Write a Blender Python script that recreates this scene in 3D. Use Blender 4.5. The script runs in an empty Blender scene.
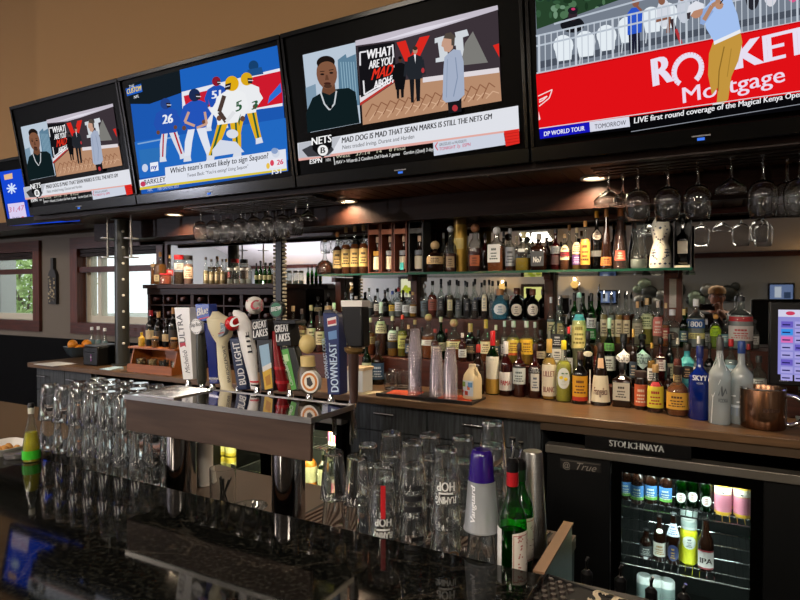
import bpy, math, random
from mathutils import Vector, Matrix
random.seed(7)
SC = bpy.context.scene
COL = SC.collection
PI = math.pi
# ------------------------------------------------------------------ camera geometry (800x600 photo, f = 575 px)
ZC, FPX, YAW, PIT = 1.60, 575.0, math.radians(28.1), math.radians(0.8)
RT = Vector((math.cos(YAW), math.sin(YAW), 0))
FW = Vector((-math.sin(YAW)*math.cos(PIT), math.cos(YAW)*math.cos(PIT), -math.sin(PIT)))
UP = RT.cross(FW)
CAM = Vector((0, 0, ZC))
def ray(px, py): return FW + RT*((px-400)/FPX) + UP*((300-py)/FPX)
def P(px, py, Y):
    d = ray(px, py); return CAM + d*(Y/d.y)
def PZ(px, py, z):
    d = ray(px, py); return CAM + d*((z-ZC)/d.z)
def XA(px, Y): return P(px, 292, Y).x
def ZA(px, py, Y): return P(px, py, Y).z
def depth(p): return (p-CAM).dot(FW)
def mpp(px, Y): return depth(P(px, 292, Y))/FPX      # metres per photo pixel at a spot

# ------------------------------------------------------------------ materials
def lin(h):
    h = h.lstrip('#'); o = []
    if len(h) == 3: h = ''.join(c*2 for c in h)
    for i in (0, 2, 4):
        c = int(h[i:i+2], 16)/255
        o.append(c/12.92 if c <= .04045 else ((c+.055)/1.055)**2.4)
    return (*o, 1)
MATS = {}
def pm(name, hexc, rough=.5, metal=0, **k):
    key = (name)
    if key in MATS: return MATS[key]
    m = bpy.data.materials.new(name); m.use_nodes = True
    b = m.node_tree.nodes['Principled BSDF']
    b.inputs['Base Color'].default_value = lin(hexc)
    b.inputs['Roughness'].default_value = rough
    b.inputs['Metallic'].default_value = metal
    if 'trans' in k: b.inputs['Transmission Weight'].default_value = k['trans']
    if 'ior' in k: b.inputs['IOR'].default_value = k['ior']
    if 'coat' in k: b.inputs['Coat Weight'].default_value = k['coat']; b.inputs['Coat Roughness'].default_value = .05
    if 'spec' in k: b.inputs['Specular IOR Level'].default_value = k['spec']
    if 'alpha' in k: b.inputs['Alpha'].default_value = k['alpha']
    MATS[key] = m
    if k.get('noise'):
        sc, amt, stretch = k['noise']
        nt = m.node_tree; n = nt.nodes; l = nt.links
        tc = n.new('ShaderNodeTexCoord'); mp = n.new('ShaderNodeMapping'); mp.inputs['Scale'].default_value = stretch
        nz = n.new('ShaderNodeTexNoise'); nz.inputs['Scale'].default_value = sc; nz.inputs['Detail'].default_value = 6
        mx = n.new('ShaderNodeMix'); mx.data_type = 'RGBA'
        c = lin(hexc)
        mx.inputs['A'].default_value = (*[v*(1-amt) for v in c[:3]], 1)
        mx.inputs['B'].default_value = (*[min(1, v*(1+amt)) for v in c[:3]], 1)
        l.new(tc.outputs['Object'], mp.inputs['Vector']); l.new(mp.outputs['Vector'], nz.inputs['Vector'])
        rp = n.new('ShaderNodeValToRGB'); rp.color_ramp.elements[0].position = .32; rp.color_ramp.elements[1].position = .68
        l.new(nz.outputs['Fac'], rp.inputs['Fac']); l.new(rp.outputs['Color'], mx.inputs['Factor']); l.new(mx.outputs['Result'], b.inputs['Base Color'])
        if k.get('bump'):
            bp = n.new('ShaderNodeBump'); bp.inputs['Strength'].default_value = k['bump']; bp.inputs['Distance'].default_value = .01
            l.new(nz.outputs['Fac'], bp.inputs['Height']); l.new(bp.outputs['Normal'], b.inputs['Normal'])
    return m
def C(hexc, rough=.45):
    return pm('paint_%s_%d' % (hexc.lstrip('#').lower(), int(rough*100)), hexc, rough)
def em(hexc, s=1.0):
    key = 'glow_%s_%d' % (hexc.lstrip('#').lower(), int(s*100))
    if key in MATS: return MATS[key]
    m = bpy.data.materials.new(key); m.use_nodes = True; nt = m.node_tree; nt.nodes.clear()
    o = nt.nodes.new('ShaderNodeOutputMaterial'); e = nt.nodes.new('ShaderNodeEmission')
    e.inputs['Color'].default_value = lin(hexc); e.inputs['Strength'].default_value = s
    nt.links.new(e.outputs[0], o.inputs[0]); MATS[key] = m; return m
def thin(name, hexc, edge=.45, refl=.9, rough=.02, haze=0, hazecol=None):
    """thin-walled glass: tinted transparency, angle-dependent mirror reflection and absorption"""
    if name in MATS: return MATS[name]
    m = bpy.data.materials.new(name); m.use_nodes = True; nt = m.node_tree; n = nt.nodes; l = nt.links; n.clear()
    o = n.new('ShaderNodeOutputMaterial'); lw = n.new('ShaderNodeLayerWeight'); lw.inputs['Blend'].default_value = .5
    tr = n.new('ShaderNodeBsdfTransparent'); gl = n.new('ShaderNodeBsdfGlossy'); gl.inputs['Roughness'].default_value = rough
    p1 = n.new('ShaderNodeMath'); p1.operation = 'POWER'; p1.inputs[1].default_value = 2.2
    p2 = n.new('ShaderNodeMath'); p2.operation = 'POWER'; p2.inputs[1].default_value = 3.2
    ml = n.new('ShaderNodeMath'); ml.operation = 'MULTIPLY_ADD'; ml.inputs[1].default_value = refl; ml.inputs[2].default_value = .05
    mc = n.new('ShaderNodeMix'); mc.data_type = 'RGBA'; c = lin(hexc)
    mc.inputs['A'].default_value = c; mc.inputs['B'].default_value = (*[v*edge for v in c[:3]], 1)
    l.new(lw.outputs['Facing'], p1.inputs[0]); l.new(lw.outputs['Facing'], p2.inputs[0])
    l.new(p1.outputs[0], mc.inputs['Factor']); l.new(mc.outputs['Result'], tr.inputs['Color'])
    l.new(p2.outputs[0], ml.inputs[0])
    mx = n.new('ShaderNodeMixShader'); l.new(ml.outputs[0], mx.inputs[0])
    base = tr.outputs[0]
    if haze:
        df = n.new('ShaderNodeBsdfDiffuse'); df.inputs['Color'].default_value = lin(hazecol or hexc)
        mh = n.new('ShaderNodeMixShader'); mh.inputs[0].default_value = haze
        l.new(tr.outputs[0], mh.inputs[1]); l.new(df.outputs[0], mh.inputs[2]); base = mh.outputs[0]
    l.new(base, mx.inputs[1]); l.new(gl.outputs[0], mx.inputs[2]); l.new(mx.outputs[0], o.inputs[0])
    MATS[name] = m; return m
def liquid(hexc):
    return thin('liquid_' + hexc.lstrip('#'), hexc, .7, .25, .1, .5, hexc)

# ------------------------------------------------------------------ mesh builder
_TXT = {}
def glyphs(s, bold=0.0, shear=0.0):
    key = (s, bold, shear)
    if key in _TXT: return _TXT[key]
    cu = bpy.data.curves.new('t', 'FONT'); cu.body = s; cu.size = 1; cu.offset = bold; cu.shear = shear; cu.resolution_u = 3
    ob = bpy.data.objects.new('t', cu); COL.objects.link(ob)
    dg = bpy.context.evaluated_depsgraph_get(); dg.update()
    me = bpy.data.meshes.new_from_object(ob.evaluated_get(dg))
    vs = [(v.co.x, v.co.y) for v in me.vertices]; fs = [tuple(p.vertices) for p in me.polygons]
    if vs:
        x0 = min(v[0] for v in vs); x1 = max(v[0] for v in vs)
    else: x0, x1 = 0, 1
    hh = .70
    vs = [((x-x0), y/hh) for x, y in vs]
    bpy.data.objects.remove(ob); bpy.data.meshes.remove(me); bpy.data.curves.remove(cu)
    _TXT[key] = (vs, fs, x1-x0); return _TXT[key]

class MB:
    def __init__(s): s.v = []; s.f = []; s.m = []; s.ml = []
    def mi(s, mat):
        if mat not in s.ml: s.ml.append(mat)
        return s.ml.index(mat)
    def add(s, vs, fs, mat, sm=False):
        o = len(s.v); s.v += [tuple(v) for v in vs]; i = s.mi(mat)
        for f in fs: s.f.append(tuple(o+k for k in f)); s.m.append((i, sm))
        return s
    def box(s, x0, x1, y0, y1, z0, z1, mat, M=None):
        vs = [Vector((x, y, z)) for z in (z0, z1) for y in (y0, y1) for x in (x0, x1)]
        if M: vs = [M @ v for v in vs]
        return s.add(vs, [(0,2,3,1),(4,5,7,6),(0,1,5,4),(2,6,7,3),(0,4,6,2),(1,3,7,5)], mat)
    def lathe(s, prof, mat, c=(0,0,0), seg=20, pw=0, sx=1, sy=1, sm=True, M=None, twist=0):
        c = Vector(c); vs = []; fs = []; n = len(prof)
        for r, z in prof:
            for k in range(seg):
                a = 2*PI*(k+.5)/seg
                ca, sa = math.cos(a), math.sin(a); q = r
                if pw: q = r/((abs(ca)**pw+abs(sa)**pw)**(1/pw))
                v = Vector((q*ca*sx, q*sa*sy, z))
                vs.append((M @ v if M else v)+c)
        for i in range(n-1):
            for k in range(seg):
                k2 = (k+1) % seg
                fs.append((i*seg+k, i*seg+k2, (i+1)*seg+k2, (i+1)*seg+k))
        if prof[0][0] > 1e-5: fs.append(tuple(reversed(range(seg))))
        if prof[-1][0] > 1e-5: fs.append(tuple(range((n-1)*seg, n*seg)))
        return s.add(vs, fs, mat, sm)
    def open_lathe(s, prof, mat, **k):
        prof = list(prof); n0 = len(s.f); s.lathe(prof, mat, **k)
        # drop end caps
        while len(s.f[-1]) > 4: s.f.pop(); s.m.pop()
        return s
    def tube(s, pts, r, mat, seg=8, sm=True):
        pts = [Vector(p) for p in pts]; vs = []; fs = []
        rs = r if isinstance(r, (list, tuple)) else [r]*len(pts)
        for i, p in enumerate(pts):
            t = (pts[min(i+1, len(pts)-1)]-pts[max(i-1, 0)]).normalized()
            a = t.cross(Vector((0, 0, 1)));
            if a.length < 1e-3: a = Vector((1, 0, 0))
            a.normalize(); b = t.cross(a)
            for k in range(seg):
                q = 2*PI*k/seg; vs.append(p+(a*math.cos(q)+b*math.sin(q))*rs[i])
        for i in range(len(pts)-1):
            for k in range(seg):
                k2 = (k+1) % seg; fs.append((i*seg+k, i*seg+k2, (i+1)*seg+k2, (i+1)*seg+k))
        fs.append(tuple(reversed(range(seg)))); fs.append(tuple(range((len(pts)-1)*seg, len(pts)*seg)))
        return s.add(vs, fs, mat, sm)
    def ball(s, c, r, mat, seg=16, rings=9, sc=(1,1,1), M=None):
        prof = [(max(0, math.sin(PI*i/rings))*r, -math.cos(PI*i/rings)*r) for i in range(rings+1)]
        prof[0] = (1e-6, -r); prof[-1] = (1e-6, r)
        MM = Matrix.Diagonal((*sc, 1)); MM = (M @ MM) if M else MM
        return s.lathe(prof, mat, c=c, seg=seg, M=MM)
    def poly(s, pts, mat): return s.add(pts, [tuple(range(len(pts)))], mat)
    def prism(s, loop, d, mat):
        """closed loop of 3-D points pushed along vector d"""
        n = len(loop); loop = [Vector(p) for p in loop]; d = Vector(d)
        return s.add(loop+[p+d for p in loop], [tuple(range(n)), tuple(reversed(range(n, 2*n)))]+[(i, n+i, n+(i+1) % n, (i+1) % n) for i in range(n)], mat)
    def text(s, txt, mat, fn, bold=0.0, shear=0.0):
        vs, fs, w = glyphs(txt, 0.0, shear)
        if not vs: return s
        for d in ((0,) if bold < .008 else (-bold, bold)):     # heavier strokes: the same letters twice, a hair apart
            s.add([fn((x+d)/w if w else 0, y, w) for x, y in vs], fs, mat)
        return s
    def build(s, name, parent=None, loc=None, rot=None, bevel=0, sharp=40):
        me = bpy.data.meshes.new(name); me.from_pydata(s.v, [], s.f)
        for m in s.ml: me.materials.append(m)
        for p, (i, sm) in zip(me.polygons, s.m): p.material_index = i; p.use_smooth = sm
        me.update(); me.set_sharp_from_angle(angle=math.radians(sharp))
        o = bpy.data.objects.new(name, me); COL.objects.link(o)
        if parent: o.parent = parent
        if loc is not None: o.location = loc
        if rot is not None: o.rotation_euler = rot
        if bevel:
            b = o.modifiers.new('bevel', 'BEVEL'); b.width = bevel; b.segments = 2; b.limit_method = 'ANGLE'; b.angle_limit = math.radians(50)
        return o
LABELS = {}
def tag(o, label, cat, group=None, kind=None):
    o['label'] = label; o['category'] = cat
    if group: o['group'] = group
    if kind: o['kind'] = kind
    LABELS.setdefault(label, []).append(o)
    return o
def thing(name, label, cat, loc=(0, 0, 0), rz=0, group=None):
    o = bpy.data.objects.new(name, None); o.empty_display_size = .05; COL.objects.link(o)
    o.location = loc; o.rotation_euler = (0, 0, rz)
    return tag(o, label, cat, group)
def struct(o, label=None):
    o['kind'] = 'structure'
    if label: o['label'] = label
    return o
KIDS = {}
def copy_tree(o, parent=None):
    c = o.copy(); COL.objects.link(c)
    if parent: c.parent = parent
    kids = KIDS.get(o.name)
    if kids is None:
        kids = [k for k in o.children]; KIDS[o.name] = kids
    cs = [copy_tree(k, c) for k in kids]
    KIDS[c.name] = cs
    return c

# ------------------------------------------------------------------ shared materials
M_BLACK = pm('black_plastic', '#0a0a0b', .4, spec=.3)
M_GLOSSB = pm('gloss_black', '#030303', .18)
M_CHROME = pm('chrome', '#d8d8da', .12, 1)
M_STEEL = pm('brushed_steel', '#a8a6a2', .32, 1, noise=(30, .15, (1, 1, 30)))
M_DSTEEL = pm('dark_steel', '#6d6a66', .3, 1)
M_MAHOG = pm('mahogany', '#451d12', .35, noise=(6, .35, (1, 14, 14)))
M_MAHOGV = pm('mahogany_upright', '#55281a', .4, noise=(6, .35, (14, 14, 1)))
M_PLANK = pm('soffit_planks', '#432a1a', .45, spec=.2, noise=(5, .3, (14, 1, 10)))
M_DWOOD = pm('dark_soffit_wood', '#21120b', .45, spec=.2, noise=(5, .3, (1, 10, 10)))
M_COUNTER = pm('walnut_counter', '#644a32', .32, noise=(5, .3, (1, 12, 12)))
M_CAB = pm('charcoal_cabinet', '#3a3d3f', .5, spec=.25, noise=(7, .6, (9, 9, .7)))
M_ORWOOD = pm('orange_pine', '#9c551f', .45, noise=(6, .2, (1, 12, 12)))
M_RACKW = pm('dark_rack_wood', '#1d0e0b', .45, spec=.2, noise=(6, .3, (8, 8, 8)))
M_RUBBER = pm('black_rubber', '#101010', .7)
M_PAPERW = C('#e8e6e0', .7)
G_CLEAR = thin('clear_glass', '#f2f6f4', .12, 1.5, haze=.02, hazecol='#e8ece8')
G_WINE = thin('stemware_glass', '#f2f4f4', .30, 1.0)
G_GREEN = thin('green_glass', '#2c9a3c', .35, .8)
G_BLUEG = thin('pale_blue_glass', '#7cc4dc', .4, .8, haze=.25, hazecol='#6fb9d4')
G_FROST = thin('frosted_glass', '#dfe8ea', .5, .6, .2, .42, '#d3dcdf')
G_CUP = thin('clear_plastic', '#f4f0f4', .6, .8, .06, .15, '#eee8ee')
G_PANE = thin('window_pane', '#f4f7f6', .8, .6)
G_DOOR = thin('cooler_door_glass', '#dfe6e6', .7, .5)
G_SHELF = thin('shelf_glass', '#9fd6c2', .25, .8)
G_PINT = pm('pint_glass_real', '#fafcfc', .0, trans=.99, ior=1.46)
B_BLK = pm('black_bottle_glass', '#070606', .08, coat=.5)
B_BRN = pm('brown_bottle_glass', '#1c0d07', .07, coat=.5)
B_COB = pm('cobalt_bottle_glass', '#0a2272', .06, coat=.6)
B_RED = pm('ruby_bottle_glass', '#2c0809', .07, coat=.5)
B_OLV = pm('olive_bottle_glass', '#10180f', .07, coat=.5)
# ------------------------------------------------------------------ THE ROOM
YM = 3.30            # back wall / mirror plane
YO, XL, XR = -6.5, -12.0, 5.0
def ceil_z(y): return 2.38+.29*(y-YO)
M_WALL = pm('taupe_wall_paint', '#716960', .8, spec=.1)
M_OPP = pm('grey_wall_paint', '#8d8c88', .7)
M_FASC = pm('beige_fascia_paint', '#a07d56', .8, spec=.1)
M_CEIL = pm('ceiling_paint', '#cfc6c4', .7)
M_FLOOR = pm('dark_floor_tile', '#2b2825', .4, noise=(3, .3, (1, 1, 1)))
M_WAINS = pm('black_wainscot', '#040405', .7, spec=.08)
M_MIRR = pm('mirror_silver', '#d6d8d6', .015, 1)
struct(MB().box(XL, XR, YO, YM, -.1, 0, M_FLOOR).build('floor'))
struct(MB().add([(XL, YO, ceil_z(YO)), (XR, YO, ceil_z(YO)), (XR, YM, ceil_z(YM)), (XL, YM, ceil_z(YM)),
                 (XL, YO, ceil_z(YO)+.1), (XR, YO, ceil_z(YO)+.1), (XR, YM, ceil_z(YM)+.1), (XL, YM, ceil_z(YM)+.1)],
                [(0,1,2,3),(7,6,5,4),(0,4,5,1),(1,5,6,2),(2,6,7,3),(3,7,4,0)], M_CEIL).build('ceiling'))
ZT = ceil_z(YM)
# windows in the back wall
W2 = (XA(73, YM), XA(168, YM)); W1 = (XA(42, YM)-1.4, XA(42, YM)); WZ0, WZ1 = 1.215, 2.10
wb = MB(); y0, y1 = YM, YM+.16
wb.box(XL, XR, y0, y1, 0, 1.16, M_WAINS)
wb.box(XL, XR, y0, y1, 1.16, WZ0, M_WALL).box(XL, XR, y0, y1, WZ1, ZT, M_WALL)
for a, b in ((XL, W1[0]), (W1[1], W2[0]), (W2[1], XR)): wb.box(a, b, y0, y1, WZ0, WZ1, M_WALL)
struct(wb.build('wall_back'))
struct(MB().box(XL, XR, YO-.12, YO, 0, ceil_z(YO), M_OPP).build('wall_front'))
def gable(x0, x1, name, holes=()):
    m = MB(); ys = [YO]+[q for h in holes for q in h]+[YM]; za, zb = .95, 2.15
    for k in range(len(ys)-1):
        a, b = ys[k], ys[k+1]
        def quad(z0, z1a, z1b): m.prism([(x0, a, z0), (x0, b, z0), (x0, b, z1b), (x0, a, z1a)], (x1-x0, 0, 0), M_OPP)
        if k % 2 == 0: quad(0, ceil_z(a), ceil_z(b))
        else: quad(0, za, za); quad(zb, ceil_z(a), ceil_z(b))
    struct(m.build(name))
    for i, (a, b) in enumerate(holes):      # unseen side windows, added for daylight reflections on the glassware
        f = MB()
        f.box(x0-.03, x1, a, b, za-.06, za, M_MAHOG).box(x0-.03, x1, a, b, zb, zb+.06, M_MAHOG).box(x0-.03, x1, a, a+.06, za, zb, M_MAHOG).box(x0-.03, x1, b-.06, b, za, zb, M_MAHOG).box(x0-.01, x1-.05, (a+b)/2-.03, (a+b)/2+.03, za, zb, M_MAHOG)
        o = struct(f.build(f'window_{3+i}')); struct(MB().box(x0+.05, x0+.056, a+.05, b-.05, za, zb, G_PANE).build('pane', o))
gable(XL-.12, XL, 'wall_left'); gable(XR, XR+.12, 'wall_right', ((-5.8, -3.8),))
struct(MB().box(XL, XR, YO, YO+.05, 2.28, 2.37, M_MAHOG).build('trim_1'))
struct(MB().box(XL, -4.26, YM-.035, YM, 2.17, 2.25, M_DWOOD).build('trim_2'))

def window(name, x0, x1, left_sash):
    w = .105
    r = MB()
    yf = YM-.03
    r.box(x0, x1, yf, YM+.06, WZ1-w, WZ1, M_MAHOG).box(x0, x1, yf, YM+.06, WZ0, WZ0+w, M_MAHOG)
    r.box(x0, x0+w, yf, YM+.06, WZ0+w, WZ1-w, M_MAHOGV).box(x1-w, x1, yf, YM+.06, WZ0+w, WZ1-w, M_MAHOGV)
    o = struct(r.build(name))
    vin = C('#cfc8b4', .4)
    s = MB(); a, b, c, d = x0+w, x1-w, WZ0+w, WZ1-w
    t = .06
    s.box(a, b, YM+.07, YM+.13, c, c+t, vin).box(a, b, YM+.07, YM+.13, d-t, d, vin).box(a, a+t, YM+.07, YM+.13, c+t, d-t, vin).box(b-t, b, YM+.07, YM+.13, c+t, d-t, vin)
    if left_sash: s.box(a+.16, a+.21, YM+.07, YM+.13, c+t, d-t, vin)
    struct(s.build('window_frame', o))
    struct(MB().box(a+t*.9, b-t*.9, YM+.095, YM+.101, c+t*.9, d-t*.9, G_PANE).build('pane', o))
    bl = MB()   # rolled wooden blind at the head of the window
    for k in range(2): bl.box(a, b, YM+.0, YM+.05, d-.035-k*.034, d-.006-k*.034, M_DWOOD)
    bl.box(a, b, YM-.01, YM+.055, d-.215, d-.165, M_MAHOG)
    bl.box(a+.1, a+.104, YM+.02, YM+.024, d-.2, d-.14, M_DWOOD)
    bl.box(b-.1, b-.096, YM+.02, YM+.024, d-.2, d-.14, M_DWOOD)
    struct(bl.build('window_blind', o))
window('window_1', *W1, False); window('window_2', *W2, True)

# soffit over the back bar
SZ, LZ, YB, YF, SX0, SX1 = 2.13, 2.02, 2.86, 2.43, -4.25, 3.2
m = MB()
m.box(SX0, SX1, YF, YM, SZ+.06, ceil_z(YF)-.02, M_FASC)
m.box(-9.5, SX0-.15, 2.80, 3.02, SZ+.06, ceil_z(2.8)-.02, M_FASC)
struct(m.build('wall_fascia'))
M_BEAM = pm('dark_beam', '#22110b', .45, spec=.15, noise=(6, .3, (1, 14, 14)))
m = MB()
m.box(SX0, SX1, YF-.03, YF+.02, SZ-.02, SZ+.07, M_DWOOD)
m.box(SX0, SX1, YF+.02, YB, SZ+.01, SZ+.06, M_DWOOD)
m.box(-9.5, SX0, 2.78, 3.03, SZ, SZ+.07, M_DWOOD)
x = SX0
while x < SX1-.01:
    m.box(x, min(x+.074, SX1), YF+.02, YB, SZ, SZ+.012, M_PLANK); x += .08
m.box(SX0, SX1, YB, YB+.05, LZ-.02, SZ+.06, M_BEAM)
m.box(SX0, SX1, YB+.05, YM, LZ+.01, SZ+.06, M_DWOOD)
x = SX0
while x < SX1-.01:
    m.box(x, min(x+.074, SX1), YB+.05, YM, LZ, LZ+.012, M_PLANK); x += .08
m.box(SX0, SX1, YM-.03, YM, LZ-.03, LZ, M_MAHOG)
struct(m.build('ceiling_soffit'))

# big bar mirror on the back wall
XMIR = W2[1]+.03
mt = thing('wall_mirror', 'wide mirror on the wall behind the liquor bottles', 'mirror', (0, 0, 0))
MB().box(XMIR, 3.2, YM-.012, YM-.002, 1.072, LZ-.031, M_MIRR).build('mirror_glass', mt)
MB().box(XMIR-.06, XMIR, YM-.03, YM-.002, 1.072, LZ-.031, M_MAHOGV).build('frame_strip', mt)

# recessed can lights under the soffit
def spot(x, y, z, w, size=.08, col=(1, .78, .52), ang=140, name='downlight_lamp'):
    L = bpy.data.lights.new(name, 'AREA'); L.shape = 'DISK'; L.size = size; L.energy = w; L.color = col; L.spread = math.radians(ang)
    o = bpy.data.objects.new(name, L); COL.objects.link(o); o.location = (x, y, z); return o
def can_light(px, py, label, w=11):
    p = PZ(px, py, SZ); p = PZ(px, py-(2 if p.y > 2.72 else 0), SZ)
    t = thing('recessed_light', label, 'ceiling light', (p.x, p.y, SZ), 0, 'recessed lights in the bar soffit')
    MB().open_lathe([(.062, 0), (.062, -.008), (.048, -.008), (.046, .001)], C('#d9d2c6'), seg=28).build('trim_ring', t)
    MB().lathe([(.0001, -.002), (.047, -.002)], em('#ffe6c0', 5), seg=28).build('lamp_lens', t)
    spot(p.x, p.y, SZ-.012, w)
can_light(347, 202.5, 'recessed ceiling light in the soffit above the tan-labelled whiskey bottles')
can_light(174, 216, 'recessed ceiling light in the soffit left of the hanging wine glass cluster')
can_light(594, 179.5, 'recessed ceiling light in the soffit beside the wide stemmed glass at right')
can_light(374, 186.5, 'small dim recessed light in the soffit above the wooden gift boxes', 4) if False else None

# the room behind the viewer, seen in the mirror
def virt(px, py, Yv):
    p = P(px, py, Yv); return Vector((p.x, 2*(YM-.012)-Yv, p.z))
def wall_lamp(px, py, label):
    p = virt(px, py, 13.0)
    t = thing('wall_sconce', label, 'wall lamp', (p.x, YO, p.z), 0, 'lit sconces on the opposite wall')
    MB().lathe([(.0001, 0), (.07, 0), (.07, .015), (.0001, .02)], pm('sconce_bronze', '#4a3016', .4, .6), seg=20, M=Matrix.Rotation(-PI/2, 4, 'X')).build('wall_plate', t)
    MB().tube([(0, .015, -.02), (0, .08, -.06), (0, .12, -.02)], .012, pm('sconce_bronze', '#4a3016', .4, .6)).build('arm', t)
    MB().lathe([(.03, .0), (.07, .03), (.09, .08), (.07, .13), (.03, .15)], em('#ffc870', 1.25), c=(0, .13, 0), seg=20).build('lamp_shade', t)
    L = bpy.data.lights.new('sconce_lamp', 'POINT'); L.energy = 16; L.color = (1, .58, .22); L.shadow_soft_size = .012
    o = bpy.data.objects.new('sconce_lamp', L); COL.objects.link(o); o.location = (p.x, YO+.13, p.z+.19)
wall_lamp(299, 292, 'glowing round wall sconce reflected left of the yellow picture')
wall_lamp(349, 291, 'glowing round wall sconce reflected right of the yellow picture')
wall_lamp(575, 288, 'glowing wall sconce reflected above the green bottles')
wall_lamp(503, 290, 'glowing wall sconce reflected above the round blue bottle')
wall_lamp(840, 285, 'glowing wall sconce reflected past the till screen')
def lit_panel(x0, y0, x1, y1, label, hexc='#e9e25a'):
    a, b = virt(x0, y1, 13.05), virt(x1, y0, 13.05)
    t = thing('backlit_panel', label, 'lit picture', ((a.x+b.x)/2, YO, a.z), 0)
    w, h = (b.x-a.x)/2, b.z-a.z
    m = MB(); f = .07; dw = M_DWOOD
    m.box(-w-f, w+f, 0, .05, -f, 0, dw).box(-w-f, w+f, 0, .05, h, h+f, dw).box(-w-f, -w, 0, .05, 0, h, dw).box(w, w+f, 0, .05, 0, h, dw)
    m.build('frame', t)
    s = MB().box(-w, w, .005, .03, 0, h, em(hexc, 1.1))
    for k in range(5): s.ball((-w*.6+k*w*.3, .032, h*(.3+.12*(k % 3))), .06, em('#b9c23a', 1.0), 10, 6, (1, .2, 1))
    s.build('panel', t)
lit_panel(314, 286, 331, 312, 'glowing yellow backlit picture reflected between two sconces')
lit_panel(401, 279, 411, 297, 'small pale yellow lit picture reflected by the mirror upright', '#f1ecc8')
lit_panel(524, 287, 542, 313, 'glowing yellow backlit picture reflected above the black squat bottles', '#efe98e')
def far_tv(px0, py0, px1, py1, label):
    a, b = virt(px0, py1, 13.0), virt(px1, py0, 13.0)
    t = thing('television', label, 'television', ((a.x+b.x)/2, YO, a.z))
    w, h = (b.x-a.x)/2, b.z-a.z
    MB().box(-w, w, 0, .06, 0, h, M_GLOSSB).build('cabinet', t)
    s = MB().box(-w+.03, w-.03, .06, .063, .03, h-.03, em('#6d7fa8', .9))
    s.box(-w*.5, 0, .063, .065, h*.2, h*.8, em('#c8cfdd', .9)).box(w*.2, w*.7, .063, .065, h*.15, h*.5, em('#34435e', .9))
    s.build('screen', t)
far_tv(768, 283, 795, 301, 'black television reflected in the mirror above the till screen')
far_tv(598, 290, 617, 304, 'blue television reflected in the mirror above the pourer bottles')
# metal disc sculpture on the opposite wall
p0 = virt(690, 296, 13.0)
ws = thing('wall_sculpture', 'metal wall sculpture of pale discs reflected right of the mirror upright', 'wall decoration', (p0.x, YO, p0.z))
for k in range(26):
    px = 632+random.random()*108; py = 282+random.random()*32
    p = virt(px, py, 13.0); r = random.choice((.06, .09, .13, .16))
    MB().ball((p.x-p0.x, .06+.03*random.random(), p.z-p0.z), r, random.choice((pm('disc_green', '#8b9a84', .35, .7), pm('disc_grey', '#9a9a92', .3, .8), pm('disc_dark', '#3b3d3a', .4, .7))), 16, 8, (1, .3, 1)).build('disc', ws)
# ceiling panel lights
def ceil_panel(x, y, label, w, lx=1.2, ly=.6):
    z = ceil_z(y); a = math.atan(.29)
    t = thing('ceiling_light', label, 'ceiling light', (x, y, z), 0, 'panel lights on the sloping ceiling')
    M = Matrix.Rotation(a, 4, 'X')
    MB().box(-lx/2-.03, lx/2+.03, -ly/2-.03, ly/2+.03, -.05, 0, C('#e2e2de'), M).build('housing', t)
    MB().box(-lx/2, lx/2, -ly/2, ly/2, -.056, -.05, em('#fff3e2', 6), M).build('diffuser', t)
    L = bpy.data.lights.new('ceiling_lamp', 'AREA'); L.shape = 'RECTANGLE'; L.size = lx; L.size_y = ly; L.energy = w*.8; L.color = (1, .87, .72)
    o = bpy.data.objects.new('ceiling_lamp', L); COL.objects.link(o); o.location = (x, y-.02, z-.075); o.rotation_euler = (a, 0, 0)
for (px, py), lab in (((536, 236), 'panel light on the sloped ceiling reflected above the black-label bottle'),
                     ((425, 243), 'panel light on the sloped ceiling reflected beside the gold tube')):
    p = virt(px, py, 11.7); ceil_panel(p.x, p.y, lab, 45, .55, .45)
ceil_panel(-3.2, -2.6, 'added panel light on the sloped ceiling, unseen behind the viewer at left', 110)  # these four unseen panels are added as the main room light
ceil_panel(-.4, -2.4, 'added panel light on the sloped ceiling, unseen directly behind the viewer', 110)
ceil_panel(2.2, -2.6, 'added panel light on the sloped ceiling, unseen behind the viewer at right', 90)
ceil_panel(-6.5, -1.6, 'added panel light on the sloped ceiling, unseen near the left windows', 70)

# added uplighter, hidden behind the rack, to brighten the mirrored ceiling
t = thing('added_floor_lamp', 'added floor lamp, hidden by the rack, brightening the ceiling in the mirror', 'lamp', (-9.4, -4.0, 0))
MB().lathe([(.14, 0), (.14, .02), (.02, .03), (.015, 1.62)], M_BLACK, seg=24).build('stand', t)
MB().open_lathe([(.02, 1.60), (.10, 1.66), (.17, 1.74)], M_BLACK, seg=28).build('bowl_shade', t)
MB().ball((0, 0, 1.70), .05, em('#f4f0ff', 12)).build('bulb', t)
L = bpy.data.lights.new('added_uplight', 'POINT'); L.energy = 620; L.color = (.84, .86, 1); L.shadow_soft_size = .06
ob = bpy.data.objects.new('added_uplight', L); COL.objects.link(ob); ob.location = (-9.4, -4.0, 1.80)

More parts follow.
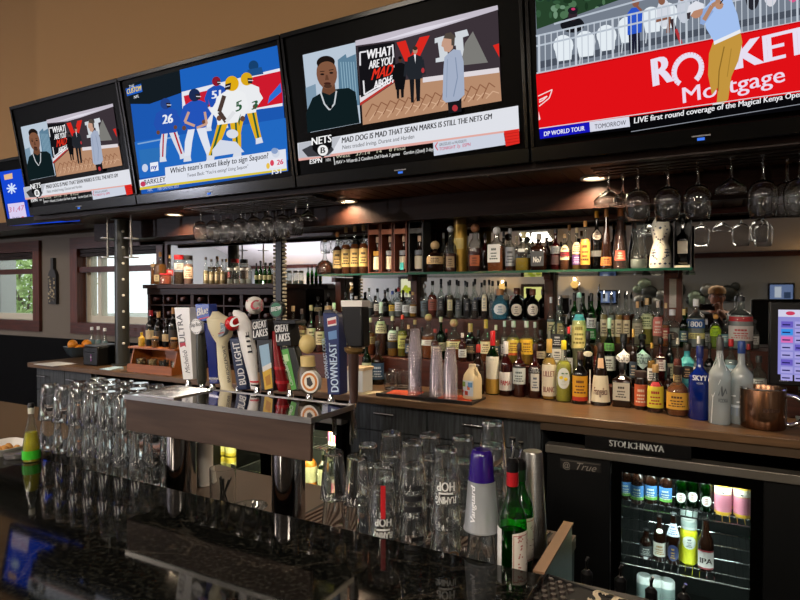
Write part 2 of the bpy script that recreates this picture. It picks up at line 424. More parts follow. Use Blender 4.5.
# outdoors, through the windows
M_FENCE = C('#e8dcb8', .7)
f = thing('garden_fence', 'pale cream board fence outside the right-hand window', 'fence', (-6.2, 6.6, 0))
m = MB()
for k in range(26): m.box(-1.6+k*.15, -1.6+k*.15+.142, -.02, 0, .0, 2.3, M_FENCE)
m.build('fence_boards', f); MB().box(-1.6, 2.3, 0, .06, .6, .7, M_FENCE).box(-1.6, 2.3, 0, .06, 1.7, 1.8, M_FENCE).build('fence_rails', f)
struct(MB().box(-40, 12, YM+.2, 30, -.12, -.02, C('#8c8f84', .9)).build('ground'))
struct(MB().box(XR+.2, 30, -20, YM+.15, -.12, -.02, C('#8c8f84', .9)).build('ground'))
sh = thing('garden_shrub', 'bright green shrub outside the left-hand window', 'shrub', (-13.6, 7.4, 0))
m = MB(); rr = random.Random(3)
lg = [C('#a9c878', .6), C('#bcd690', .6), C('#86a858', .6)]
for k in range(3400):
    a, b = rr.random()*2*PI, rr.random(); r = 1.9*(b**.33)
    ph = math.acos(2*rr.random()-1)
    c = Vector((r*math.sin(ph)*math.cos(a), r*math.sin(ph)*math.sin(a)*.7, 1.5+r*math.cos(ph)*.75))
    if c.z < .1: continue
    u = Vector((rr.gauss(0, 1), rr.gauss(0, 1), rr.gauss(0, 1))).normalized(); w = u.orthogonal().normalized(); L = .09
    m.poly([c-u*L, c+w*L*.4, c+u*L, c-w*L*.4], lg[k % 3])
m.build('foliage', sh)
m = MB()
for k in range(5): m.tube([(rr.uniform(-.2, .2), rr.uniform(-.2, .2), -.02), (rr.uniform(-.9, .9), rr.uniform(-.4, .4), 2.1)], [.05, .015], C('#5a4632', .8))
m.build('stems', sh)
tag(MB().box(-8.6, -8.4, 4.3, 4.5, -.02, 3.0, C('#d8dcd8', .6)).box(-8.65, -8.35, 4.25, 4.55, -.02, .2, C('#d8dcd8', .6)).box(-8.65, -8.35, 4.25, 4.55, 2.85, 3.05, C('#d8dcd8', .6)).build('porch_post'), 'white porch post outside the left-hand window', 'post')
# wall bottle plaque between windows
p = P(55, 285, YM)
t = thing('wall_plaque', 'bottle-shaped mosaic wall plaque between the two windows', 'wall decoration', (p.x, YM, ZA(55, 304, YM)))
h = ZA(55, 258, YM)-ZA(55, 304, YM); w = .062
pr = [(-w, 0), (w, 0), (w, h*.62), (w*.75, h*.70), (w*.32, h*.76), (w*.32, h), (-w*.32, h), (-w*.32, h*.76), (-w*.75, h*.70), (-w, h*.62)]
MB().prism([(x, -.03, z) for x, z in pr], (0, .03, 0), pm('plaque_iron', '#22201d', .5)).build('backing', t)
m = MB()
for k in range(60):
    x = rr.uniform(-w*.85, w*.85); z = rr.uniform(.01, h*.60)
    m.ball((x, -.032, z), .011, C(rr.choice(('#8d8062', '#4c463a', '#b3a27a', '#2e2c28'))), 8, 5, (1, .4, 1))
m.build('mosaic', t)
# ------------------------------------------------------------------ THE TELEVISIONS
TVY, TVZ = 2.35, 2.134
TU = Vector((0, -.130, .72)).normalized()      # up along the tilted screens
TX = Vector((1, 0, 0)); TN = TX.cross(TU)      # TN points to the viewer (−y, tipped down)
def tvhit(px, py, Y0=TVY, Z0=TVZ):
    o = Vector((0, Y0, Z0)); d = ray(px, py); k = (o-CAM).dot(TN)/d.dot(TN); q = CAM+d*k-o
    return q.x, q.dot(TU)
class Scr:
    """flat coloured shapes on a screen, given where the photo shows them on the screen plane"""
    def __init__(s, Y0=TVY, Z0=TVZ, shift=None, ox=0, bright=1.0):
        s.o = Vector((0, Y0, Z0)); s.Y0, s.Z0 = Y0, Z0; s.mb = MB(); s.k = 0; s.shift = shift; s.ox = ox; s.b = bright
    def at(s, px, py):
        a, b = tvhit(px, py, s.Y0, s.Z0)
        if s.shift: a, b = s.shift(a, b)
        return s.o + TX*(a-s.ox) + TU*b + TN*(.0022+.00012*s.k)
    def poly(s, pts, c): s.k += 1; s.mb.poly([s.at(*p) for p in pts], em(c, s.b))
    def rect(s, x0, y0, x1, y1, c): s.poly([(x0, y1), (x1, y1), (x1, y0), (x0, y0)], c)
    def ell(s, cx, cy, rx, ry, c, rot=0, n=18):
        s.poly([(cx+rx*math.cos(t)*math.cos(rot)-ry*math.sin(t)*math.sin(rot), cy+rx*math.cos(t)*math.sin(rot)+ry*math.sin(t)*math.cos(rot)) for t in [-2*PI*k/n for k in range(n)]], c)
    def line(s, pts, w, c):
        for (a, b), (e, f) in zip(pts, pts[1:]):
            L = math.hypot(e-a, f-b) or 1; nx, ny = -(f-b)/L*w/2, (e-a)/L*w/2
            s.poly([(a+nx, b+ny), (e+nx, f+ny), (e-nx, f-ny), (a-nx, b-ny)], c)
    def text(s, t, A, B, up, c, bold=.02, shear=0):
        s.k += 1
        s.mb.text(t, em(c, s.b), lambda u, y, w: s.at(A[0]+(B[0]-A[0])*u+up[0]*y, A[1]+(B[1]-A[1])*u+up[1]*y), bold, shear)
def tv(label, x0, x1, Y0=TVY, Z0=TVZ, h=.735, led='#3a6fd8', mark=True):
    ox = (x0+x1)/2
    t = thing('television', label, 'television', (ox, Y0, Z0), 0, 'televisions on the bar fascia')
    M = Matrix((( TX.x, TU.x, TN.x, 0), (TX.y, TU.y, TN.y, 0), (TX.z, TU.z, TN.z, 0), (0, 0, 0, 1)))
    w = (x1-x0)/2-.004
    MB().box(-w, w, 0, h, -.05, 0, M_BLACK, M).box(-w*.7, w*.7, h*.15, h*.8, -.075, -.05, M_BLACK, M).build('back_case', t)
    b = MB(); f = .016; g = .058
    b.box(-w, w, 0, g, 0, .012, M_GLOSSB, M).box(-w, w, h-.022, h, 0, .012, M_GLOSSB, M).box(-w, -w+f, g, h-.022, 0, .012, M_GLOSSB, M).box(w-f, w, g, h-.022, 0, .012, M_GLOSSB, M)
    b.build('bezel', t, bevel=.002)
    if mark: MB().box(-.012, .012, .012, .022, .012, .0135, em(led, 1.2), M).box(-.03, .03, .026, .031, .012, .0128, C('#8a8a8c'), M).build('maker_mark', t)
    MB().box(-.12, .12, h*.3, h*.6, -.10, -.075, M_BLACK, M).build('wall_bracket', t)
    s = MB().box(-w+f, w-f, g, h-.022, 0, .0015, pm('screen_black', '#010101', .35), M).build('screen', t)
    return t, s, ox
def finish(scr, t, panel, loc):
    # join the picture's shapes into the screen part
    me = panel.data; base = MB(); n = len(me.vertices)
    base.v = [tuple(v.co) for v in me.vertices]; base.f = [tuple(p.vertices) for p in me.polygons]; base.m = [(0, False)]*len(base.f); base.ml = [me.materials[0]]
    for f, (i, sm) in zip(scr.mb.f, scr.mb.m):
        base.f.append(tuple(k+n for k in f)); base.m.append((base.mi(scr.mb.ml[i]), sm))
    base.v += [tuple(Vector(v)-Vector((0, scr.Y0, scr.Z0))) for v in scr.mb.v]
    nm = panel.name; bpy.data.objects.remove(panel); base.build('screen', t)

def espn(s):
    R = lambda p: p
    # guest inset
    s.poly([(302.9, 55), (355.5, 42.5), (361, 123), (310.6, 132.6)], '#b8c6d4')
    s.poly([(338, 60), (346, 54), (347, 58), (356, 54), (360, 105), (340, 108)], '#5d7f96')
    for k in range(6): s.line([(341+k*2.6, 62), (344+k*2.6, 100)], .8, '#8fb0c2')
    s.poly([(306, 88), (316, 84), (318, 110), (308, 112)], '#7e98ac')
    s.poly([(308, 132.8), (306.5, 113), (313, 98), (323, 92), (338, 89), (349, 88), (356, 92), (360, 123)], '#0f1d20')
    s.poly([(322, 92), (324, 84), (335, 82), (336, 91), (330, 95)], '#6b4531')
    s.ell(327.2, 73.5, 10.3, 15.5, '#7d5440', -.08)
    s.ell(326.2, 62.5, 9.2, 6.6, '#1d1512', -.1)
    s.ell(327.0, 68, 8.6, 6.5, '#80563f', -.08)
    s.ell(322.8, 74.4, 2.0, 1.0, '#1a1210'); s.ell(331.8, 73, 2.0, 1.0, '#1a1210')
    s.line([(320.5, 71.7), (325, 71.4)], .8, '#2a1a14'); s.line([(329.5, 70.4), (334, 69.6)], .8, '#2a1a14')
    s.poly([(326.4, 75), (328, 75), (329.6, 80), (325.6, 80.4)], '#5f3d2c')
    s.ell(328, 83.6, 3.6, 1.2, '#3e1f1a'); s.ell(328.4, 86.2, 4, 2.2, '#4a3024')
    s.line([(321, 92), (325, 104), (330, 110), (335, 104), (337, 91)], 1.5, '#c8ccd0'); s.ell(331, 107, 1.6, 2, '#0a0a0a')
    # studio
    s.poly([(356, 41), (498, 5.5), (502, 101), (363.5, 125)], '#3b3238')
    s.poly([(356, 41), (498, 5.5), (498.5, 10), (424, 33), (398, 40), (356, 46)], '#c3bcc8')
    s.poly([(372, 44), (430, 30), (470, 17), (420, 29)], '#ddd9e4')
    s.poly([(363.5, 125), (362.5, 105), (398, 81), (500, 71), (502, 101)], '#b58a6c')
    for k in range(14):
        x = 366+k*9; s.line([(x, 117-k*1.4), (x+7, 104-k*1.6), (x+13, 107-k*1.5)], 1.1, '#8d6046'); s.line([(x+4, 121-k*1.7), (x+11, 111-k*1.5), (x+17, 113-k*1.5)], 1.0, '#d3ab8c')
    s.poly([(424, 78), (500, 68), (500.3, 73), (424, 83)], '#ded6da')
    s.poly([(361, 96), (397, 74), (397.5, 79), (361.5, 103)], '#e2dce0'); s.poly([(361.5, 103), (397.5, 79), (397.6, 81), (361.6, 106)], '#b8372f')
    s.poly([(398, 43), (407, 41), (412, 56), (421, 38), (431, 36), (416, 68), (409, 68)], '#d8281f')
    s.poly([(436, 39), (447, 36), (448, 40), (457, 38), (456, 33), (468, 30), (470, 36), (464, 38), (465, 52), (472, 51), (472, 55), (458, 58), (457, 46), (448, 48), (450, 61), (437, 63), (437, 59), (441, 58), (439, 43), (436, 44)], '#cfd4da')
    s.poly([(466, 44), (474, 32), (489, 63), (462, 66)], '#7b7a76')
    s.poly([(494, 46), (500, 44), (500.4, 58)], '#d8281f')
    s.poly([(359.5, 47.5), (396, 42.5), (397.5, 79), (362.3, 98)], '#141317')
    for a, b in (((361.5, 53), (361.7, 66)), ((361.5, 53), (368, 52)), ((396, 76), (396, 66)), ((366, 95), (396, 77)), ((365, 81), (366, 95)), ((394, 45), (395, 58))): s.line([a, b], 1.5, '#e8e6ea')
    s.text('WHAT', (368, 60), (393, 55.5), (.6, -9.5), '#f4f2f4', .04)
    s.text('ARE YOU', (370.5, 69.5), (394, 64.5), (.5, -8), '#f4f2f4', .04)
    s.text('MAD', (373, 80.5), (394, 75), (1.2, -11), '#e2301f', .03, .25)
    s.text('ABOUT', (375.5, 89.5), (396, 82.5), (.5, -8), '#f4f2f4', .04)
    def person(cx, top, h, coat, legs, skin, hair, w=1.0, long=.55):
        k = h
        s.poly([(cx-.10*k*w, top+.55*k), (cx-.01*k, top+.5*k), (cx-.02*k, top+k), (cx-.07*k, top+k)], legs)
        s.poly([(cx+.0*k, top+.5*k), (cx+.1*k*w, top+.5*k), (cx+.09*k, top+.97*k), (cx+.03*k, top+.98*k)], legs)
        s.poly([(cx-.13*k*w, top+.2*k), (cx-.03*k, top+.15*k), (cx+.04*k, top+.15*k), (cx+.13*k*w, top+.19*k), (cx+.14*k*w, top+.5*k), (cx+.1*k*w, top+(long+.03)*k), (cx-.1*k*w, top+(long+.04)*k), (cx-.15*k*w, top+.5*k)], coat)
        s.ell(cx+.005*k, top+.07*k, .042*k, .068*k, skin); s.ell(cx+.005*k, top+.035*k, .043*k, .036*k, hair)
    person(401.5, 57, 42, '#101012', '#141214', '#4c3226', '#0d0b0b', 1, .75)
    s.line([(396, 68), (394.5, 80)], 1.6, '#101012')
    person(416.5, 47, 56, '#22262c', '#17181c', '#b78a76', '#3a2c24')
    s.poly([(415.5, 55), (417.5, 55), (417, 64)], '#e8e6ea'); s.line([(408, 62), (406.5, 77)], 2.6, '#22262c'); s.line([(424, 60), (426, 75)], 2.6, '#22262c'); s.ell(424.5, 71, 1.6, 2.6, '#b0343a')
    # man in pale grey jacket
    s.poly([(449, 100), (463, 98), (463, 112), (450, 114)][:4], '#17171b')
    s.poly([(450, 54), (455, 50), (462, 51), (465, 62), (466, 95), (460, 101), (447.5, 103), (444, 100), (445, 70), (446, 58)], '#a3aec4')
    s.line([(457, 58), (459, 78), (455, 97)], 1.0, '#8290aa'); s.line([(449, 60), (448, 98)], .8, '#8c99b2')
    s.poly([(443.5, 43), (446.5, 36), (452, 35), (455, 40), (454.5, 49), (451, 53), (446, 52), (445, 48), (443, 47)], '#c49a84')
    s.poly([(445, 39), (447, 34.5), (452.5, 33), (456.5, 37), (456, 47), (453, 46), (453, 40)], '#4f463f')
    s.ell(456.5, 108.5, 2.8, 3.2, '#b3343c')
    # lower third
    s.poly([(299.6, 143.3), (519.4, 106), (520.4, 129), (300.6, 158.5)], '#dfe1e8')
    s.poly([(300.6, 158.5), (520.4, 129), (520.6, 131.5), (300.9, 161)], '#e0a79e')
    s.poly([(300.4, 143.5), (330, 138.5), (343, 136.5), (332, 156), (301, 158.2)], '#b9bcc4')
    s.poly([(304, 150), (318, 143), (330, 141), (336, 150), (330, 155.5), (310, 157)], '#3a3b40')
    s.poly([(313, 138), (334, 134), (334, 146), (325, 158.5), (315, 150)], '#0d0d0f')
    s.text('NETS', (314, 145.5), (333.5, 142), (0, -7.5), '#f4f4f4', .03); s.ell(325, 150.5, 5.2, 5.4, '#ececec'); s.text('B', (323, 153.5), (327.2, 153), (0, -6), '#0d0d0f', .03)
    s.text('MAD DOG IS MAD THAT SEAN MARKS IS STILL THE NETS GM', (344, 143.3), (493, 119.3), (.3, -5.6), '#1a1a1e', .03)
    s.text('Nets traded Irving, Durant and Harden', (344.5, 149.5), (416, 138.5), (.2, -4.0), '#3c3c44', 0)
    s.text('ESPN', (312, 164), (324, 162.4), (.2, -4.6), '#f0f0f0', .03); s.text('NBA', (328, 161.6), (333, 161), (.1, -3), '#c8c8c8', .01)
    s.line([(336, 157), (337, 165)], .7, '#d8d8d8')
    s.text('West   37-14   14    8 Final', (338, 158.5), (407, 149.6), (.1, -3), '#c8c6b0', 0)
    s.text('MAV > Wizards 2 Cavaliers Def Hawk 3 games    Gordon (Quad) 3 days', (338, 164.2), (436, 150.6), (.2, -3.4), '#e4e4e4', .01)
    s.poly([(434.8, 142.5), (505, 133), (507, 145), (435.8, 156)], '#ccd2e0'); s.poly([(505.3, 131.5), (520.3, 129), (521, 143.5), (507.3, 146.5)], '#dd2a22')
    for k in range(4): s.line([(506, 134.5+k*3), (520.5, 132.2+k*3)], .5, '#b01c18')
    s.text('GRIZZLIES vs NUGGETS', (441, 146.2), (468, 142.2), (.1, -2.6), '#1c1c24', 0); s.text('TONIGHT 7p  ESPN', (441, 150.8), (472, 146), (.1, -3.2), '#c92a5a', .01)
    s.line([(439.5, 142.5), (437.2, 146.5), (439.8, 150.5)], .9, '#d03048')

# seams between the sets, read off their lower edges
XS = [tvhit(31, 214.6)[0], tvhit(138.6, 205.5)[0], tvhit(297.9, 188.7)[0], tvhit(531, 161)[0]]
XS.append(XS[3]+1.24)
TVL = ['television near the left end, showing a smaller copy of the talk programme',
       'television showing a blue and white football game with a question banner',
       'television showing the large talk programme, between the football and golf screens',
       'television showing a golfer before a red banner, largest at right']
M_GLOSSB.node_tree.nodes['Principled BSDF'].inputs['Specular IOR Level'].default_value = .25
pm('screen_black', '#010101', .35).node_tree.nodes['Principled BSDF'].inputs['Specular IOR Level'].default_value = .04
tvs = [tv(TVL[i], XS[i], XS[i+1]) for i in range(4)]
s3 = Scr(ox=0); espn(s3)
def toset(scr, i):
    t, panel, ox = tvs[i]
    scr.mb.v = [(v[0]-ox, v[1], v[2]) for v in scr.mb.v]; finish(scr, t, panel, None)
toset(s3, 2)
k1 = (XS[1]-XS[0])/(XS[3]-XS[2])
s1 = Scr(shift=lambda a, b: (XS[0]-.04+(a-XS[2])*k1*1.06, b*.98-.012)); espn(s1); 
s1.shift = None
toset(s1, 0)

# football
s = Scr()
s.poly([(128.5, 84), (279.5, 45), (288.5, 171), (142, 194.5)], '#1c57b0')
s.poly([(128.5, 84), (182, 70), (184, 92), (150, 104), (130, 104)], '#141c22')
s.poly([(180, 70), (279.5, 45), (281, 70), (182, 95)], '#1d61bc')
s.poly([(182, 92), (281, 68), (283, 106), (240, 112), (183, 113)], '#e6e6ee'); s.poly([(184, 96), (210, 90), (214, 106), (187, 110)], '#c72034'); s.poly([(250, 78), (281.5, 71), (283.2, 103), (252, 109)], '#cc1a2c')
s.poly([(135, 142), (286, 118), (288.5, 160), (140, 178)], '#2268c0'); s.line([(138, 144), (180, 136)], 1.4, '#7fa6d4')
s.poly([(139, 150), (170, 146), (166, 160), (142, 168)], '#2c6fb6')
s.poly([(270, 96), (281, 83), (282, 92), (268, 104)], '#2a6ed0')
def player(cx, top, sc, jersey, pants, helm, num=None, numc='#e8ecf4', sw=1, lean=0, stripe=None, skin='#6a4636'):
    q = lambda x, y: (cx+(x*sw+lean*y)*sc, top+y*sc-.23*x*sw*sc*.6)
    pl = lambda pts, c: s.poly([q(*p) for p in (pts if sw > 0 else pts[::-1])], c)
    pl([(-10, 44), (-1, 42), (-6, 62), (-9, 80), (-17, 80), (-15, 60)], pants); pl([(-1, 42), (11, 42), (14, 60), (18, 78), (11, 80), (5, 62)], pants)
    if stripe: pl([(6, 44), (8.5, 44), (15.5, 78), (13, 78)], stripe); pl([(-9, 46), (-7, 46), (-12, 78), (-14, 78)], stripe)
    pl([(-17, 78), (-9, 78), (-8, 85), (-18, 85)], '#d8dce6'); pl([(11, 78), (18, 77), (20, 84), (11, 85)], '#d8dce6')
    pl([(-15, 16), (-5, 11), (6, 11), (15, 16), (16, 26), (11, 46), (-10, 46), (-15, 28)], jersey)
    pl([(-15, 17), (-20, 30), (-16, 44), (-12, 42), (-14, 31), (-10, 22)], jersey); pl([(13, 17), (20, 30), (12, 40), (8, 37), (14, 30), (10, 22)], jersey)
    s.ell(*q(-15, 43), 2.6*sc, 3*sc, skin); s.ell(*q(10, 39), 2.6*sc, 3*sc, skin)
    s.ell(*q(0, 4), 7.2*sc, 8*sc, helm); s.poly([q(1, 3), q(7, 4), q(7, 10), q(2, 10)] if sw > 0 else [q(1, 10), q(7, 10), q(7, 4), q(1, 3)], '#2a2226'); s.line([q(2, 6), q(8, 7)], .8, '#d8d8e0')
    if num: a = q(-7*sw, 32); b = q(7*sw, 32); s.text(num, a, b, (0, -13*sc), numc, .05)
s.ell(254, 66, 5, 5.5, '#16406e'); s.poly([(248, 70), (262, 67), (264, 74), (248, 77)], '#1d4f88')
player(217, 79, .60, '#1f4fb2', '#e4e6ee', '#8c1a2c', '51')
player(166, 101, .70, '#2350ae', '#d6dae6', '#23448c', '26', lean=.12, stripe='#b02032')
player(195.5, 92, .80, '#2353b8', '#dfe3ee', '#1c2a52', None, lean=.05, stripe=None)
s.line([(190, 112), (186, 122), (196, 126)], 2.6, '#c99f8a'); s.line([(206, 112), (208, 124), (198, 128)], 2.4, '#c99f8a')
player(248, 76, .82, '#e9ebee', '#dfae1c', '#d9a719', None, stripe='#2b5b3a')
player(234, 80, .95, '#eceef0', '#e0b01e', '#dfab14', '', sw=-1, lean=-.1, stripe='#2b5b3a')
s.text('5', (238, 112), (243, 110), (0, -10), '#2b5b3a', .05); s.text('3', (254, 110), (259, 108), (0, -8), '#2b5b3a', .05)
s.line([(226, 96), (221, 112), (228, 122)], 4.2, '#4a3a34'); s.line([(228, 122), (236, 112)], 3.6, '#dfe1e4')
s.ell(234, 134, 6, 4.5, '#d8dce6'); s.poly([(214, 150), (222, 140), (238, 142), (246, 152), (214, 157)], '#d4dae8')
s.poly([(127.5, 89), (143, 84), (144.5, 92), (129, 96.5)], '#1c5cc0'); s.text('CUSTOM', (129, 94.5), (143, 90.5), (0, -5), '#f2d43a', .03); s.text('NFL', (136, 99), (141, 97.6), (0, -3), '#e8ecf4', .01); s.text('THE', (131, 88.4), (136, 87), (0, -2.6), '#e8ecf4', 0)
s.poly([(141, 180), (168, 175.5), (169, 183), (142, 187.5)], '#e2e4ee'); s.text('BARKLEY', (146, 185), (167.5, 181.4), (0, -5), '#2a2a3c', .01); s.ell(145, 184, 2.6, 2.6, '#c33a5a')
s.poly([(152, 163), (160, 161.7), (160.6, 170.4), (152.6, 171.7)], '#e8ecf6'); s.ell(147, 168, 3, 4, '#c8d2e8'); s.text('ny', (153.5, 169.4), (159, 168.4), (0, -4.6), '#2142a0', .03)
s.poly([(167, 167.5), (287.5, 149), (288.6, 169), (168, 186)], '#dfe3ee'); s.poly([(142, 187.5), (288.6, 168.4), (288.8, 170.4), (142, 190)], '#d9c53a')
s.text("Which team's most likely to sign Saquon?", (172, 173.6), (270, 158.2), (.2, -5.6), '#15151c', .015)
s.text('Tweet Back: "You\'re eating? Using Saquon"', (189, 177.2), (250, 168), (.1, -3.4), '#33333c', 0)
s.ell(277.5, 153, 4, 4.6, '#d0d6e4'); s.ell(276.5, 151, 3.4, 3, '#8aa0c8'); s.poly([(271, 160), (284, 157.5), (285, 166.5), (272, 168.5)], '#ece8f0'); s.text('26', (279, 165), (285, 164), (0, -5), '#d02a5c', .04); s.ell(274, 163, 2, 3, '#d8405a'); s.ell(270, 166, 1.8, 3, '#e8c04a')
s.text('FS1', (274, 174.4), (283, 173), (.2, -5.4), '#e8e8ec', .03); s.text('NFL', (150, 191.6), (155, 190.8), (0, -2.6), '#cfd3dc', 0); s.text('FEB ON FOX 2023', (160, 190.2), (181, 187.2), (0, -2.6), '#cfd3dc', 0)
toset(s, 1)

# golf
s = Scr()
s.poly([(535.5, -2), (905, -80), (905, 87), (541, 138)], '#e01218')
s.poly([(535.5, -2), (905, -80), (905, 6), (537.5, 77)], '#77808c')
g = random.Random(5)
s.poly([(535.5, -2), (620, -22), (650, -26), (648, -6), (537, 30)], '#26412a')
for k in range(60): s.ell(g.uniform(537, 640), g.uniform(-16, 16), g.uniform(1.5, 5), g.uniform(1.5, 4), g.choice(('#1c3320', '#33553a', '#4c7050', '#6d8f74', '#20382a')))
s.poly([(537, 30), (655, -12), (905, -80), (905, 2), (537.5, 72)], '#747d8a')
for k in range(12):
    x = 540+k*23; s.poly([(x, 62-k*4.7), (x+24, 57-k*4.7), (x+24, 64-k*4.7), (x, 69-k*4.7)], '#49505c')
for k, (x, y) in enumerate(((564, 46), (586, 42), (607, 36), (628, 28), (652, 18), (668, 14))):
    s.ell(x, y, 10, 10.5, '#e4ecf2'); s.poly([(x-9, y+2), (x+9, y-1), (x+8, y+14), (x-6, y+16)], '#e4ecf2'); s.line([(x-5, y+15), (x-6, y+26)], 1.2, '#c4ccd4')
s.ell(573, 25.5, 12, 8, '#15161c'); s.ell(573.5, 16, 4.5, 6, '#30222a'); s.ell(573.5, 11.5, 5, 3.6, '#1b1b22'); s.ell(574, 10, 2, 1.3, '#c83a6a')
s.poly([(629, 34), (640, 32), (641, 57), (636, 57), (635, 42), (634, 58), (630, 58)], '#191a2e'); s.poly([(628, 14), (632, 9), (640, 8), (643, 12), (642, 33), (628, 36)], '#2b57c8'); s.ell(636, 3.5, 3.6, 4.6, '#8c5a48'); s.line([(642, 12), (636, 6)], 2.6, '#8c5a48')
for x, c in ((664, '#d4d8e2'), (684, '#c6ccd8'), (752, '#26262e'), (770, '#d6d6de'), (792, '#d65a8a')):
    s.ell(x, 14-(x-664)*.19, 7, 14, c); s.ell(x-2, 2-(x-664)*.19, 3.4, 4, '#8a5c48')
s.line([(656, 22), (670, 18), (668, 34)], 3.2, '#8a5c4a'); s.line([(672, 20), (677, 40)], 4.0, '#3a2c30'); s.line([(676, 30), (682, 46)], 3, '#b03438')
for a, b in (((537, 37), (905, -47)), ((537.4, 47), (905, -37)), ((537.6, 74), (905, 2)), ((555, 25), (660, -4))): s.line([a, b], 1.8, '#b6c0cc')
for k in range(59):
    x = 540+k*6.1; y0 = 36.5-(x-537)*.23; y1 = 74-(x-537)*.197
    s.line([(x, y0), (x+.4, y1)], 1.0 if k % 6 else 2.2, '#c2cad4')
s.poly([(537.5, 75), (905, 2), (905, 87), (541, 138)], '#e01016'); s.line([(537.6, 76), (905, 3)], 1, '#b80c12')
UPV = (-.9, -25)
s.text('R', (655, 87), (673, 82), (-2.4, -27.5), '#e6def0', .05)
pts = [(688+13.6*math.cos(t), 71+14.5*math.sin(t)*1.0-(13.6*math.cos(t))*.22) for t in [math.radians(d) for d in range(125, 415, 12)]]
s.line(pts, 5.2, '#e6def0')
s.text('C', (712, 74.5), (732, 70), (-2, -26), '#e6def0', .05)
s.text('KET', (736.5, 70.5), (810, 53), (-2.0, -27), '#e6def0', .05)
s.text('Mortgage', (683.5, 104), (784, 82.5), (-1.0, -15.5), '#ecd9ec', .012)
# golfer
s.poly([(713, 44), (731, 36), (740, 33.5), (742, 44), (738, 62), (731, 78), (728, 100), (722, 106), (716.5, 105), (718, 88), (712, 96), (708, 76), (709, 55)], '#c2943e')
s.line([(724, 48), (719, 72), (718, 92)], 1.2, '#8d6a28'); s.line([(731, 50), (727, 78)], .9, '#a67f32')
s.poly([(713, 104), (724, 104), (723, 107.5), (711, 109)], '#e8e6ea')
s.poly([(703, 12), (710, 4), (722, -4), (730, -2), (737, 16), (740, 31), (732, 35), (714, 43), (706, 30)], '#a3c0ee')
s.poly([(713.5, 43), (740, 31), (740.5, 34.5), (714, 46.5)], '#e8eaf0')
s.line([(712, 12), (702, 26), (703, 15), (712, 8)], 4, '#8ea8d6'); s.line([(704, 22), (712, 8), (718, 4)], 4.2, '#b08468'); s.line([(716, 0), (722, 8)], 4, '#b08468'); s.ell(719, 8, 4, 3.4, '#b98c70')
s.ell(696.5, 13.5, 6.2, 7, '#b9876c', .5); s.poly([(687, 15), (689, 8), (696, 3), (704, 6), (704, 10), (694, 13), (689, 20)], '#dfe2ea'); s.poly([(687, 15), (691, 14), (690, 21), (687.5, 21)], '#3a3236')
s.line([(720, 6), (735, -16)], 1.2, '#20202a')
# red cup emblem and caption bar
s.line([(540, 97), (554, 90.5)], 1.0, '#f0dada'); s.line([(554, 90.5), (551, 99), (541, 107)], 1.0, '#f0dada'); s.line([(541, 101), (549, 97), (545, 101), (541, 103)], 1.2, '#f0dada'); s.poly([(540.5, 112), (542.4, 120), (540.6, 121)], '#f0dada')
s.poly([(540.5, 130), (905, 79), (905, 98), (541.5, 141)], '#07070a'); s.line([(541, 129), (905, 77)], .8, '#d8d8de')
s.poly([(541, 129.6), (590.8, 122.6), (591.6, 132.4), (542, 139.4)], '#1616b8'); s.text('DP WORLD TOUR', (546, 136.6), (586, 130.8), (0, -4.4), '#f0f0fa', .025)
s.poly([(590.8, 122.6), (630, 117.2), (631, 127.2), (591.6, 132.4)], '#d6d8e6'); s.text('TOMORROW', (596, 129.6), (627, 125.2), (0, -4.6), '#16161e', 0)
s.text('LIVE first round coverage of the Magical Kenya Open begins', (635, 124), (823, 94), (.3, -5.6), '#f2f2f6', .02)
s.line([(632, 132.2), (905, 88)], .7, '#8e929c')
toset(s, 3)

# the fifth set, further left and deeper
Y5, Z5 = 2.64, ZA(9, 227.5, 2.70)
x5 = tvhit(8.5, 227.5, Y5, Z5)[0]
t5, p5, ox5 = tv('television furthest left, half hidden, showing a bright blue advert with a snowflake', x5, x5+.76, Y5, Z5, .52, mark=False)
s = Scr(Y5, Z5)
s.poly([(-0.5, 172), (80, 160), (80, 221), (9.5, 226)], '#1646d0')
s.poly([(3, 205), (26, 201), (28, 221), (10, 223)], '#1a3cb8'); s.poly([(4, 175), (12.5, 173), (13, 178.5), (5, 180)], '#e6b88a')
for k in range(8):
    a = k*PI/4; s.line([(12, 188.5), (12+5*math.cos(a), 188.5+5.4*math.sin(a))], 1.5, '#cfe0fa')
s.poly([(8, 204), (24.5, 202), (28, 221), (11, 222)], '#d9cdee'); s.text('31,47', (9.5, 212.5), (24.5, 210), (0, -5), '#c05a88', 0); s.text('for you', (13, 218.8), (20, 218), (0, -2.4), '#4a4a80', 0); s.ell(23.4, 218, 1.8, 1.6, '#d01c3c')
s.text('WELCOME TO STAY', (35, 221), (66, 219.5), (0, -2.6), '#e8eaf8', .02)
s.mb.v = [(v[0]-ox5, v[1], v[2]) for v in s.mb.v]; finish(s, t5, p5, None)
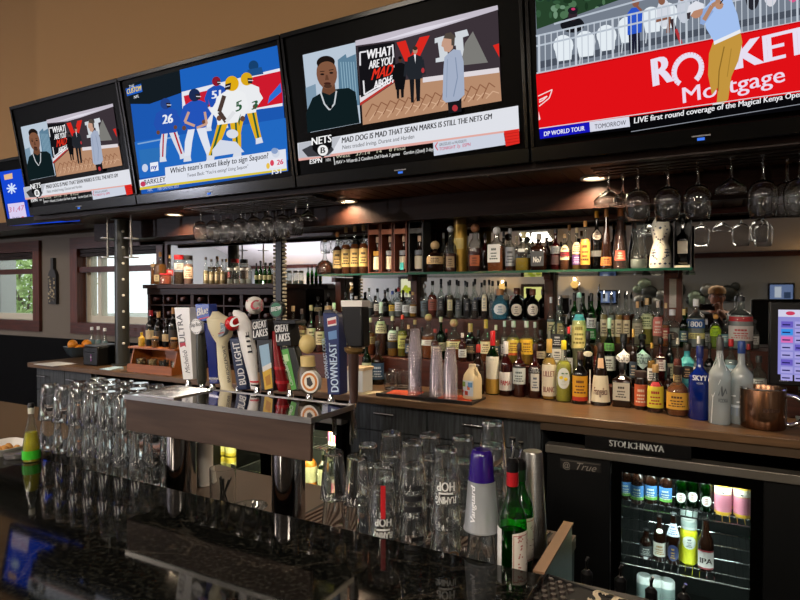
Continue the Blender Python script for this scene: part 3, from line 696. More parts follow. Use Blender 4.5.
# ------------------------------------------------------------------ BACK BAR FURNITURE
CZ, CY = 1.07, 2.49                        # back counter height and front edge
def pplane(Y): return lambda px, py: P(px, py, Y)
def ptext(mb, t, A, B, up, mat, Y, bold=.02, shear=0, org=(0, 0, 0)):
    o = Vector(org)
    mb.text(t, mat, lambda u, y, w: P(A[0]+(B[0]-A[0])*u+up[0]*y, A[1]+(B[1]-A[1])*u+up[1]*y, Y)-o, bold, shear)
t = thing('back_counter', 'long brown wood counter carrying the liquor bottles', 'counter', (0, CY, 1.01))
MB().box(-4.51, 3.1, -.0, YM-CY-.02, .024, .06, M_COUNTER).build('worktop', t, bevel=.004)
MB().box(-.64, 3.1, .015, YM-CY-.03, -.012, .0235, pm('counter_subtop', '#43321f', .5)).build('under_edge', t)
CB = 1.01+.0235                              # underside of the counter
def cabinet(label, x0, x1, drawers, top=CB):
    t = thing('base_cabinet', label, 'cabinet', (x0, 2.54, 0))
    w = x1-x0
    MB().box(0, w, .02, .70, .1, top, M_CAB).box(.02, w-.02, .07, .70, 0, .1, M_BLACK).build('body', t)
    for kind, a, b, c, d, hx in drawers:
        dr = MB().box(a-x0+.003, b-x0-.003, 0, .02, c+.003, d-.003, M_CAB).build(kind, t, bevel=.002)
        if hx:
            hz = hx[1]; m = MB(); xa, xb = hx[0]-x0, hx[2]-x0
            m.tube([(xa, -.025, hz), (xb, -.025, hz)], .005, M_CHROME); m.tube([(xa+.012, 0, hz), (xa+.012, -.025, hz)], .004, M_CHROME); m.tube([(xb-.012, 0, hz), (xb-.012, -.025, hz)], .004, M_CHROME)
            m.build('handle', dr)
    return t
xm0, xm1, xs = -1.655, -.645, XA(427, 2.54)
zd = (ZA(360, 429, 2.54)+ZA(500, 446, 2.54))/2
dl = []
for a, b, h0, h1, hy in ((xm0, xs, 374, 394, 414), (xs, xm1, 463, 483, 425.5)):
    dl.append(('drawer', a, b, zd, CB-.005, (XA(h0, 2.52), ZA((h0+h1)/2, hy, 2.52), XA(h1, 2.52))))
    dl.append(('door', a, b, .12, zd, None))
cabinet('charcoal wood drawer cabinet behind the stacked pint glasses, left of the beer cooler', xm0, xm1, dl)
xl0, xl1 = -4.48, -3.82; xq = (xl0+xl1)/2+.02
cabinet('charcoal wood drawer cabinet at the left end of the counter under the fruit bowl', xl0, xl1,
        [('drawer', xl0, xq, .86, CB-.005, (XA(37, 2.52), ZA(40, 376, 2.52), XA(45, 2.52))), ('drawer', xq, xl1, .86, CB-.005, (XA(66, 2.52), ZA(70, 380, 2.52), XA(74, 2.52))),
         ('door', xl0, xq, .12, .86, None), ('door', xq, xl1, .12, .86, None)])
# open bay with a low shelf and a dark tub
t = thing('open_shelf_unit', 'dark open shelf bay under the counter beside the left drawers', 'shelf', (-3.81, 2.56, 0))
MB().box(0, .02, 0, .68, 0, CB, M_CAB).box(1.05, 1.07, 0, .68, 0, CB, M_CAB).box(0, 1.07, .66, .68, 0, CB, M_BLACK).build('side_panels', t)
MB().box(.02, 1.05, 0, .66, .72, .745, M_CAB).build('shelf_board', t)
t = thing('plastic_tub', 'dark grey plastic tub in the open bay under the counter', 'tub', (XA(138, 2.72), 2.74, .745))
MB().open_lathe([(.17, 0), (.2, .01), (.23, .15), (.235, .15), (.22, .15), (.19, .02)], C('#2c3236', .4), seg=28, pw=6, sx=1.2, sy=.6).build('body', t)
MB().open_lathe([(.235, .145), (.245, .15), (.245, .16), (.23, .16)], C('#394046', .4), seg=28, pw=6, sx=1.2, sy=.6).build('rim', t)

# ------------------------------------------------------------------ glass-door coolers
M_CIN = pm('cooler_interior', '#2a2d2c', .5)
def cooler(label, x0, x1, doors, shelves, lamp, panel=None, xr=None, zt=.905, strip=True):
    t = thing('bottle_cooler', label, 'cooler', (x0, 2.50, 0))
    w = x1-x0; m = MB(); Yb = .62
    m.box(0, w, Yb, Yb+.04, .1, zt, M_CIN).box(0, .03, .05, Yb, .1, zt, M_BLACK).box(w-.03, w, .05, Yb, .1, zt, M_BLACK)
    m.box(0, w, .05, Yb, .1, .13, M_CIN).box(0, w, .05, Yb+.04, zt-.03, zt, M_BLACK).box(.03, w-.03, .06, Yb, 0, .1, M_BLACK)
    m.build('case', t)
    if strip: MB().box(-.0, w, -.012, .05, zt, zt+.036, pm('cooler_edge_steel', '#8c867c', .35, .7)).build('steel_edge', t, bevel=.003)
    if panel:
        p = MB().box(panel[0]-x0+.004, panel[1]-x0-.004, .01, .05, .1, zt-.004, pm('cooler_black', '#0d0e0f', .35)).build('front_panel', t)
        pl = MB(); o = Vector((x0, 2.50, 0)); a, b, c, d = P(560, 458.5, 2.505), P(601, 464, 2.505), P(601, 473, 2.505), P(560, 468, 2.505)
        pl.prism([v-o for v in (a, b, c, d)], (0, .004, 0), pm('badge_dark', '#22201e', .4))
        pl.poly([v-o+Vector((0, -.0005, 0)) for v in (P(560.5, 459.2, 2.505), P(560.5, 460, 2.505), P(600.5, 465.4, 2.505), P(600.5, 464.6, 2.505))], C('#5d574e'))
        ptext(pl, 'True', (576, 469.4), (596, 472), (1, -7), C('#8d867c'), 2.5045, .0, .3, o); ptext(pl, '@', (563, 467.6), (570, 468.6), (0, -6), C('#8d867c'), 2.5045, 0, 0, o)
        pl.build('badge', t)
    for a, b in doors:
        a -= x0; b -= x0; fr = .040
        d = MB().box(a, b, 0, .045, .1, .1+fr, M_GLOSSB).box(a, b, 0, .045, zt-fr-.004, zt-.004, M_GLOSSB).box(a, a+fr, 0, .045, .1+fr, zt-fr-.004, M_GLOSSB).box(b-fr, b, 0, .045, .1+fr, zt-fr-.004, M_GLOSSB).build('door', t)
        MB().box(a+fr-.003, b-fr+.003, .018, .024, .1+fr-.003, zt-fr-.001, G_DOOR).build('glass_pane', d)
    for z in shelves:
        s = MB()
        for xx in (0.035, w-.035): s.tube([(xx, .07, z-.006), (xx, Yb-.01, z-.006)], .004, M_CHROME, 6)
        for yy in (.07, .16, .3, .45, Yb-.02): s.tube([(.03, yy, z-.006), (w-.03, yy, z-.006)], .0035, M_CHROME, 6)
        k = .05
        while k < w-.04: s.tube([(k, .07, z-.0028), (k, Yb-.02, z-.0028)], .002, M_CHROME, 5); k += .026
        s.build('wire_shelf', t)
    if xr:
        a, b = xr
        MB().box(a-x0, b-x0, .01, .05, .1, zt-.004, pm('cooler_black', '#0d0e0f', .35)).build('side_panel', t)
    for a, b in doors:
        MB().box(a-x0+.07, b-x0-.07, .075, .09, zt-.045, zt-.031, em(lamp[1], 6)).build('light_tube', t)
        L = bpy.data.lights.new('cooler_lamp', 'AREA'); L.shape = 'RECTANGLE'; L.size = b-a-.12; L.size_y = .05; L.energy = lamp[0]; L.color = lin(lamp[1])[:3]
        ob = bpy.data.objects.new('cooler_lamp', L); COL.objects.link(ob); ob.location = ((a+b)/2, 2.61, zt-.05); ob.rotation_euler = (math.radians(35), 0, 0)
        for zz in shelves:
            L2 = L.copy(); L2.energy = lamp[0]*.5; ob = bpy.data.objects.new('cooler_lamp', L2); COL.objects.link(ob); ob.location = ((a+b)/2, 2.56, zz-.02); ob.rotation_euler = (math.radians(55), 0, 0)
    return t
KSH = (.702, .462)      # shelf heights in the right-hand cooler
cooler('black beer cooler with a lit glass door at the right', -.615, .52, [(-.345, .188)], KSH, (3.2, '#e8f2ea'), (-.615, -.347), (.190, .52))
LSH = (.74, .455, .2)
cooler('black cooler with lit glass doors seen beneath the tap tower', -2.725, -1.675, [(-2.72, -2.195), (-2.19, -1.68)], LSH, (5, '#fff0c0'), strip=True)
t = thing('brand_sign', 'black strip sign with white capital letters over the beer cooler', 'sign', (-.26, 2.50, .945))
o = Vector((-.26, 2.50, .945)); m = MB()
m.box(-.19, .21, -.004, .01, 0, .0525, pm('sign_black', '#0a0a0b', .3))
a, b = P(609.5, 444.6, 2.4955), P(664, 451.5, 2.4955)
m.text('STOLICHNAYA', C('#d4d8d4'), lambda u, y, w: Vector((a.x+(b.x-a.x)*u, 2.4953, .964+y*.026))-o, .035)
m.build('board', t)

# ------------------------------------------------------------------ stepped bottle risers, glass shelf, uprights
def riser(label, x0, x1, zA, zB):
    t = thing('bottle_riser', label, 'shelf', (x0, 2.90, CZ)); w = x1-x0
    MB().box(0, w, 0, .18, 0, zA-CZ, M_MAHOG).build('lower_step', t, bevel=.003)
    MB().box(0, w, .18, .375, 0, zB-CZ, M_MAHOG).build('upper_step', t, bevel=.003)
ZA1, ZB1, ZA2, ZB2 = 1.22, 1.445, 1.15, 1.33
riser('mahogany two-step bottle riser behind the plastic cup stacks', -2.28, -.80, ZA1, ZB1)
riser('mahogany two-step bottle riser behind the frosted vodka bottles', -.79, .36, ZA2, ZB2)
SHZ = 1.71
t = thing('glass_shelf', 'long green-edged glass shelf carrying the top row of bottles', 'shelf', (-2.11, 2.88, SHZ-.012))
MB().box(0, 2.052, 0, .36, 0, .012, G_SHELF).build('glass_pane', t)
MB().box(0, 2.052, -.0015, 0, .0, .012, pm('shelf_edge_green', '#1f4a3a', .12)).build('polished_edge', t)
def upright(px, label, w=.05, strip=False, z0=None, z1=SHZ-.0125):
    x = XA(px, 3.25); t = thing('shelf_upright', label, 'post', (x, 3.277, z0 or ZB1), 0)
    MB().box(-w/2, w/2, -.045, .008, 0, z1-(z0 or ZB1), M_MAHOGV).build('post', t, bevel=.003)
    MB().box(-w*.3, w*.3, -.10, -.045, z1-(z0 or ZB1)-.03, z1-(z0 or ZB1), M_MAHOGV).build('bracket', t)
    if strip: MB().box(-.016, .016, -.047, -.045, .19, z1-(z0 or ZB1)-.012, M_STEEL).build('shelf_standard', t)
upright(339.5, 'mahogany upright under the glass shelf by the tan-labelled whiskeys', .045)
upright(415, 'mahogany upright under the glass shelf by the black gift box', .045)
upright(549.5, 'mahogany upright under the glass shelf beside the black squat bottles', .05)
upright(673, 'mahogany upright with a metal strip under the shelf at right', .085, True, ZB2)

# ------------------------------------------------------------------ stemware racks under the soffit
G_STEM = pm('stemware_glass_real', '#fdfefe', .0, trans=1.0, ior=1.5)
def wine_parts(kind):
    t = bpy.data.objects.new('wine_glass', None); COL.objects.link(t)
    MB().lathe([(1e-5, -.006), (.012, -.006), (.0345, -.0025), (.034, -.0005), (1e-5, -.001)], G_STEM, seg=28).build('foot', t)
    k = -.088 if kind == 'wine' else -.083
    MB().lathe([(.006, k), (.0036, k+.013), (.0036, -.03), (.0045, -.012), (.006, -.0062)], G_STEM, seg=14).build('stem', t)
    if kind == 'wine': out = [(.004, -.088), (.018, -.091), (.033, -.103), (.042, -.125), (.0435, -.145), (.041, -.17), (.0355, -.205)]
    else: out = [(.004, -.083), (.012, -.089), (.030, -.105), (.050, -.122), (.053, -.130), (.050, -.142)]
    inn = [(max(1e-5, r-.0016), z-(.003 if i < 3 else 0)) for i, (r, z) in enumerate(out)]; inn[0] = (1e-5, out[0][1]-.004)
    MB().lathe(inn+[(out[-1][0]-.0008, out[-1][1]-.001)]+out[::-1]+[(1e-5, out[0][1]+.0003)], G_STEM, seg=32).build('bowl', t)
    return t
WG = {k: wine_parts(k) for k in ('wine', 'coupe')}; USED = set()
def hang(kind, px, Y, label, group, s=1.0):
    src = WG[kind]; o = src if kind not in USED else copy_tree(src); USED.add(kind)
    o.location = (XA(px, Y), Y, HZ); o.scale = (s*1.12, s*1.12, s*1.1); o.rotation_euler = (0, 0, px*.7)
    tag(o, label, 'wine glass', group)
HZ = 2.1195
def rack(label, x0, x1, ys, mat):
    t = thing('glass_rack', label, 'glass rack', (x0, YF, SZ)); w = x1-x0
    for y in ys:
        MB().box(0, w, y-YF-.047, y-YF-.035, -.018, 0, mat).box(0, w, y-YF-.047, y-YF-.012, -.022, -.0185, mat).box(0, w, y-YF+.035, y-YF+.047, -.018, 0, mat).box(0, w, y-YF+.012, y-YF+.047, -.022, -.0185, mat).build('rail', t)
rack('dark wooden stemware rack under the soffit at the right', XA(592, 2.52), .75, (2.52, 2.64), M_DWOOD)
rack('wire stemware rack under the soffit above the tap handles', XA(190, 2.52), XA(318, 2.52), (2.52, 2.63, 2.74), M_DSTEEL)
for k, (px, kd, Y, d, s) in enumerate((
    (608, 'coupe', 2.52, 'wide coupe glass hanging first at the left of the right-hand rack', 1.0),
    (622, 'coupe', 2.64, 'coupe glass hanging in the back row behind the first wide coupe', .95),
    (637, 'wine', 2.52, 'round wine glass hanging over the crystal bottle right of the first coupe', 1.04),
    (667, 'wine', 2.52, 'wine glass hanging directly over the white ceramic bottle', 1.04),
    (697, 'wine', 2.52, 'wine glass hanging just left of the lone coupe over the open mirror', 1.04),
    (730, 'coupe', 2.52, 'shallow coupe hanging alone between two wine glasses over the open mirror', .93),
    (762, 'wine', 2.52, 'large wine glass hanging above the big crowned clear bottle', 1.06),
    (799, 'wine', 2.52, 'wine glass hanging at the extreme right edge, cut by the frame', 1.08),
    (786, 'wine', 2.64, 'wine glass hanging behind the large one near the right edge', 1.0))): hang(kd, px, Y, d, 'stemware in the right-hand rack', s)
POS = ('first', 'second', 'third', 'fourth', 'fifth', 'sixth', 'seventh', 'eighth', 'ninth', 'tenth')
for row, (Y, pxs, nm) in enumerate(((2.52, (201, 214, 228, 241, 254.5, 268, 282, 296), 'front'), (2.63, (221, 233, 245, 257, 270, 284), 'middle'), (2.74, (226, 238, 250, 263, 276), 'back'))):
    for k, px in enumerate(pxs):
        hang('wine', px, Y, f'wine glass hanging {POS[k]} from the left in the {nm} row over the taps', 'stemware in the rack over the taps', .91)
hang('coupe', 308, 2.52, 'coupe hanging at the right end of the rack over the taps', 'stemware in the rack over the taps', .85)

# ------------------------------------------------------------------ poles
x = XA(122, 2.73)
t = thing('support_pole', 'dark steel pole standing on the counter in front of the right-hand window', 'pole', (x, 2.73, CZ))
MB().lathe([(.049, .012), (.049, SZ-CZ-.012)], pm('pole_iron', '#3a3b38', .4, .5), seg=28).build('tube', t)
MB().lathe([(.075, 0), (.075, .012)], pm('pole_iron', '#3a3b38', .4, .5), seg=28).build('base_plate', t)
MB().lathe([(.075, SZ-CZ-.012), (.075, SZ-CZ-.0005)], pm('pole_iron', '#3a3b38', .4, .5), seg=28).build('top_plate', t)
m = MB()
for k in range(8): m.ball((.045, -.022, .16+k*.115), .010, C('#d8d4c8'), 8, 6)
m.build('stud', t)
for px, lab in ((108, 'thin steel hanging rod with plates left of the dark pole'), (131.5, 'thin steel hanging rod with plates right of the dark pole')):
    t = thing('hanging_rod', lab, 'rod', (XA(px, 2.62), 2.62, SZ)); L = ZA(px, 257, 2.62)-SZ
    MB().tube([(0, 0, -.0005), (0, 0, L)], .007, M_STEEL).build('rod', t)
    for z in (ZA(px, 238, 2.62)-SZ, L):
        MB().lathe([(.048, z-.006), (.048, z)], M_STEEL, seg=20).build('plate', t)
x = XA(282.5, 2.86)
t = thing('cork_pole', 'black post ribbed with pale pegs beside the wine rack', 'pole', (x, 2.84, CZ))
MB().box(-.022, .022, -.02, .02, 0, LZ-CZ-.002, M_BLACK).build('post', t)
m = MB()
for s in (-1, 1):
    for k in range(37): m.lathe([(.012, 0), (.016, .008), (.012, .016)], C('#8d8672', .6), c=(s*.036, -.004, .03+k*.0244), seg=10)
m.build('pegs', t)

# ------------------------------------------------------------------ wine rack on the counter
RX0, RX1, RY0, RY1, RZT = XA(144, 2.87), XA(276, 2.87), 2.90, 3.18, 1.655
t = thing('wine_rack', 'dark wood wine rack cabinet on the counter behind the tap handles', 'wine rack', (RX0, RY0, CZ))
w, h, dd = RX1-RX0, RZT-CZ, RY1-RY0
m = MB(); m.box(0, .03, 0, dd, 0, h-.03, M_RACKW).box(w-.03, w, 0, dd, 0, h-.03, M_RACKW).box(0, w, 0, dd, 0, .03, M_RACKW).box(.03, w-.03, dd-.015, dd, .03, h-.03, M_RACKW)
m.box(w*.36, w*.36+.03, 0, dd, .03, h-.03, M_RACKW).box(w*.73, w*.73+.03, 0, dd, .03, h-.03, M_RACKW)
m.build('carcass', t)
MB().box(-.03, w+.03, -.02, dd, h-.03, h, M_RACKW).box(0, w, -.006, 0, h-.075, h-.03, M_RACKW).build('top_board', t, bevel=.003)
cols = ([.03+(w*.36-.03)*k/3 for k in range(4)], [w*.36+.03+(w*.37-.03)*k/3 for k in range(4)], [w*.73+.03+(w*.27-.06)*k/2 for k in range(3)])
zs = [.03+(h-.08)*k/5 for k in range(6)]
m = MB()
for cset in cols:
    for z in zs[1:]: m.box(cset[0], cset[-1], 0, dd-.02, z-.005, z+.005, M_RACKW)
    for xx in cset[1:-1]: m.box(xx-.005, xx+.005, 0, dd-.02, .03, h-.03, M_RACKW)
m.build('cell_grid', t)
# lying bottles, one per filled cell
def lying():
    t = bpy.data.objects.new('wine_bottle', None); COL.objects.link(t); R = Matrix.Rotation(PI/2, 4, 'X')
    MB().lathe([(.03, -.24), (.037, -.235), (.037, -.07), (.03, -.05), (.015, -.03), (.0145, .01)], B_BLK, seg=16, M=R).build('glass_body', t)
    MB().lathe([(.0155, .0), (.0155, .045), (.012, .047)], C('#241014', .4), seg=14, M=R).build('capsule', t)
    return t
lb = lying(); first = True; rr = random.Random(11)
rowname = ('bottom', 'second', 'third', 'fourth', 'top'); bay = ('left', 'middle', 'right')
for ci, cset in enumerate(cols):
    for k in range(len(cset)-1):
        for r in range(5):
            if rr.random() < .30: continue
            o = lb if first else copy_tree(lb); first = False
            zb = zs[r]+(.0055 if r else .0005)
            o.location = (RX0+(cset[k]+cset[k+1])/2, RY0+.028, CZ+zb+.0375)
            tag(o, f'wine bottle lying in the {rowname[r]} row, {POS[k]} cell of the {bay[ci]} rack bay', 'wine bottle', 'wine bottles lying in the dark rack')

# ------------------------------------------------------------------ things on the left of the counter
def at(px, py, z=CZ): p = PZ(px, py, z); return p
# orange pine caddy
a, b = at(127, 371.5), at(164, 376.5); w = b.x-a.x+.02
t = thing('condiment_caddy', 'orange pine two-tier caddy on the counter left of the taps', 'caddy', (a.x, a.y, CZ))
d = .20; hz = .155
for xx in (0, w-.012):
    MB().prism([(xx, 0, .0), (xx, d, 0), (xx, d, hz), (xx, d*.25, hz), (xx, d*.12, .05), (xx, 0, .05)], (.012, 0, 0), M_ORWOOD).build('side_panel', t)
MB().box(.012, w-.012, 0, d, 0, .010, M_ORWOOD).box(.012, w-.012, 0, .012, .010, .055, M_ORWOOD).box(.012, w-.012, d-.012, d, .01, hz, M_ORWOOD).build('tray', t)
MB().box(-.01, w+.01, d*.08, d+.02, hz, hz+.012, M_ORWOOD).build('top_board', t)
CAD = (a.x, a.y, w, d, CZ+hz+.012)
for k in range(4):
    x = a.x+.05+k*(w-.09)/3
    j = thing('snack_cup', f"{('first', 'second', 'third', 'fourth')[k]} small glass of {('nuts', 'nuts', 'dark picks', 'white packets')[k]} from the left in the pine caddy", 'cup', (x, a.y+.07, CZ+.0105), 0, 'small glasses in the pine caddy')
    MB().open_lathe([(.026, 0), (.03, .002), (.034, .075), (.031, .075), (.027, .005)], G_CLEAR, seg=18).build('glass', j)
    m = MB()
    for q in range(26): m.ball((rr.uniform(-.018, .018), rr.uniform(-.018, .018), rr.uniform(.012, .068)), .0085, C(('#c8a878', '#b8925e', '#2c2826', '#e6e2da')[k]), 7, 5)
    m.build('filling', j)
# fruit bowl
p = at(73, 357.5); r = .095
t = thing('fruit_bowl', 'dark bowl of oranges at the left end of the counter', 'bowl', (p.x, p.y+.05, CZ))
MB().open_lathe([(.045, 0), (.05, .003), (.085, .03), (.112, .085), (.115, .088), (.108, .085), (.08, .034), (.03, .012)], C('#39434a', .3), seg=28).build('bowl', t)
for k, (dx, dy, dz) in enumerate(((-.035, -.035, .065), (.045, -.03, .068), (0, .04, .068), (.012, -.06, .108), (.055, .03, .105))):
    pos = ('at the left', 'at the right', 'at the back', 'on top in front', 'on top at the right')[k]
    o = MB().ball((0, 0, 0), .037, pm('orange_peel', '#e08a1e', .5, noise=(60, .1, (1, 1, 1)), bump=.2), 20, 12).build('orange', loc=(p.x+dx, p.y+.05+dy, CZ+dz))
    tag(o, f'orange {pos} of the dark fruit bowl', 'orange', 'oranges in the fruit bowl')
p = at(55, 364); tag(MB().add([(-.13, -.08, 0), (.12, -.09, 0), (.13, .08, 0), (-.11, .09, 0), (-.13, -.08, .002), (.12, -.09, .002), (.13, .08, .003), (-.11, .09, .002)], [(3,2,1,0),(4,5,6,7),(0,1,5,4),(1,2,6,5),(2,3,7,6),(3,0,4,7)], M_PAPERW).build('paper_sheet', loc=(p.x, p.y, CZ)), 'white sheet of paper on the counter before the fruit bowl', 'paper')
# receipt printer
a, b = at(83, 365), at(109, 369.5)
t = thing('receipt_printer', 'black box-shaped receipt printer on the counter beside the oranges', 'printer', (a.x, a.y, CZ))
w = .165; hp = .135
MB().box(0, w, 0, .2, 0, hp, M_BLACK).build('case', t, bevel=.008)
MB().box(.0, w, .01, .19, hp, hp+.012, C('#43474c', .5)).build('lid', t, bevel=.004)
MB().box(.03, w-.03, -.002, 0, hp*.70, hp*.74, M_GLOSSB).box(w*.55, w*.6, -.003, 0, hp*.25, hp*.6, C('#8a4a8a')).box(w*.55, w*.6, -.0035, 0, hp*.42, hp*.5, C('#d0d0d6')).build('front_slot', t)
p = at(111, 369)
o = MB().add([(-.05, -.05, 0), (.06, -.055, 0), (.05, .06, 0), (-.03, .055, 0), (-.05, -.05, .006), (.06, -.055, .004), (.05, .06, .012), (-.03, .055, .01)], [(3,2,1,0),(4,5,6,7),(0,1,5,4),(1,2,6,5),(2,3,7,6),(3,0,4,7)], C('#a8c4d4', .8)).build('bar_cloth', loc=(p.x, p.y, CZ)); tag(o, 'pale blue folded cloth on the counter left of the pine caddy', 'cloth')

# ------------------------------------------------------------------ cup tray in the middle of the counter
a, b = at(372, 391.5), at(487, 403)
t = thing('bar_tray', 'flat black tray under the plastic cup stacks', 'tray', (at(440, 398).x, 2.58, CZ))
TR = (at(440, 398).x, 2.58)
MB().box(-.31, .21, -.06, .13, 0, .010, pm('tray_black', '#141312', .4)).box(-.31, .21, -.06, -.05, .010, .016, pm('tray_black', '#141312', .4)).build('body', t)
for dx, lab in ((-.19, 'orange-red paper napkin on the black tray under the tallest cup stack'), (.10, 'orange-red paper napkin on the black tray under the syrup jug')):
    tag(MB().box(-.085, .085, -.045, .1, 0, .002, C('#c24a22', .8)).build('napkin', loc=(TR[0]+dx, TR[1], CZ+.0101), rot=(0, 0, .12)), lab, 'napkin', 'napkins on the tray')
p = at(378, 395.5); tag(MB().add([(-.10, -.05, 0), (.08, -.03, 0), (.12, .08, 0), (-.05, .06, 0), (-.10, -.05, .003), (.08, -.03, .003), (.12, .08, .003), (-.05, .06, .003)], [(3,2,1,0),(4,5,6,7),(0,1,5,4),(1,2,6,5),(2,3,7,6),(3,0,4,7)], C('#d8c8a4', .8)).build('paper_slip', loc=(p.x-.14, p.y+.02, CZ)), 'cream paper slip on the counter left of the cup tray', 'paper')
# stacked plastic cups: each cup is its own thing
cup = MB().open_lathe([(.0235, .118), (.024, .1195), (.0255, .117), (.0375, .006), (.0395, .003), (.0395, 0), (.037, 0)], G_CUP, seg=22)
cup.lathe([(1e-5, .1175), (.0242, .1175)], G_CUP, seg=22)
c0 = cup.build('plastic_cup'); first = True
for (px, Y, n, step, scale, nm) in ((415, 2.585, 15, .0152, 1.0, 'tallest left'), (436.5, 2.60, 9, .0165, 1.0, 'middle'), (450.5, 2.56, 9, .0165, 1.0, 'right')):
    for k in range(n):
        o = c0 if first else c0.copy()
        if not first: COL.objects.link(o)
        first = False; o.location = (XA(px, Y), Y, CZ+.0125+k*step); o.scale = (.92, .92, 1)
        w_ = 'topmost' if k == n-1 else ('lowest' if k == 0 else f'{(["first","second","third","fourth","fifth","sixth","seventh","eighth","ninth","tenth","eleventh","twelfth","thirteenth","fourteenth"][k])} from below')
        tag(o, f'clear plastic cup, {w_} of the {nm} upturned stack on the tray', 'plastic cup', 'clear plastic cups in stacks on the tray')

# ------------------------------------------------------------------ POS monitor and copper mug at right
Y = 2.72; x0 = XA(769.5, Y); zt, zb = ZA(772, 302, Y), ZA(772, 385, Y)
t = thing('till_monitor', 'black touch-screen till monitor at the right edge', 'monitor', (x0+.20, Y+.12, CZ))
M0 = Matrix.Rotation(math.radians(-6), 4, 'X')
MB().box(-.20, .24, -.12, -.075, zb-CZ, zt-CZ, M_BLACK).build('bezel', t, bevel=.006)
s = MB(); o = Vector((x0+.20, Y+.12, CZ)); Ys = Y-.0006
z0, z1 = zb-CZ+.045, zt-CZ-.03
s.box(-.17, .21, -.1212, -.12, z0, z1, em('#8f8cd2', .95))
s.box(-.17, .21, -.1216, -.1212, z1-.028, z1, em('#d4d2ea', .95)).ball((-.13, -.1218, z1-.014), .016, em('#c83a5a', 1), 12, 6, (1, .05, .5))
for r in range(8):
    for c in range(8):
        cc = em('#a8a2e0', .95) if (r*3+c) % 5 else em('#6a5cc0', .95)
        if (r, c) == (1, 0): cc = em('#3a8ee0', 1)
        if (r, c) == (2, 0): cc = em('#d86ab0', 1)
        s.box(-.16+c*.045, -.16+c*.045+.039, -.1220, -.1216, z1-.04-(r+1)*.030, z1-.04-r*.030-.006, cc)
        s.box(-.156+c*.045, -.156+c*.045+.026, -.1223, -.1220, z1-.04-(r+1)*.030+.008, z1-.04-(r+1)*.030+.013, em('#2c2870', .6))
s.build('screen', t)
m = MB(); m.text('elo', C('#b8b8bc'), lambda u, y, w: Vector((-.165+.03*u, -.1207, zb-CZ+.016+.01*y)), .02); m.build('maker_mark', t)
MB().box(-.09, .13, -.08, .06, 0, .012, C('#5f6a72', .3)).prism([(-.06, -.07, .012), (.10, -.07, .012), (.08, -.075, zb-CZ+.06), (-.04, -.075, zb-CZ+.06)], (0, .05, 0), C('#5f6a72', .3)).build('stand', t)
p = at(762.5, 427); Y = p.y; r = mpp(763, Y)*20.3; hh = ZA(763, 387, Y)-CZ
t = thing('copper_mug', 'large copper mug with a steel handle on the counter at right', 'mug', (p.x, p.y, CZ))
MB().open_lathe([(1e-5, 0), (r*.93, 0), (r*.97, .006), (r, hh*.3), (r*.99, hh-.004), (r*.975, hh), (r*.95, hh-.004), (r*.94, .02), (1e-5, .012)], pm('copper_brushed', '#8f6a52', .24, 1, noise=(8, .25, (12, 12, .4))), seg=48).build('body', t)
MB().open_lathe([(r*.985, hh-.007), (r*1.01, hh-.003), (r*.99, hh+.001), (r*.955, hh-.003)], M_CHROME, seg=48).build('rim', t)
m = MB(); hp = [(r*.97, 0, hh*.82), (r*1.35, 0, hh*.80), (r*1.75, 0, hh*.62), (r*1.8, 0, hh*.42), (r*1.55, 0, hh*.2), (r*1.15, 0, hh*.1), (r*.97, 0, hh*.12)]
m.tube(hp, .009, M_CHROME, 10); m.build('handle', t)
m = MB()

for k in range(7):
    a = -.05+k*.11; m.add([(r*1.003*math.sin(q), -r*1.003*math.cos(q), hh*.46+z) for q, z in ((a, 0), (a+.08, 0), (a+.08, .013), (a, .013))], [(0,1,2,3)], C('#3c2418'))
m.build('stamp', t)
# ------------------------------------------------------------------ THE FRONT BAR
GZ, GY = .92, 1.374
def granite():
    m = pm('black_granite', '#0b0c0b', .05); nt = m.node_tree; n = nt.nodes; l = nt.links; b = n['Principled BSDF']
    tc = n.new('ShaderNodeTexCoord'); v = n.new('ShaderNodeTexVoronoi'); v.inputs['Scale'].default_value = 160
    nz = n.new('ShaderNodeTexNoise'); nz.inputs['Scale'].default_value = 95; nz.inputs['Detail'].default_value = 8
    ve = n.new('ShaderNodeTexNoise'); ve.inputs['Scale'].default_value = 2.2; ve.inputs['Detail'].default_value = 4; ve.inputs['Distortion'].default_value = 1.5
    for q in (v, nz, ve): l.new(tc.outputs['Object'], q.inputs['Vector'])
    r1 = n.new('ShaderNodeValToRGB'); e = r1.color_ramp.elements; e[0].position = .50; e[0].color = lin('#0a0b0a'); e[1].position = .80; e[1].color = lin('#3a3a33')
    r2 = n.new('ShaderNodeValToRGB'); e = r2.color_ramp.elements; e[0].position = .0; e[0].color = lin('#6a6558'); e[1].position = .16; e[1].color = (0, 0, 0, 1)
    r3 = n.new('ShaderNodeValToRGB'); e = r3.color_ramp.elements; e[0].position = .488; e[0].color = (0, 0, 0, 1); e[1].position = .512; e[1].color = (0, 0, 0, 1)
    k = r3.color_ramp.elements.new(.5); k.color = lin('#5a5246')
    l.new(nz.outputs['Fac'], r1.inputs[0]); l.new(v.outputs['Distance'], r2.inputs[0]); l.new(ve.outputs['Fac'], r3.inputs[0])
    a1 = n.new('ShaderNodeMix'); a1.data_type = 'RGBA'; a1.blend_type = 'ADD'; a1.inputs['Factor'].default_value = .35
    a2 = n.new('ShaderNodeMix'); a2.data_type = 'RGBA'; a2.blend_type = 'ADD'; a2.inputs['Factor'].default_value = .25
    l.new(r1.outputs[0], a1.inputs['A']); l.new(r2.outputs[0], a1.inputs['B']); l.new(a1.outputs['Result'], a2.inputs['A']); l.new(r3.outputs[0], a2.inputs['B'])
    l.new(a2.outputs['Result'], b.inputs['Base Color']); b.inputs['IOR'].default_value = 1.38
    return m
M_GRAN = granite()
BXR = -.345
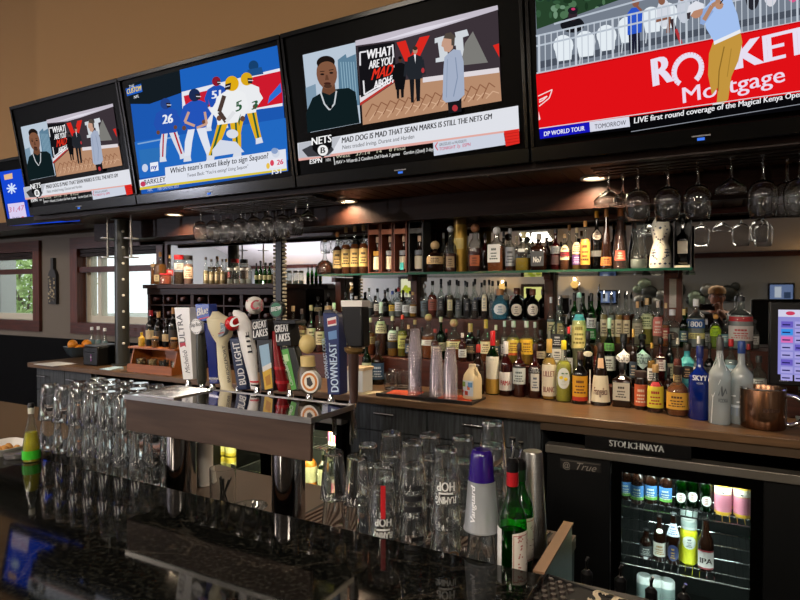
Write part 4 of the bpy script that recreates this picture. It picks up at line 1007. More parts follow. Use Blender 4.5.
t = thing('granite_counter', 'polished black granite counter across the foreground', 'counter', (-2.2, .5, .88))
MB().box(-2.3, 2.2+BXR, 0, GY-.5, 0, .04, M_GRAN).build('slab', t, bevel=.003)
MB().box(-2.3, 2.2+BXR, GY-.5-.001, GY-.5+.004, .012, .032, pm('edge_trim_brown', '#6a4a38', .4)).build('edge_trim', t)
t = thing('bar_cabinet', 'black cabinet carrying the granite bar top', 'cabinet', (-2.2, .8, 0))
MB().box(-2.3, 2.2+BXR, 0, .55, .1, .8795, M_BLACK).build('body', t)
MB().box(-2.3, 2.2+BXR, .05, .50, 0, .1, M_BLACK).build('plinth', t)
WZ = .80
t = thing('work_counter', 'low brown work ledge behind the granite where the glasses stand', 'counter', (-2.2, 1.385, .76))
MB().box(-.42, 2.2+BXR-.03, 0, .545, 0, .04, pm('work_brown', '#5a4c42', .4)).build('worktop', t)
MB().box(-.40, 2.2+BXR-.03, .02, .52, -.76, 0, M_BLACK).build('base', t)
t = thing('rubber_mat', 'brown ribbed rubber drain mat on the ledge under the tap tower', 'mat', (-1.15, 1.42, WZ))
m = MB(); mc = pm('mat_brown', '#5a4236', .6); m.box(-.12, .77, 0, .48, .0, .006, pm('mat_dark', '#1c1512', .7))
k = -.12
while k < .72: m.prism([(k, 0, .006), (k+.012, 0, .006), (k+.012+.04, .48, .006), (k+.04, .48, .006)], (0, 0, .005), mc); k += .024
m.build('ribs', t)
MATZ = WZ+.011
# end panel of the ledge
t = thing('end_panel', 'steel splash panel with a tan capped edge at the right end of the ledge', 'panel', (BXR, 1.378, .60))
pa, pb = P(540, 575, 1.382), P(566, 521, 1.70)
MB().box(-.018, .0, 0, .34, 0, .318, M_STEEL).build('panel', t)
MB().box(-.024, .004, 0, .34, .318, .324, pm('panel_cap', '#8a6a50', .4, .3)).build('cap_strip', t)
MB().box(-.018, 0, .05, .33, -.6, 0, M_DSTEEL).build('support', t)

# right of the granite: lower service top, askew bar mat, speed rail
t = thing('service_top', 'dark lower counter right of the granite under the bar mat', 'counter', (BXR+.004, .5, .85))
MB().box(0, 1.3, 0, .945, 0, .035, M_BLACK).build('slab', t)
MB().box(.02, 1.3, .1, .90, -.85, 0, M_BLACK).build('base', t)
ma, mb_ = PZ(548, 573.5, .901), PZ(622, 598, .901)
t = thing('bar_mat', 'black rubber bar mat with cream letters at the bottom right', 'mat', (ma.x, ma.y, .885), math.atan2(mb_.y-ma.y, mb_.x-ma.x))
m = MB(); m.box(0, .62, -.21, 0, 0, .010, M_RUBBER).box(0, .62, -.006, 0, .010, .016, M_RUBBER).box(0, .006, -.21, -.006, .010, .016, M_RUBBER)
for i in range(26):
    for j in range(9):
        x = .016+i*.0235+(j % 2)*.0117; y = -.018-j*.021
        if .085 < x < .56 and y > -.075: continue
        m.lathe([(.0085, .010), (.007, .016)], pm('mat_nub', '#2b211d', .5), c=(x, y, 0), seg=6)
m.box(.08, .57, -.080, -.008, .010, .0125, M_RUBBER)
m.build('mat_body', t)
L = MB(); cream = C('#e2d2b4', .6)
L.text('RRELS', cream, lambda u, y, w: Vector((.122+.155-.155*u, -.001-.060*y, .0168)), .05); L.build('lettering', t)
x0 = -.31
t = thing('speed_rail', 'dark steel bottle rail behind the service top', 'bottle rail', (x0, 1.455, .50))
MB().box(0, .75, 0, .13, .0, .01, M_DSTEEL).box(0, .75, 0, .01, .01, .09, M_DSTEEL).box(0, .75, .12, .13, .01, .16, M_DSTEEL).build('trough', t)
MB().box(.02, .05, .02, .11, -.5, 0, M_DSTEEL).box(.70, .73, .02, .11, -.5, 0, M_DSTEEL).build('bracket', t)

# ------------------------------------------------------------------ tap tower
TX0, TX1, TY0, TY1, TZ0, TZ1 = XA(125, 1.40), XA(310.5, 1.40), 1.40, 1.635, 1.086, 1.217
t = thing('tap_tower', 'long steel draught tower on two round posts with a mirror top', 'beer tower', (TX0, TY0, WZ))
TT = t; o = Vector((TX0, TY0, WZ)); w, d = TX1-TX0, TY1-TY0; a, b = TZ0-WZ, TZ1-WZ
M_TWF = pm('tower_front_steel', '#4a3a31', .6, .15, spec=.25, noise=(3, .35, (.6, 1, 6)))
MB().box(0, w, 0, .012, a, b-.012, M_TWF).build('front_panel', t, bevel=.003)
MB().box(0, w, 0, d, b-.012, b, pm('tower_top_mirror', '#b9b4b0', .06, 1)).build('top_plate', t, bevel=.002)
MB().box(0, w, -.004, .0, b-.014, b+.003, M_STEEL).box(w, w+.004, -.004, d, b-.014, b+.003, M_STEEL).box(0, w, d, d+.004, b-.014, b+.003, M_STEEL).box(-.004, 0, -.004, d, b-.014, b+.003, M_STEEL).build('rim', t)
MB().box(0, w, d-.012, d, b-.05, b-.012, M_DSTEEL).box(w-.006, w, d-.012, d, a, b-.05, M_DSTEEL).box(0, .006, .012, d, a, b-.012, M_DSTEEL).build('back_rail', t)
g = MB(); gx0, gx1 = .03, .22
g.box(gx0, gx1, .03, d-.02, b, b+.004, M_STEEL)
for i in range(14):
    for j in range(11): g.lathe([(.0045, b+.004), (.003, b+.0075)], M_CHROME, c=(gx0+.012+i*.0128, .04+j*.0168, 0), seg=6)
g.build('rinser_grille', t)
for px in (179, 287):
    x = XA(px, 1.51)-TX0; p = MB(); p.lathe([(.056, .0115), (.056, a+.02)], pm('post_chrome', '#c8c4c2', .10, 1), c=(x, .115, 0), seg=40); p.build('post', t)
TAPX = (188, 202, 212, 223, 238, 257, 270, 290, 309, 331, 352)
for px in TAPX:
    x = XA(px, 1.70)-TX0; y = 1.70-TY0; m = MB(); zc = b-.035
    m.tube([(x, d, zc), (x, y, zc)], .011, M_CHROME, 10); m.lathe([(.010, zc-.03), (.015, zc-.02), (.015, zc+.02), (.011, zc+.04), (.006, zc+.052)], M_CHROME, c=(x, y, 0), seg=14)
    m.tube([(x, y, zc-.01), (x, y+.02, zc-.045), (x, y+.022, zc-.10)], [.011, .009, .0075], M_CHROME, 10); m.build('faucet', t)
HZ0 = WZ+b-.035+.052
# ------------------------------------------------------------------ tap handles
YH = 1.70
class HB:
    """handle part builder; rows are (left px, right px, py) on the handle's front plane"""
    def __init__(s, label, px, py=None, name='draught_tap'):
        s.o = Vector((XA(px, YH), YH, HZ0)); s.t = thing(name, label, 'tap handle', s.o)
        s.part(MB().tube([(0, 0, 0), (0, 0, max(.006, (ZA(px, py, YH)-HZ0)+.004) if py else .02)], .0075, M_BLACK), 'ferrule')
    def q(s, px, py, dy=0): return P(px, py, YH+dy)-s.o
    def slab(s, mb, rows, mat, d=.03, dy=0.0):
        vs = []; fs = []
        for (l, r, y) in rows:
            A, B = s.q(l, y, -d/2+dy), s.q(r, y, -d/2+dy); k = Vector((0, d, 0)); vs += [A, B, B+k, A+k]
        n = len(rows)
        for i in range(n-1):
            for k in range(4): k2 = (k+1) % 4; fs.append((i*4+k, (i+1)*4+k, (i+1)*4+k2, i*4+k2))
        fs += [(0, 1, 2, 3), (4*n-1, 4*n-2, 4*n-3, 4*n-4)]
        return mb.add(vs, fs, mat)
    def turned(s, mb, rows, mat, sy=1.0, seg=20):
        vs = []; fs = []
        for (l, r, y) in rows:
            A, B = s.q(l, y), s.q(r, y); c = (A+B)/2; R = (B-A).x/2
            for k in range(seg):
                a = 2*PI*k/seg; vs.append(c+Vector((R*math.cos(a), R*math.sin(a)*sy, 0)))
        n = len(rows)
        for i in range(n-1):
            for k in range(seg): k2 = (k+1) % seg; fs.append((i*seg+k, (i+1)*seg+k, (i+1)*seg+k2, i*seg+k2))
        fs += [tuple(range(seg)), tuple(reversed(range((n-1)*seg, n*seg)))]
        return mb.add(vs, fs, mat, True)
    def disc(s, mb, cx, cy, r, mat, dy=-.016, th=.012, ry=None):
        c = s.q(cx, cy, dy); R = r*mpp(cx, YH)*1.06; mb.lathe([(R, 0), (R, th)], mat, c=c, seg=28, M=Matrix.Rotation(-PI/2, 4, 'X') @ Matrix.Diagonal((1, 1 if not ry else ry/r, 1, 1))); return mb
    def poly(s, mb, pts, mat, dy): return mb.poly([s.q(x, y, dy) for x, y in pts], mat)
    def text(s, mb, t, A, B, up, mat, dy, bold=.02, shear=0):
        return mb.text(t, mat, lambda u, y, w: s.q(A[0]+(B[0]-A[0])*u+up[0]*y, A[1]+(B[1]-A[1])*u+up[1]*y, dy), bold, shear)
    def part(s, mb, name, bevel=0): return mb.build(name, s.t, bevel=bevel)
WHT, BLK, NAVY = C('#e8e6e4', .35), pm('tap_black', '#070708', .4, spec=.3), C('#14265c', .35)
h = HB('white tapered tap handle with sideways grey letters and a red ribbon, far left', 188, 380)
m = MB(); h.slab(m, [(174, 189, 307.5), (177, 190.5, 331), (183, 193, 379.5)], WHT, .05); h.part(m, 'grip', .002)
m = MB(); h.text(m, 'ULTRA', (185.6, 342.5), (181.5, 314), (-5.6, .3), C('#55565e'), -.0262, .01); h.text(m, 'Michelob', (190.2, 373), (186.5, 350), (-4.6, .3), C('#3a3b44'), -.0262, .0, .3)
h.poly(m, [(179.4, 342.5), (185.2, 342.2), (186, 347), (184.2, 345.8), (180.2, 347.4)], C('#b01830'), -.0262); h.part(m, 'lettering')
h = HB('dark olive tap handle topped by a round white badge', 202, 384)
m = MB(); h.turned(m, [(197.5, 203, 328), (197.5, 204, 345), (198.2, 205.5, 378), (199, 204.5, 384)], C('#34352c', .4)); h.part(m, 'grip')
m = MB(); h.disc(m, 196, 326.5, 7.2, WHT, -.03, .02); h.part(m, 'badge')
m = MB(); h.text(m, 'Ship Rock', (190.5, 327.5), (201.5, 325.5), (0, -4), C('#33343c'), -.0312, .01)
for k in range(24):
    a0, a1 = 2*PI*k/24, 2*PI*(k+.5)/24
    h.poly(m, [(196+6.6*math.cos(a), 326.5+6.6*math.sin(a)) for a in (a0, a1)]+[(196+5.9*math.cos(a), 326.5+5.9*math.sin(a)) for a in (a1, a0)], C('#33343c'), -.0311)
h.part(m, 'badge_print')
h = HB('glossy blue tap handle with a square blue sign reading Blue', 212, 384)
m = MB(); h.slab(m, [(203, 213, 323), (206.5, 216, 350), (209, 218, 384)], C('#12206a', .18), .035); h.part(m, 'grip', .004)
m = MB(); h.slab(m, [(195, 208.5, 304), (197, 210, 321)], C('#1c3f9a', .25), .045); h.part(m, 'sign_block', .002)
m = MB(); h.text(m, 'Blue', (197.2, 316), (208, 313.2), (-.4, -7.5), WHT, -.0238, .03, .2); h.poly(m, [(196.2, 319.2), (209, 316.4), (209.2, 317.4), (196.4, 320.2)], C('#c83040'), -.0236); h.part(m, 'lettering')
m = MB(); h.slab(m, [(209, 218.5, 377.5), (209.2, 218.6, 379.5)], M_CHROME, .038); h.part(m, 'collar')
h = HB('carved cream tap handle with a mushroom-shaped top and a grey oval badge', 223, 390)
m = MB(); h.turned(m, [(213, 218, 311.5), (212, 224, 316), (209.5, 230, 319), (211, 231, 328), (214, 230, 336), (217.5, 226.5, 343), (218, 227, 352), (219.5, 230, 375), (222, 231, 387), (221, 234, 391), (222, 233, 393.5)], C('#e0d6b4', .5), .8); h.part(m, 'carved_grip')
m = MB(); h.disc(m, 219, 329.5, 7.6, C('#7c8a90', .4), -.034, .02, 6.6); h.part(m, 'badge')
m = MB(); h.text(m, 'AC', (214, 332), (223.5, 329), (0, -5.5), C('#c8ccd0'), -.0352, .03, .2); h.poly(m, [(213, 334.5), (224, 331.5), (224.2, 332.8), (213.2, 335.8)], C('#9a3830'), -.0352)
h.text(m, 'BRIDGEPORT', (230.6, 382), (224.8, 345), (-3.0, .5), C('#4a443a'), -.0235, .01); h.part(m, 'lettering')
h = HB('dark blue tap handle reading Bud Light in sideways white letters', 238, 388, )
m = MB(); h.slab(m, [(229, 238, 338), (233, 243, 365), (237, 247, 390)], C('#152446', .3), .035); h.part(m, 'grip', .004)
m = MB(); h.text(m, 'BUD LIGHT', (246.2, 384), (238.6, 341.5), (-6.6, 1.0), WHT, -.0185, .02); h.part(m, 'lettering')
h = HB('white bat-shaped tap handle with red and black bands and a red ball emblem', 250, 389)
m = MB(); h.turned(m, [(234, 238, 310), (233.5, 244, 313), (236.5, 250, 322), (242.5, 255.5, 350), (249.5, 257.5, 378), (251.5, 258, 389)], WHT, .7); h.part(m, 'bat')
m = MB(); h.turned(m, [(250.3, 258.2, 380.5), (250.7, 258.3, 382.2)], C('#c42030'), .74); h.turned(m, [(251, 258.4, 384), (251.3, 258.5, 385.5)], BLK, .74); h.part(m, 'band')
m = MB(); m.ball(h.q(232.5, 323.5, -.03), 7.4*mpp(232, YH), C('#c4181e', .2), 20, 12); h.part(m, 'ball_emblem')
m = MB(); h.text(m, 'C', (230.5, 328), (239.5, 325), (-.4, -9.5), C('#f0ece8'), -.066, .05); h.text(m, 'LITE', (252.5, 352), (248.5, 332), (-5, .8), BLK, -.021, .03); h.part(m, 'lettering')
h = HB('black tap handle with a white baseball finial and a white-lettered black sign', 257, 389)
m = MB(); h.slab(m, [(256, 271, 339), (258, 273, 360), (261, 274, 391)], C('#1a1a1c', .35), .035); h.part(m, 'grip', .004)
m = MB(); h.slab(m, [(251, 266.5, 319.5), (252.5, 269, 340)], BLK, .05); h.part(m, 'sign_block', .002)
m = MB(); h.text(m, 'GREAT', (252.8, 329.5), (266.3, 327), (-.2, -7.4), WHT, -.0262, .04); h.text(m, 'LAKES', (253.4, 338), (267.6, 335.4), (-.2, -7.4), WHT, -.0262, .04); h.part(m, 'lettering')
m = MB(); h.poly(m, [(259, 346), (268.5, 343.5), (271, 366), (262.5, 371)], C('#8fb0c8'), -.0186); h.poly(m, [(262.5, 371), (271, 366), (272.6, 388), (264.8, 390)], C('#c8a02a'), -.0186); h.poly(m, [(262.3, 367), (271.2, 362.5), (271.6, 367.5), (263, 372)], C('#d8d4cc'), -.0188); h.poly(m, [(265, 377), (270, 374), (271, 384), (266.5, 386)], C('#a87418'), -.0188); h.part(m, 'picture_panel')
m = MB(); m.ball(h.q(254.6, 305.5, -.0), 9.0*mpp(254, YH), C('#e6e2da', .45), 24, 14); h.part(m, 'baseball')
m = MB(); h.text(m, 'C', (251.2, 310.2), (258.6, 308.8), (-.2, -9.2), C('#b01c2c'), -.0405, .05)
for sgn in (-1, 1):
    for k in range(8):
        a = (k-3.5)*.22; x = 254.6+sgn*(9.4-2.4*math.cos(a)*1.1); y = 305.5+7.2*math.sin(a)*1.0
        h.poly(m, [(x-.9, y-.25), (x+.9, y-.55), (x+.9, y+.05), (x-.9, y+.35)], C('#b01c2c'), -.030)
h.part(m, 'stitching')
h = HB('deep red turned tap handle, half hidden by the green-topped one', 276, 391)
m = MB(); h.turned(m, [(272.5, 277, 331), (273, 279, 345), (275, 283, 365), (277, 287, 382), (279, 286, 391)], C('#7a1018', .2), .9); h.part(m, 'grip')
m = MB(); h.turned(m, [(274.8, 284, 366), (275, 284.6, 369)], C('#a82028', .2), .95); h.part(m, 'ring'); m = MB(); h.turned(m, [(276.6, 287.6, 380), (277, 287.8, 383)], C('#a82028', .2), .95); h.part(m, 'ring')
h = HB('tap handle with a green disc on top, a cube sign and a green label', 293, 390)
m = MB(); h.slab(m, [(281, 294, 347), (284.5, 299, 365), (291, 304, 391)], C('#15180f', .35), .035); h.part(m, 'grip', .004)
m = MB(); h.slab(m, [(273.5, 288, 323), (277, 291.5, 346)], BLK, .06, .0); h.slab(m, [(272.5, 295, 320.5), (273.5, 296, 324)], BLK, .065); h.part(m, 'cube_sign', .002)
m = MB(); h.text(m, 'GREAT', (275, 332.5), (288.6, 331), (-.6, -7.4), WHT, -.0312, .04); h.text(m, 'LAKES', (276.6, 342), (290, 340.4), (-.6, -7.6), WHT, -.0312, .04); h.part(m, 'lettering')
m = MB(); h.poly(m, [(281.5, 350), (288, 348.5), (296.5, 389), (291.5, 390)], C('#4f9a3c'), -.0186); h.poly(m, [(283, 355), (287.5, 354), (289, 361), (284.5, 362)], C('#b8d8a0'), -.0188); h.text(m, 'Commodore', (293.5, 385), (286.5, 362), (-3.4, .8), WHT, -.019, .01); h.part(m, 'label_panel')
m = MB(); h.disc(m, 276, 309.5, 7.8, C('#0e1a12', .3), -.02, .02); h.disc(m, 276, 309.5, 6.4, C('#1d6a48', .3), -.0215, .002); h.text(m, 'BREW', (271.2, 311.6), (281, 310), (0, -4.4), WHT, -.0222, .03); h.part(m, 'disc_finial')
h = HB('plain cream knob tap handle over a brown barrel with a round orange badge', 309, 392)
m = MB(); h.turned(m, [(301, 313, 366), (299.5, 317, 372), (300, 319, 388), (305, 314, 393)], pm('mug_brown', '#5a4c3a', .3), .9); h.part(m, 'barrel')
m = MB(); h.turned(m, [(301.5, 313.5, 356), (302, 314.5, 366)], C('#d2b878', .5), .9); m.ball(h.q(307.5, 344, 0), 8.8*mpp(307, YH), C('#d8c07e', .45), 22, 12, (1, .9, 1.1)); h.part(m, 'knob')
m = MB(); h.disc(m, 309.5, 382, 10.2, C('#e6e2d8', .4), -.045, .02); h.disc(m, 309.5, 382, 8.4, C('#c87828', .4), -.0465, .002); h.disc(m, 309.5, 382, 6.2, C('#e8e0d0', .4), -.048, .002)
h.poly(m, [(306.5, 378), (310, 377), (313, 384), (310, 387), (307, 385)], C('#2a2420'), -.0486); h.part(m, 'badge')
h = HB('navy slab tap handle reading Downeast in tall sideways white letters', 331, 393)
m = MB(); h.slab(m, [(322.5, 336, 313), (323, 338.5, 318), (325.5, 339.5, 360), (327.5, 340, 395)], NAVY, .05); h.part(m, 'grip', .003)
m = MB(); h.text(m, 'DOWNEAST', (338.6, 391.5), (336.2, 343), (-7.6, .4), C('#cfe2f4'), -.0265, .03); h.text(m, 'DOWNEAST CIDER', (328.8, 378), (325.2, 338), (-3.6, .3), C('#cfe2f4'), -.0265, .01)
h.poly(m, [(328, 332), (336.5, 330), (337, 338.5), (328.8, 340)], C('#5f87b8'), -.0262); h.poly(m, [(327, 318.6), (336, 316.5), (336.6, 325), (327.8, 326.6)], C('#e4e0e0'), -.0262); h.poly(m, [(327.6, 321), (335.8, 319.2), (336, 323.4), (328, 325)], C('#b0343a'), -.0264); h.part(m, 'lettering')
m = MB(); h.slab(m, [(325, 330, 309.5), (323, 335.5, 313.5)], C('#2a2a2e', .4), .03); m.ball(h.q(329, 309, 0), 3.6*mpp(329, YH), C('#b89868', .4), 12, 8); h.part(m, 'cap')
YH = 1.66
h = HB('black paddle tap handle with a white cap on a dark wood stem, far right', 353, 399)
m = MB(); h.turned(m, [(348.5, 358.5, 352), (349, 358, 372), (350, 357.5, 395), (350.5, 357, 403)], pm('stem_wood', '#3a2620', .3), .9); h.part(m, 'stem')
m = MB(); h.turned(m, [(345, 362, 347.5), (345.5, 362, 351), (348, 359.5, 353.5)], pm('brass_ring', '#9a7a4a', .3, .8), .8); h.part(m, 'ring')
m = MB(); h.slab(m, [(341, 361.5, 306.5), (343, 362.5, 330), (347, 362.8, 347.5)], BLK, .05); h.part(m, 'paddle', .006)
m = MB()
for k in range(5): h.text(m, ('DRAFT', 'HOUSE', 'ALE', 'COLD', 'TAP')[k], (352, 313.5+k*6.2), (361.4, 313+k*6.2), (0, -3.4), C('#6a6c70'), -.0268, .0)
m = MB(); h.slab(m, [(340.5, 362, 300.5), (341, 362, 307)], C('#e4e0d8', .5), .055); h.part(m, 'cap', .002)
YH = 1.70

# ------------------------------------------------------------------ pint glasses
def pint_mesh():
    return MB().lathe([(1e-5, .137), (.027, .137), (.0285, .130), (.0405, .002), (.042, 0), (.0435, .002), (.0305, .144), (.0285, .149), (1e-5, .149)], G_PINT, seg=36)
pint0 = pint_mesh().build('pint_glass'); PF = [True]
PINTS = 'upturned clear pint glasses behind the granite'
def pint(x, y, z, label, s=1.0, sz=None, group=PINTS, kids=None):
    o = pint0 if PF[0] else pint0.copy()
    if not PF[0]: COL.objects.link(o)
    PF[0] = False
    o.location = (x, y, z); o.scale = (s, s, sz or s); o.rotation_euler = (0, 0, x*9)
    return tag(o, label, 'pint glass', group)
TIER = ('lowest', 'second', 'third', 'top')
cnt = 0
for r, y in enumerate((1.462, 1.565, 1.668)):
    for i in range(9 if r < 2 else 7):
        x = -2.48+.097*i+(.03 if r == 1 else 0)+r*.01
        under = x > TX0-.06
        if under and abs(x-(XA(179, 1.51))) < .11: continue
        if x > -1.79: continue
        n = 2 if under else 3
        for k in range(n):
            pint(x, y, WZ+.0005+k*.128, f'clear pint glass, {TIER[k]} in {POS[i]} stack from left, {("front", "middle", "back")[r]} row, left cluster', 1.07, 1.0)
# middle cluster
def pstack(px, Y, n, step, nm, s=1.0, sz=None):
    x = XA(px, Y); out = []
    for k in range(n):
        w_ = 'top' if k == n-1 else ('lowest', 'second', 'third', 'fourth')[k]
        out.append(pint(x, Y, MATZ+.0005+k*step, f'clear glass, {w_} one of the stack {nm}', s, sz))
    return out
pstack(333.5, 1.50, 2, .136, 'just right of the tap tower', 1.0, 1.0)
pstack(357, 1.50, 2, .136, 'left of the red-striped glass', 1.0, 1.0)
A = pstack(383, 1.46, 3, .068, 'marked by a red stripe')
B = pstack(412.5, 1.50, 4, .068, 'with black stripes, right of the red-striped one')
Cc = pstack(446, 1.47, 4, .068, 'left of the purple shaker', 1.02)
pstack(391, 1.585, 4, .066, 'behind the red-striped stack')
pstack(368, 1.63, 3, .068, 'behind and left of the red-striped stack', 1, 1)
pstack(430, 1.60, 4, .068, 'between and behind the two lettered stacks')
pstack(463, 1.61, 4, .069, 'behind and left of the purple shaker')
D = pstack(493, 1.60, 5, .066, 'behind the purple cup at right')
def wrap(o, name, items):
    """printing on the outside of an upturned glass: text drawn rotated half a turn"""
    ph = math.atan2(CAM.x-o.location.x, -(CAM.y-o.location.y))-o.rotation_euler.z
    m = MB()
    for it in items:
        def pos(u, z):
            r = .0435-(.0130/.142)*(z-.002)+.0004; a = ph+u/r; return Vector((r*math.sin(a), -r*math.cos(a), z))
        if it[0] == 'text':
            _, s, w_, z, hgt, mat = it
            m.text(s, mat, lambda u, y, w: pos((.5-u)*w_, z-y*hgt), .035)
        else:
            _, u0, u1, z0, z1, mat = it
            n = 8
            for k in range(n):
                a, b = u0+(u1-u0)*k/n, u0+(u1-u0)*(k+1)/n
                m.add([pos(a, z0), pos(b, z0), pos(b, z1), pos(a, z1)], [(0, 1, 2, 3)], mat)
    return m.build(name, o)
RED = C('#c01820', .4); INK = C('#1c1c20', .4); PR = C('#dcdcd8', .4)
wrap(A[0], 'printed_logo', [('text', 'HOP', .040, .118, .020, PR), ('text', 'JAMMING', .046, .075, .016, PR), ('text', 'JUICE', .03, .094, .008, PR)]) if False else None
wrap(A[1], 'printed_logo', [('text', 'HOP', .050, .068, .022, PR), ('text', 'FLAMING', .056, .030, .018, PR), ('rect', -.020, .020, .034, .039, PR)])
wrap(A[2], 'red_stripe', [('rect', -.007, .007, .002, .095, RED)])
wrap(B[0], 'black_stripe', [('rect', -.002, .036, .02+k*.025, .032+k*.025, INK) for k in range(3)])
wrap(B[2], 'black_stripe', [('rect', -.025, .03, .02+k*.03, .034+k*.03, INK) for k in range(3)])
wrap(Cc[3], 'printed_logo', [('text', 'HOP', .050, .064, .024, PR), ('text', 'FLAMING', .058, .026, .018, PR), ('rect', -.020, .020, .032, .037, PR)])
m = MB(); o = Cc[0]; ph = math.atan2(CAM.x-o.location.x, -(CAM.y-o.location.y))-o.rotation_euler.z+.55
def pos(u, z): r = .0435-(.0130/.142)*(z-.002)+.0006; a = ph+u/r; return Vector((r*math.sin(a), -r*math.cos(a), z))
for r0, r1, c in ((.0175, .0225, C('#d08a30')), (.0, .016, C('#e0c8a0')), (.004, .009, C('#7a4a20'))):
    for k in range(24):
        a, b = 2*PI*k/24, 2*PI*(k+1)/24
        m.add([pos(r0*math.cos(a), .055+r0*math.sin(a)), pos(r1*math.cos(a), .055+r1*math.sin(a)), pos(r1*math.cos(b), .055+r1*math.sin(b)), pos(r0*math.cos(b), .055+r0*math.sin(b))], [(0, 1, 2, 3)], c)
m.build('printed_badge', o)
# purple frosted shaker over a pint
x, Y = XA(482, 1.47), 1.47
u = pint(x, Y, MATZ+.0005, 'clear printed pint glass under the purple frosted cup', 1.1, 1.0)
wrap(u, 'printed_logo', [('text', 'ALE', .03, .06, .02, PR), ('text', 'co', .02, .03, .018, PR)])
z0 = ZA(482, 528.5, 1.47); zt = ZA(482, 449.5, 1.47); hh = zt-z0
t = thing('shaker_cup', 'frosted plastic cup fading to a purple base, upturned on a pint glass', 'cup', (x, Y, z0))
fr = thin('frosted_cup', '#e0e4e6', .7, .4, .3, .34, '#d6dade'); pu = pm('purple_plastic', '#2c1470', .12, coat=.5)
rr_ = lambda f: .0475-.018*f
MB().open_lathe([(rr_(0)+.001, 0), (rr_(0)+.001, .004), (rr_(.05), .006), (rr_(.62), hh*.62)], fr, seg=40).build('frosted_wall', t)
m = MB(); m.lathe([(rr_(.62), hh*.62), (rr_(.93), hh*.93), (rr_(1)*.93, hh*.985), (rr_(1)*.8, hh), (1e-5, hh)], pu, seg=40); m.build('purple_base', t)
ph = math.atan2(CAM.x-x, -(CAM.y-Y)); m = MB()
def pos(uu, z): r = rr_(z/hh)+.0005; a = ph+uu/r; return Vector((r*math.sin(a), -r*math.cos(a), z))
m.text('Vanguard', C('#e8e8ea'), lambda u_, y, w: pos(-.018-y*.014, .03+u_*.095), .03, .2); m.build('lettering', t)
# steel shaker tin
z0 = MATZ; zt = ZA(533, 451, 1.72)
t = thing('shaker_tin', 'tall steel shaker tin upturned behind the green bottles', 'shaker', (XA(533, 1.72), 1.72, z0))
MB().lathe([(.046, 0), (.0475, .004), (.046, .01), (.030, zt-z0-.006), (.027, zt-z0), (1e-5, zt-z0)], M_STEEL, seg=40).build('body', t)
MB().open_lathe([(.0475, .0), (.049, .004), (.0475, .008)], M_STEEL, seg=40).build('rim', t)

# ------------------------------------------------------------------ odds and ends under the tower
x = XA(203, 1.72)
tag(MB().lathe([(.040, 0), (.040, .005), (.037, .006), (.037, .25), (.040, .251), (.040, .256)], C('#f2eee6', .4), seg=30).build('drain_pipe', loc=(x, 1.72, WZ+.0005)), 'white plastic pipe standing behind the left tower post', 'pipe')
for px, Y, lab, s in ((222, 1.56, 'clear straight glass of dark straws on the ledge between the tower posts', 1.0),):
    t = thing('beer_mug', lab, 'glass', (XA(px, Y), Y, WZ+.0005))
    MB().lathe([(1e-5, .014), (.040, .014), (.045, .15), (.048, .15), (.046, .003), (.042, 0), (1e-5, 0)][::-1], G_PINT, seg=32).build('glass', t)
    m = MB()
    for k in range(9): m.tube([(rr.uniform(-.015, .015), rr.uniform(-.015, .015), .014), (rr.uniform(-.03, .03), rr.uniform(-.03, .03), .11)], .003, BLK, 6)
    m.build('straws', t)
t = thing('ashtray', 'round clear glass dish with dark picks on the ledge between the tower posts', 'dish', (XA(248, 1.55), 1.55, WZ+.0005))
MB().open_lathe([(1e-5, 0), (.05, 0), (.062, .03), (.066, .034), (.058, .032), (.045, .008), (1e-5, .007)], G_CLEAR, seg=32).build('dish', t)
m = MB()
for k in range(14): m.tube([(rr.uniform(-.04, .04), rr.uniform(-.04, .04), .012), (rr.uniform(-.045, .045), rr.uniform(-.045, .045), .03)], .003, BLK, 6)
m.build('picks', t)
# left end of the bar: tan ledge with a paper food tray
t = thing('side_ledge', 'tan wooden ledge at the far left beyond the granite', 'counter', (-3.2, 1.42, .86))
MB().box(-1.2, .56, 0, .62, 0, .04, pm('tan_ledge', '#55432f', .6, spec=.2)).build('worktop', t); MB().box(-1.15, .50, .05, .55, -.86, 0, M_BLACK).build('base', t)
p = PZ(6, 452, GZ)
t = thing('food_tray', 'white paper food tray with golden scraps at the left edge of the bar', 'tray', (p.x, p.y, GZ))
MB().open_lathe([(.06, 0), (.062, .002), (.085, .035), (.083, .036), (.058, .004), (1e-5, .003)], C('#dcdad4', .7), seg=24, pw=6, sx=1.2).build('paper_boat', t)
m = MB()
for k in range(8): m.ball((rr.uniform(-.04, .04), rr.uniform(-.03, .03), .014), .014, C('#c48a3a', .6), 8, 6)
m.build('food', t)
p = PZ(17, 457, GZ)
t = thing('plastic_container', 'small clear plastic container on the bar beside the paper tray', 'lid', (p.x, p.y, GZ))
MB().open_lathe([(.04, 0), (.045, .002), (.048, .02), (.044, .022), (.02, .022), (1e-5, .022)], G_CUP, seg=24).build('lid', t)
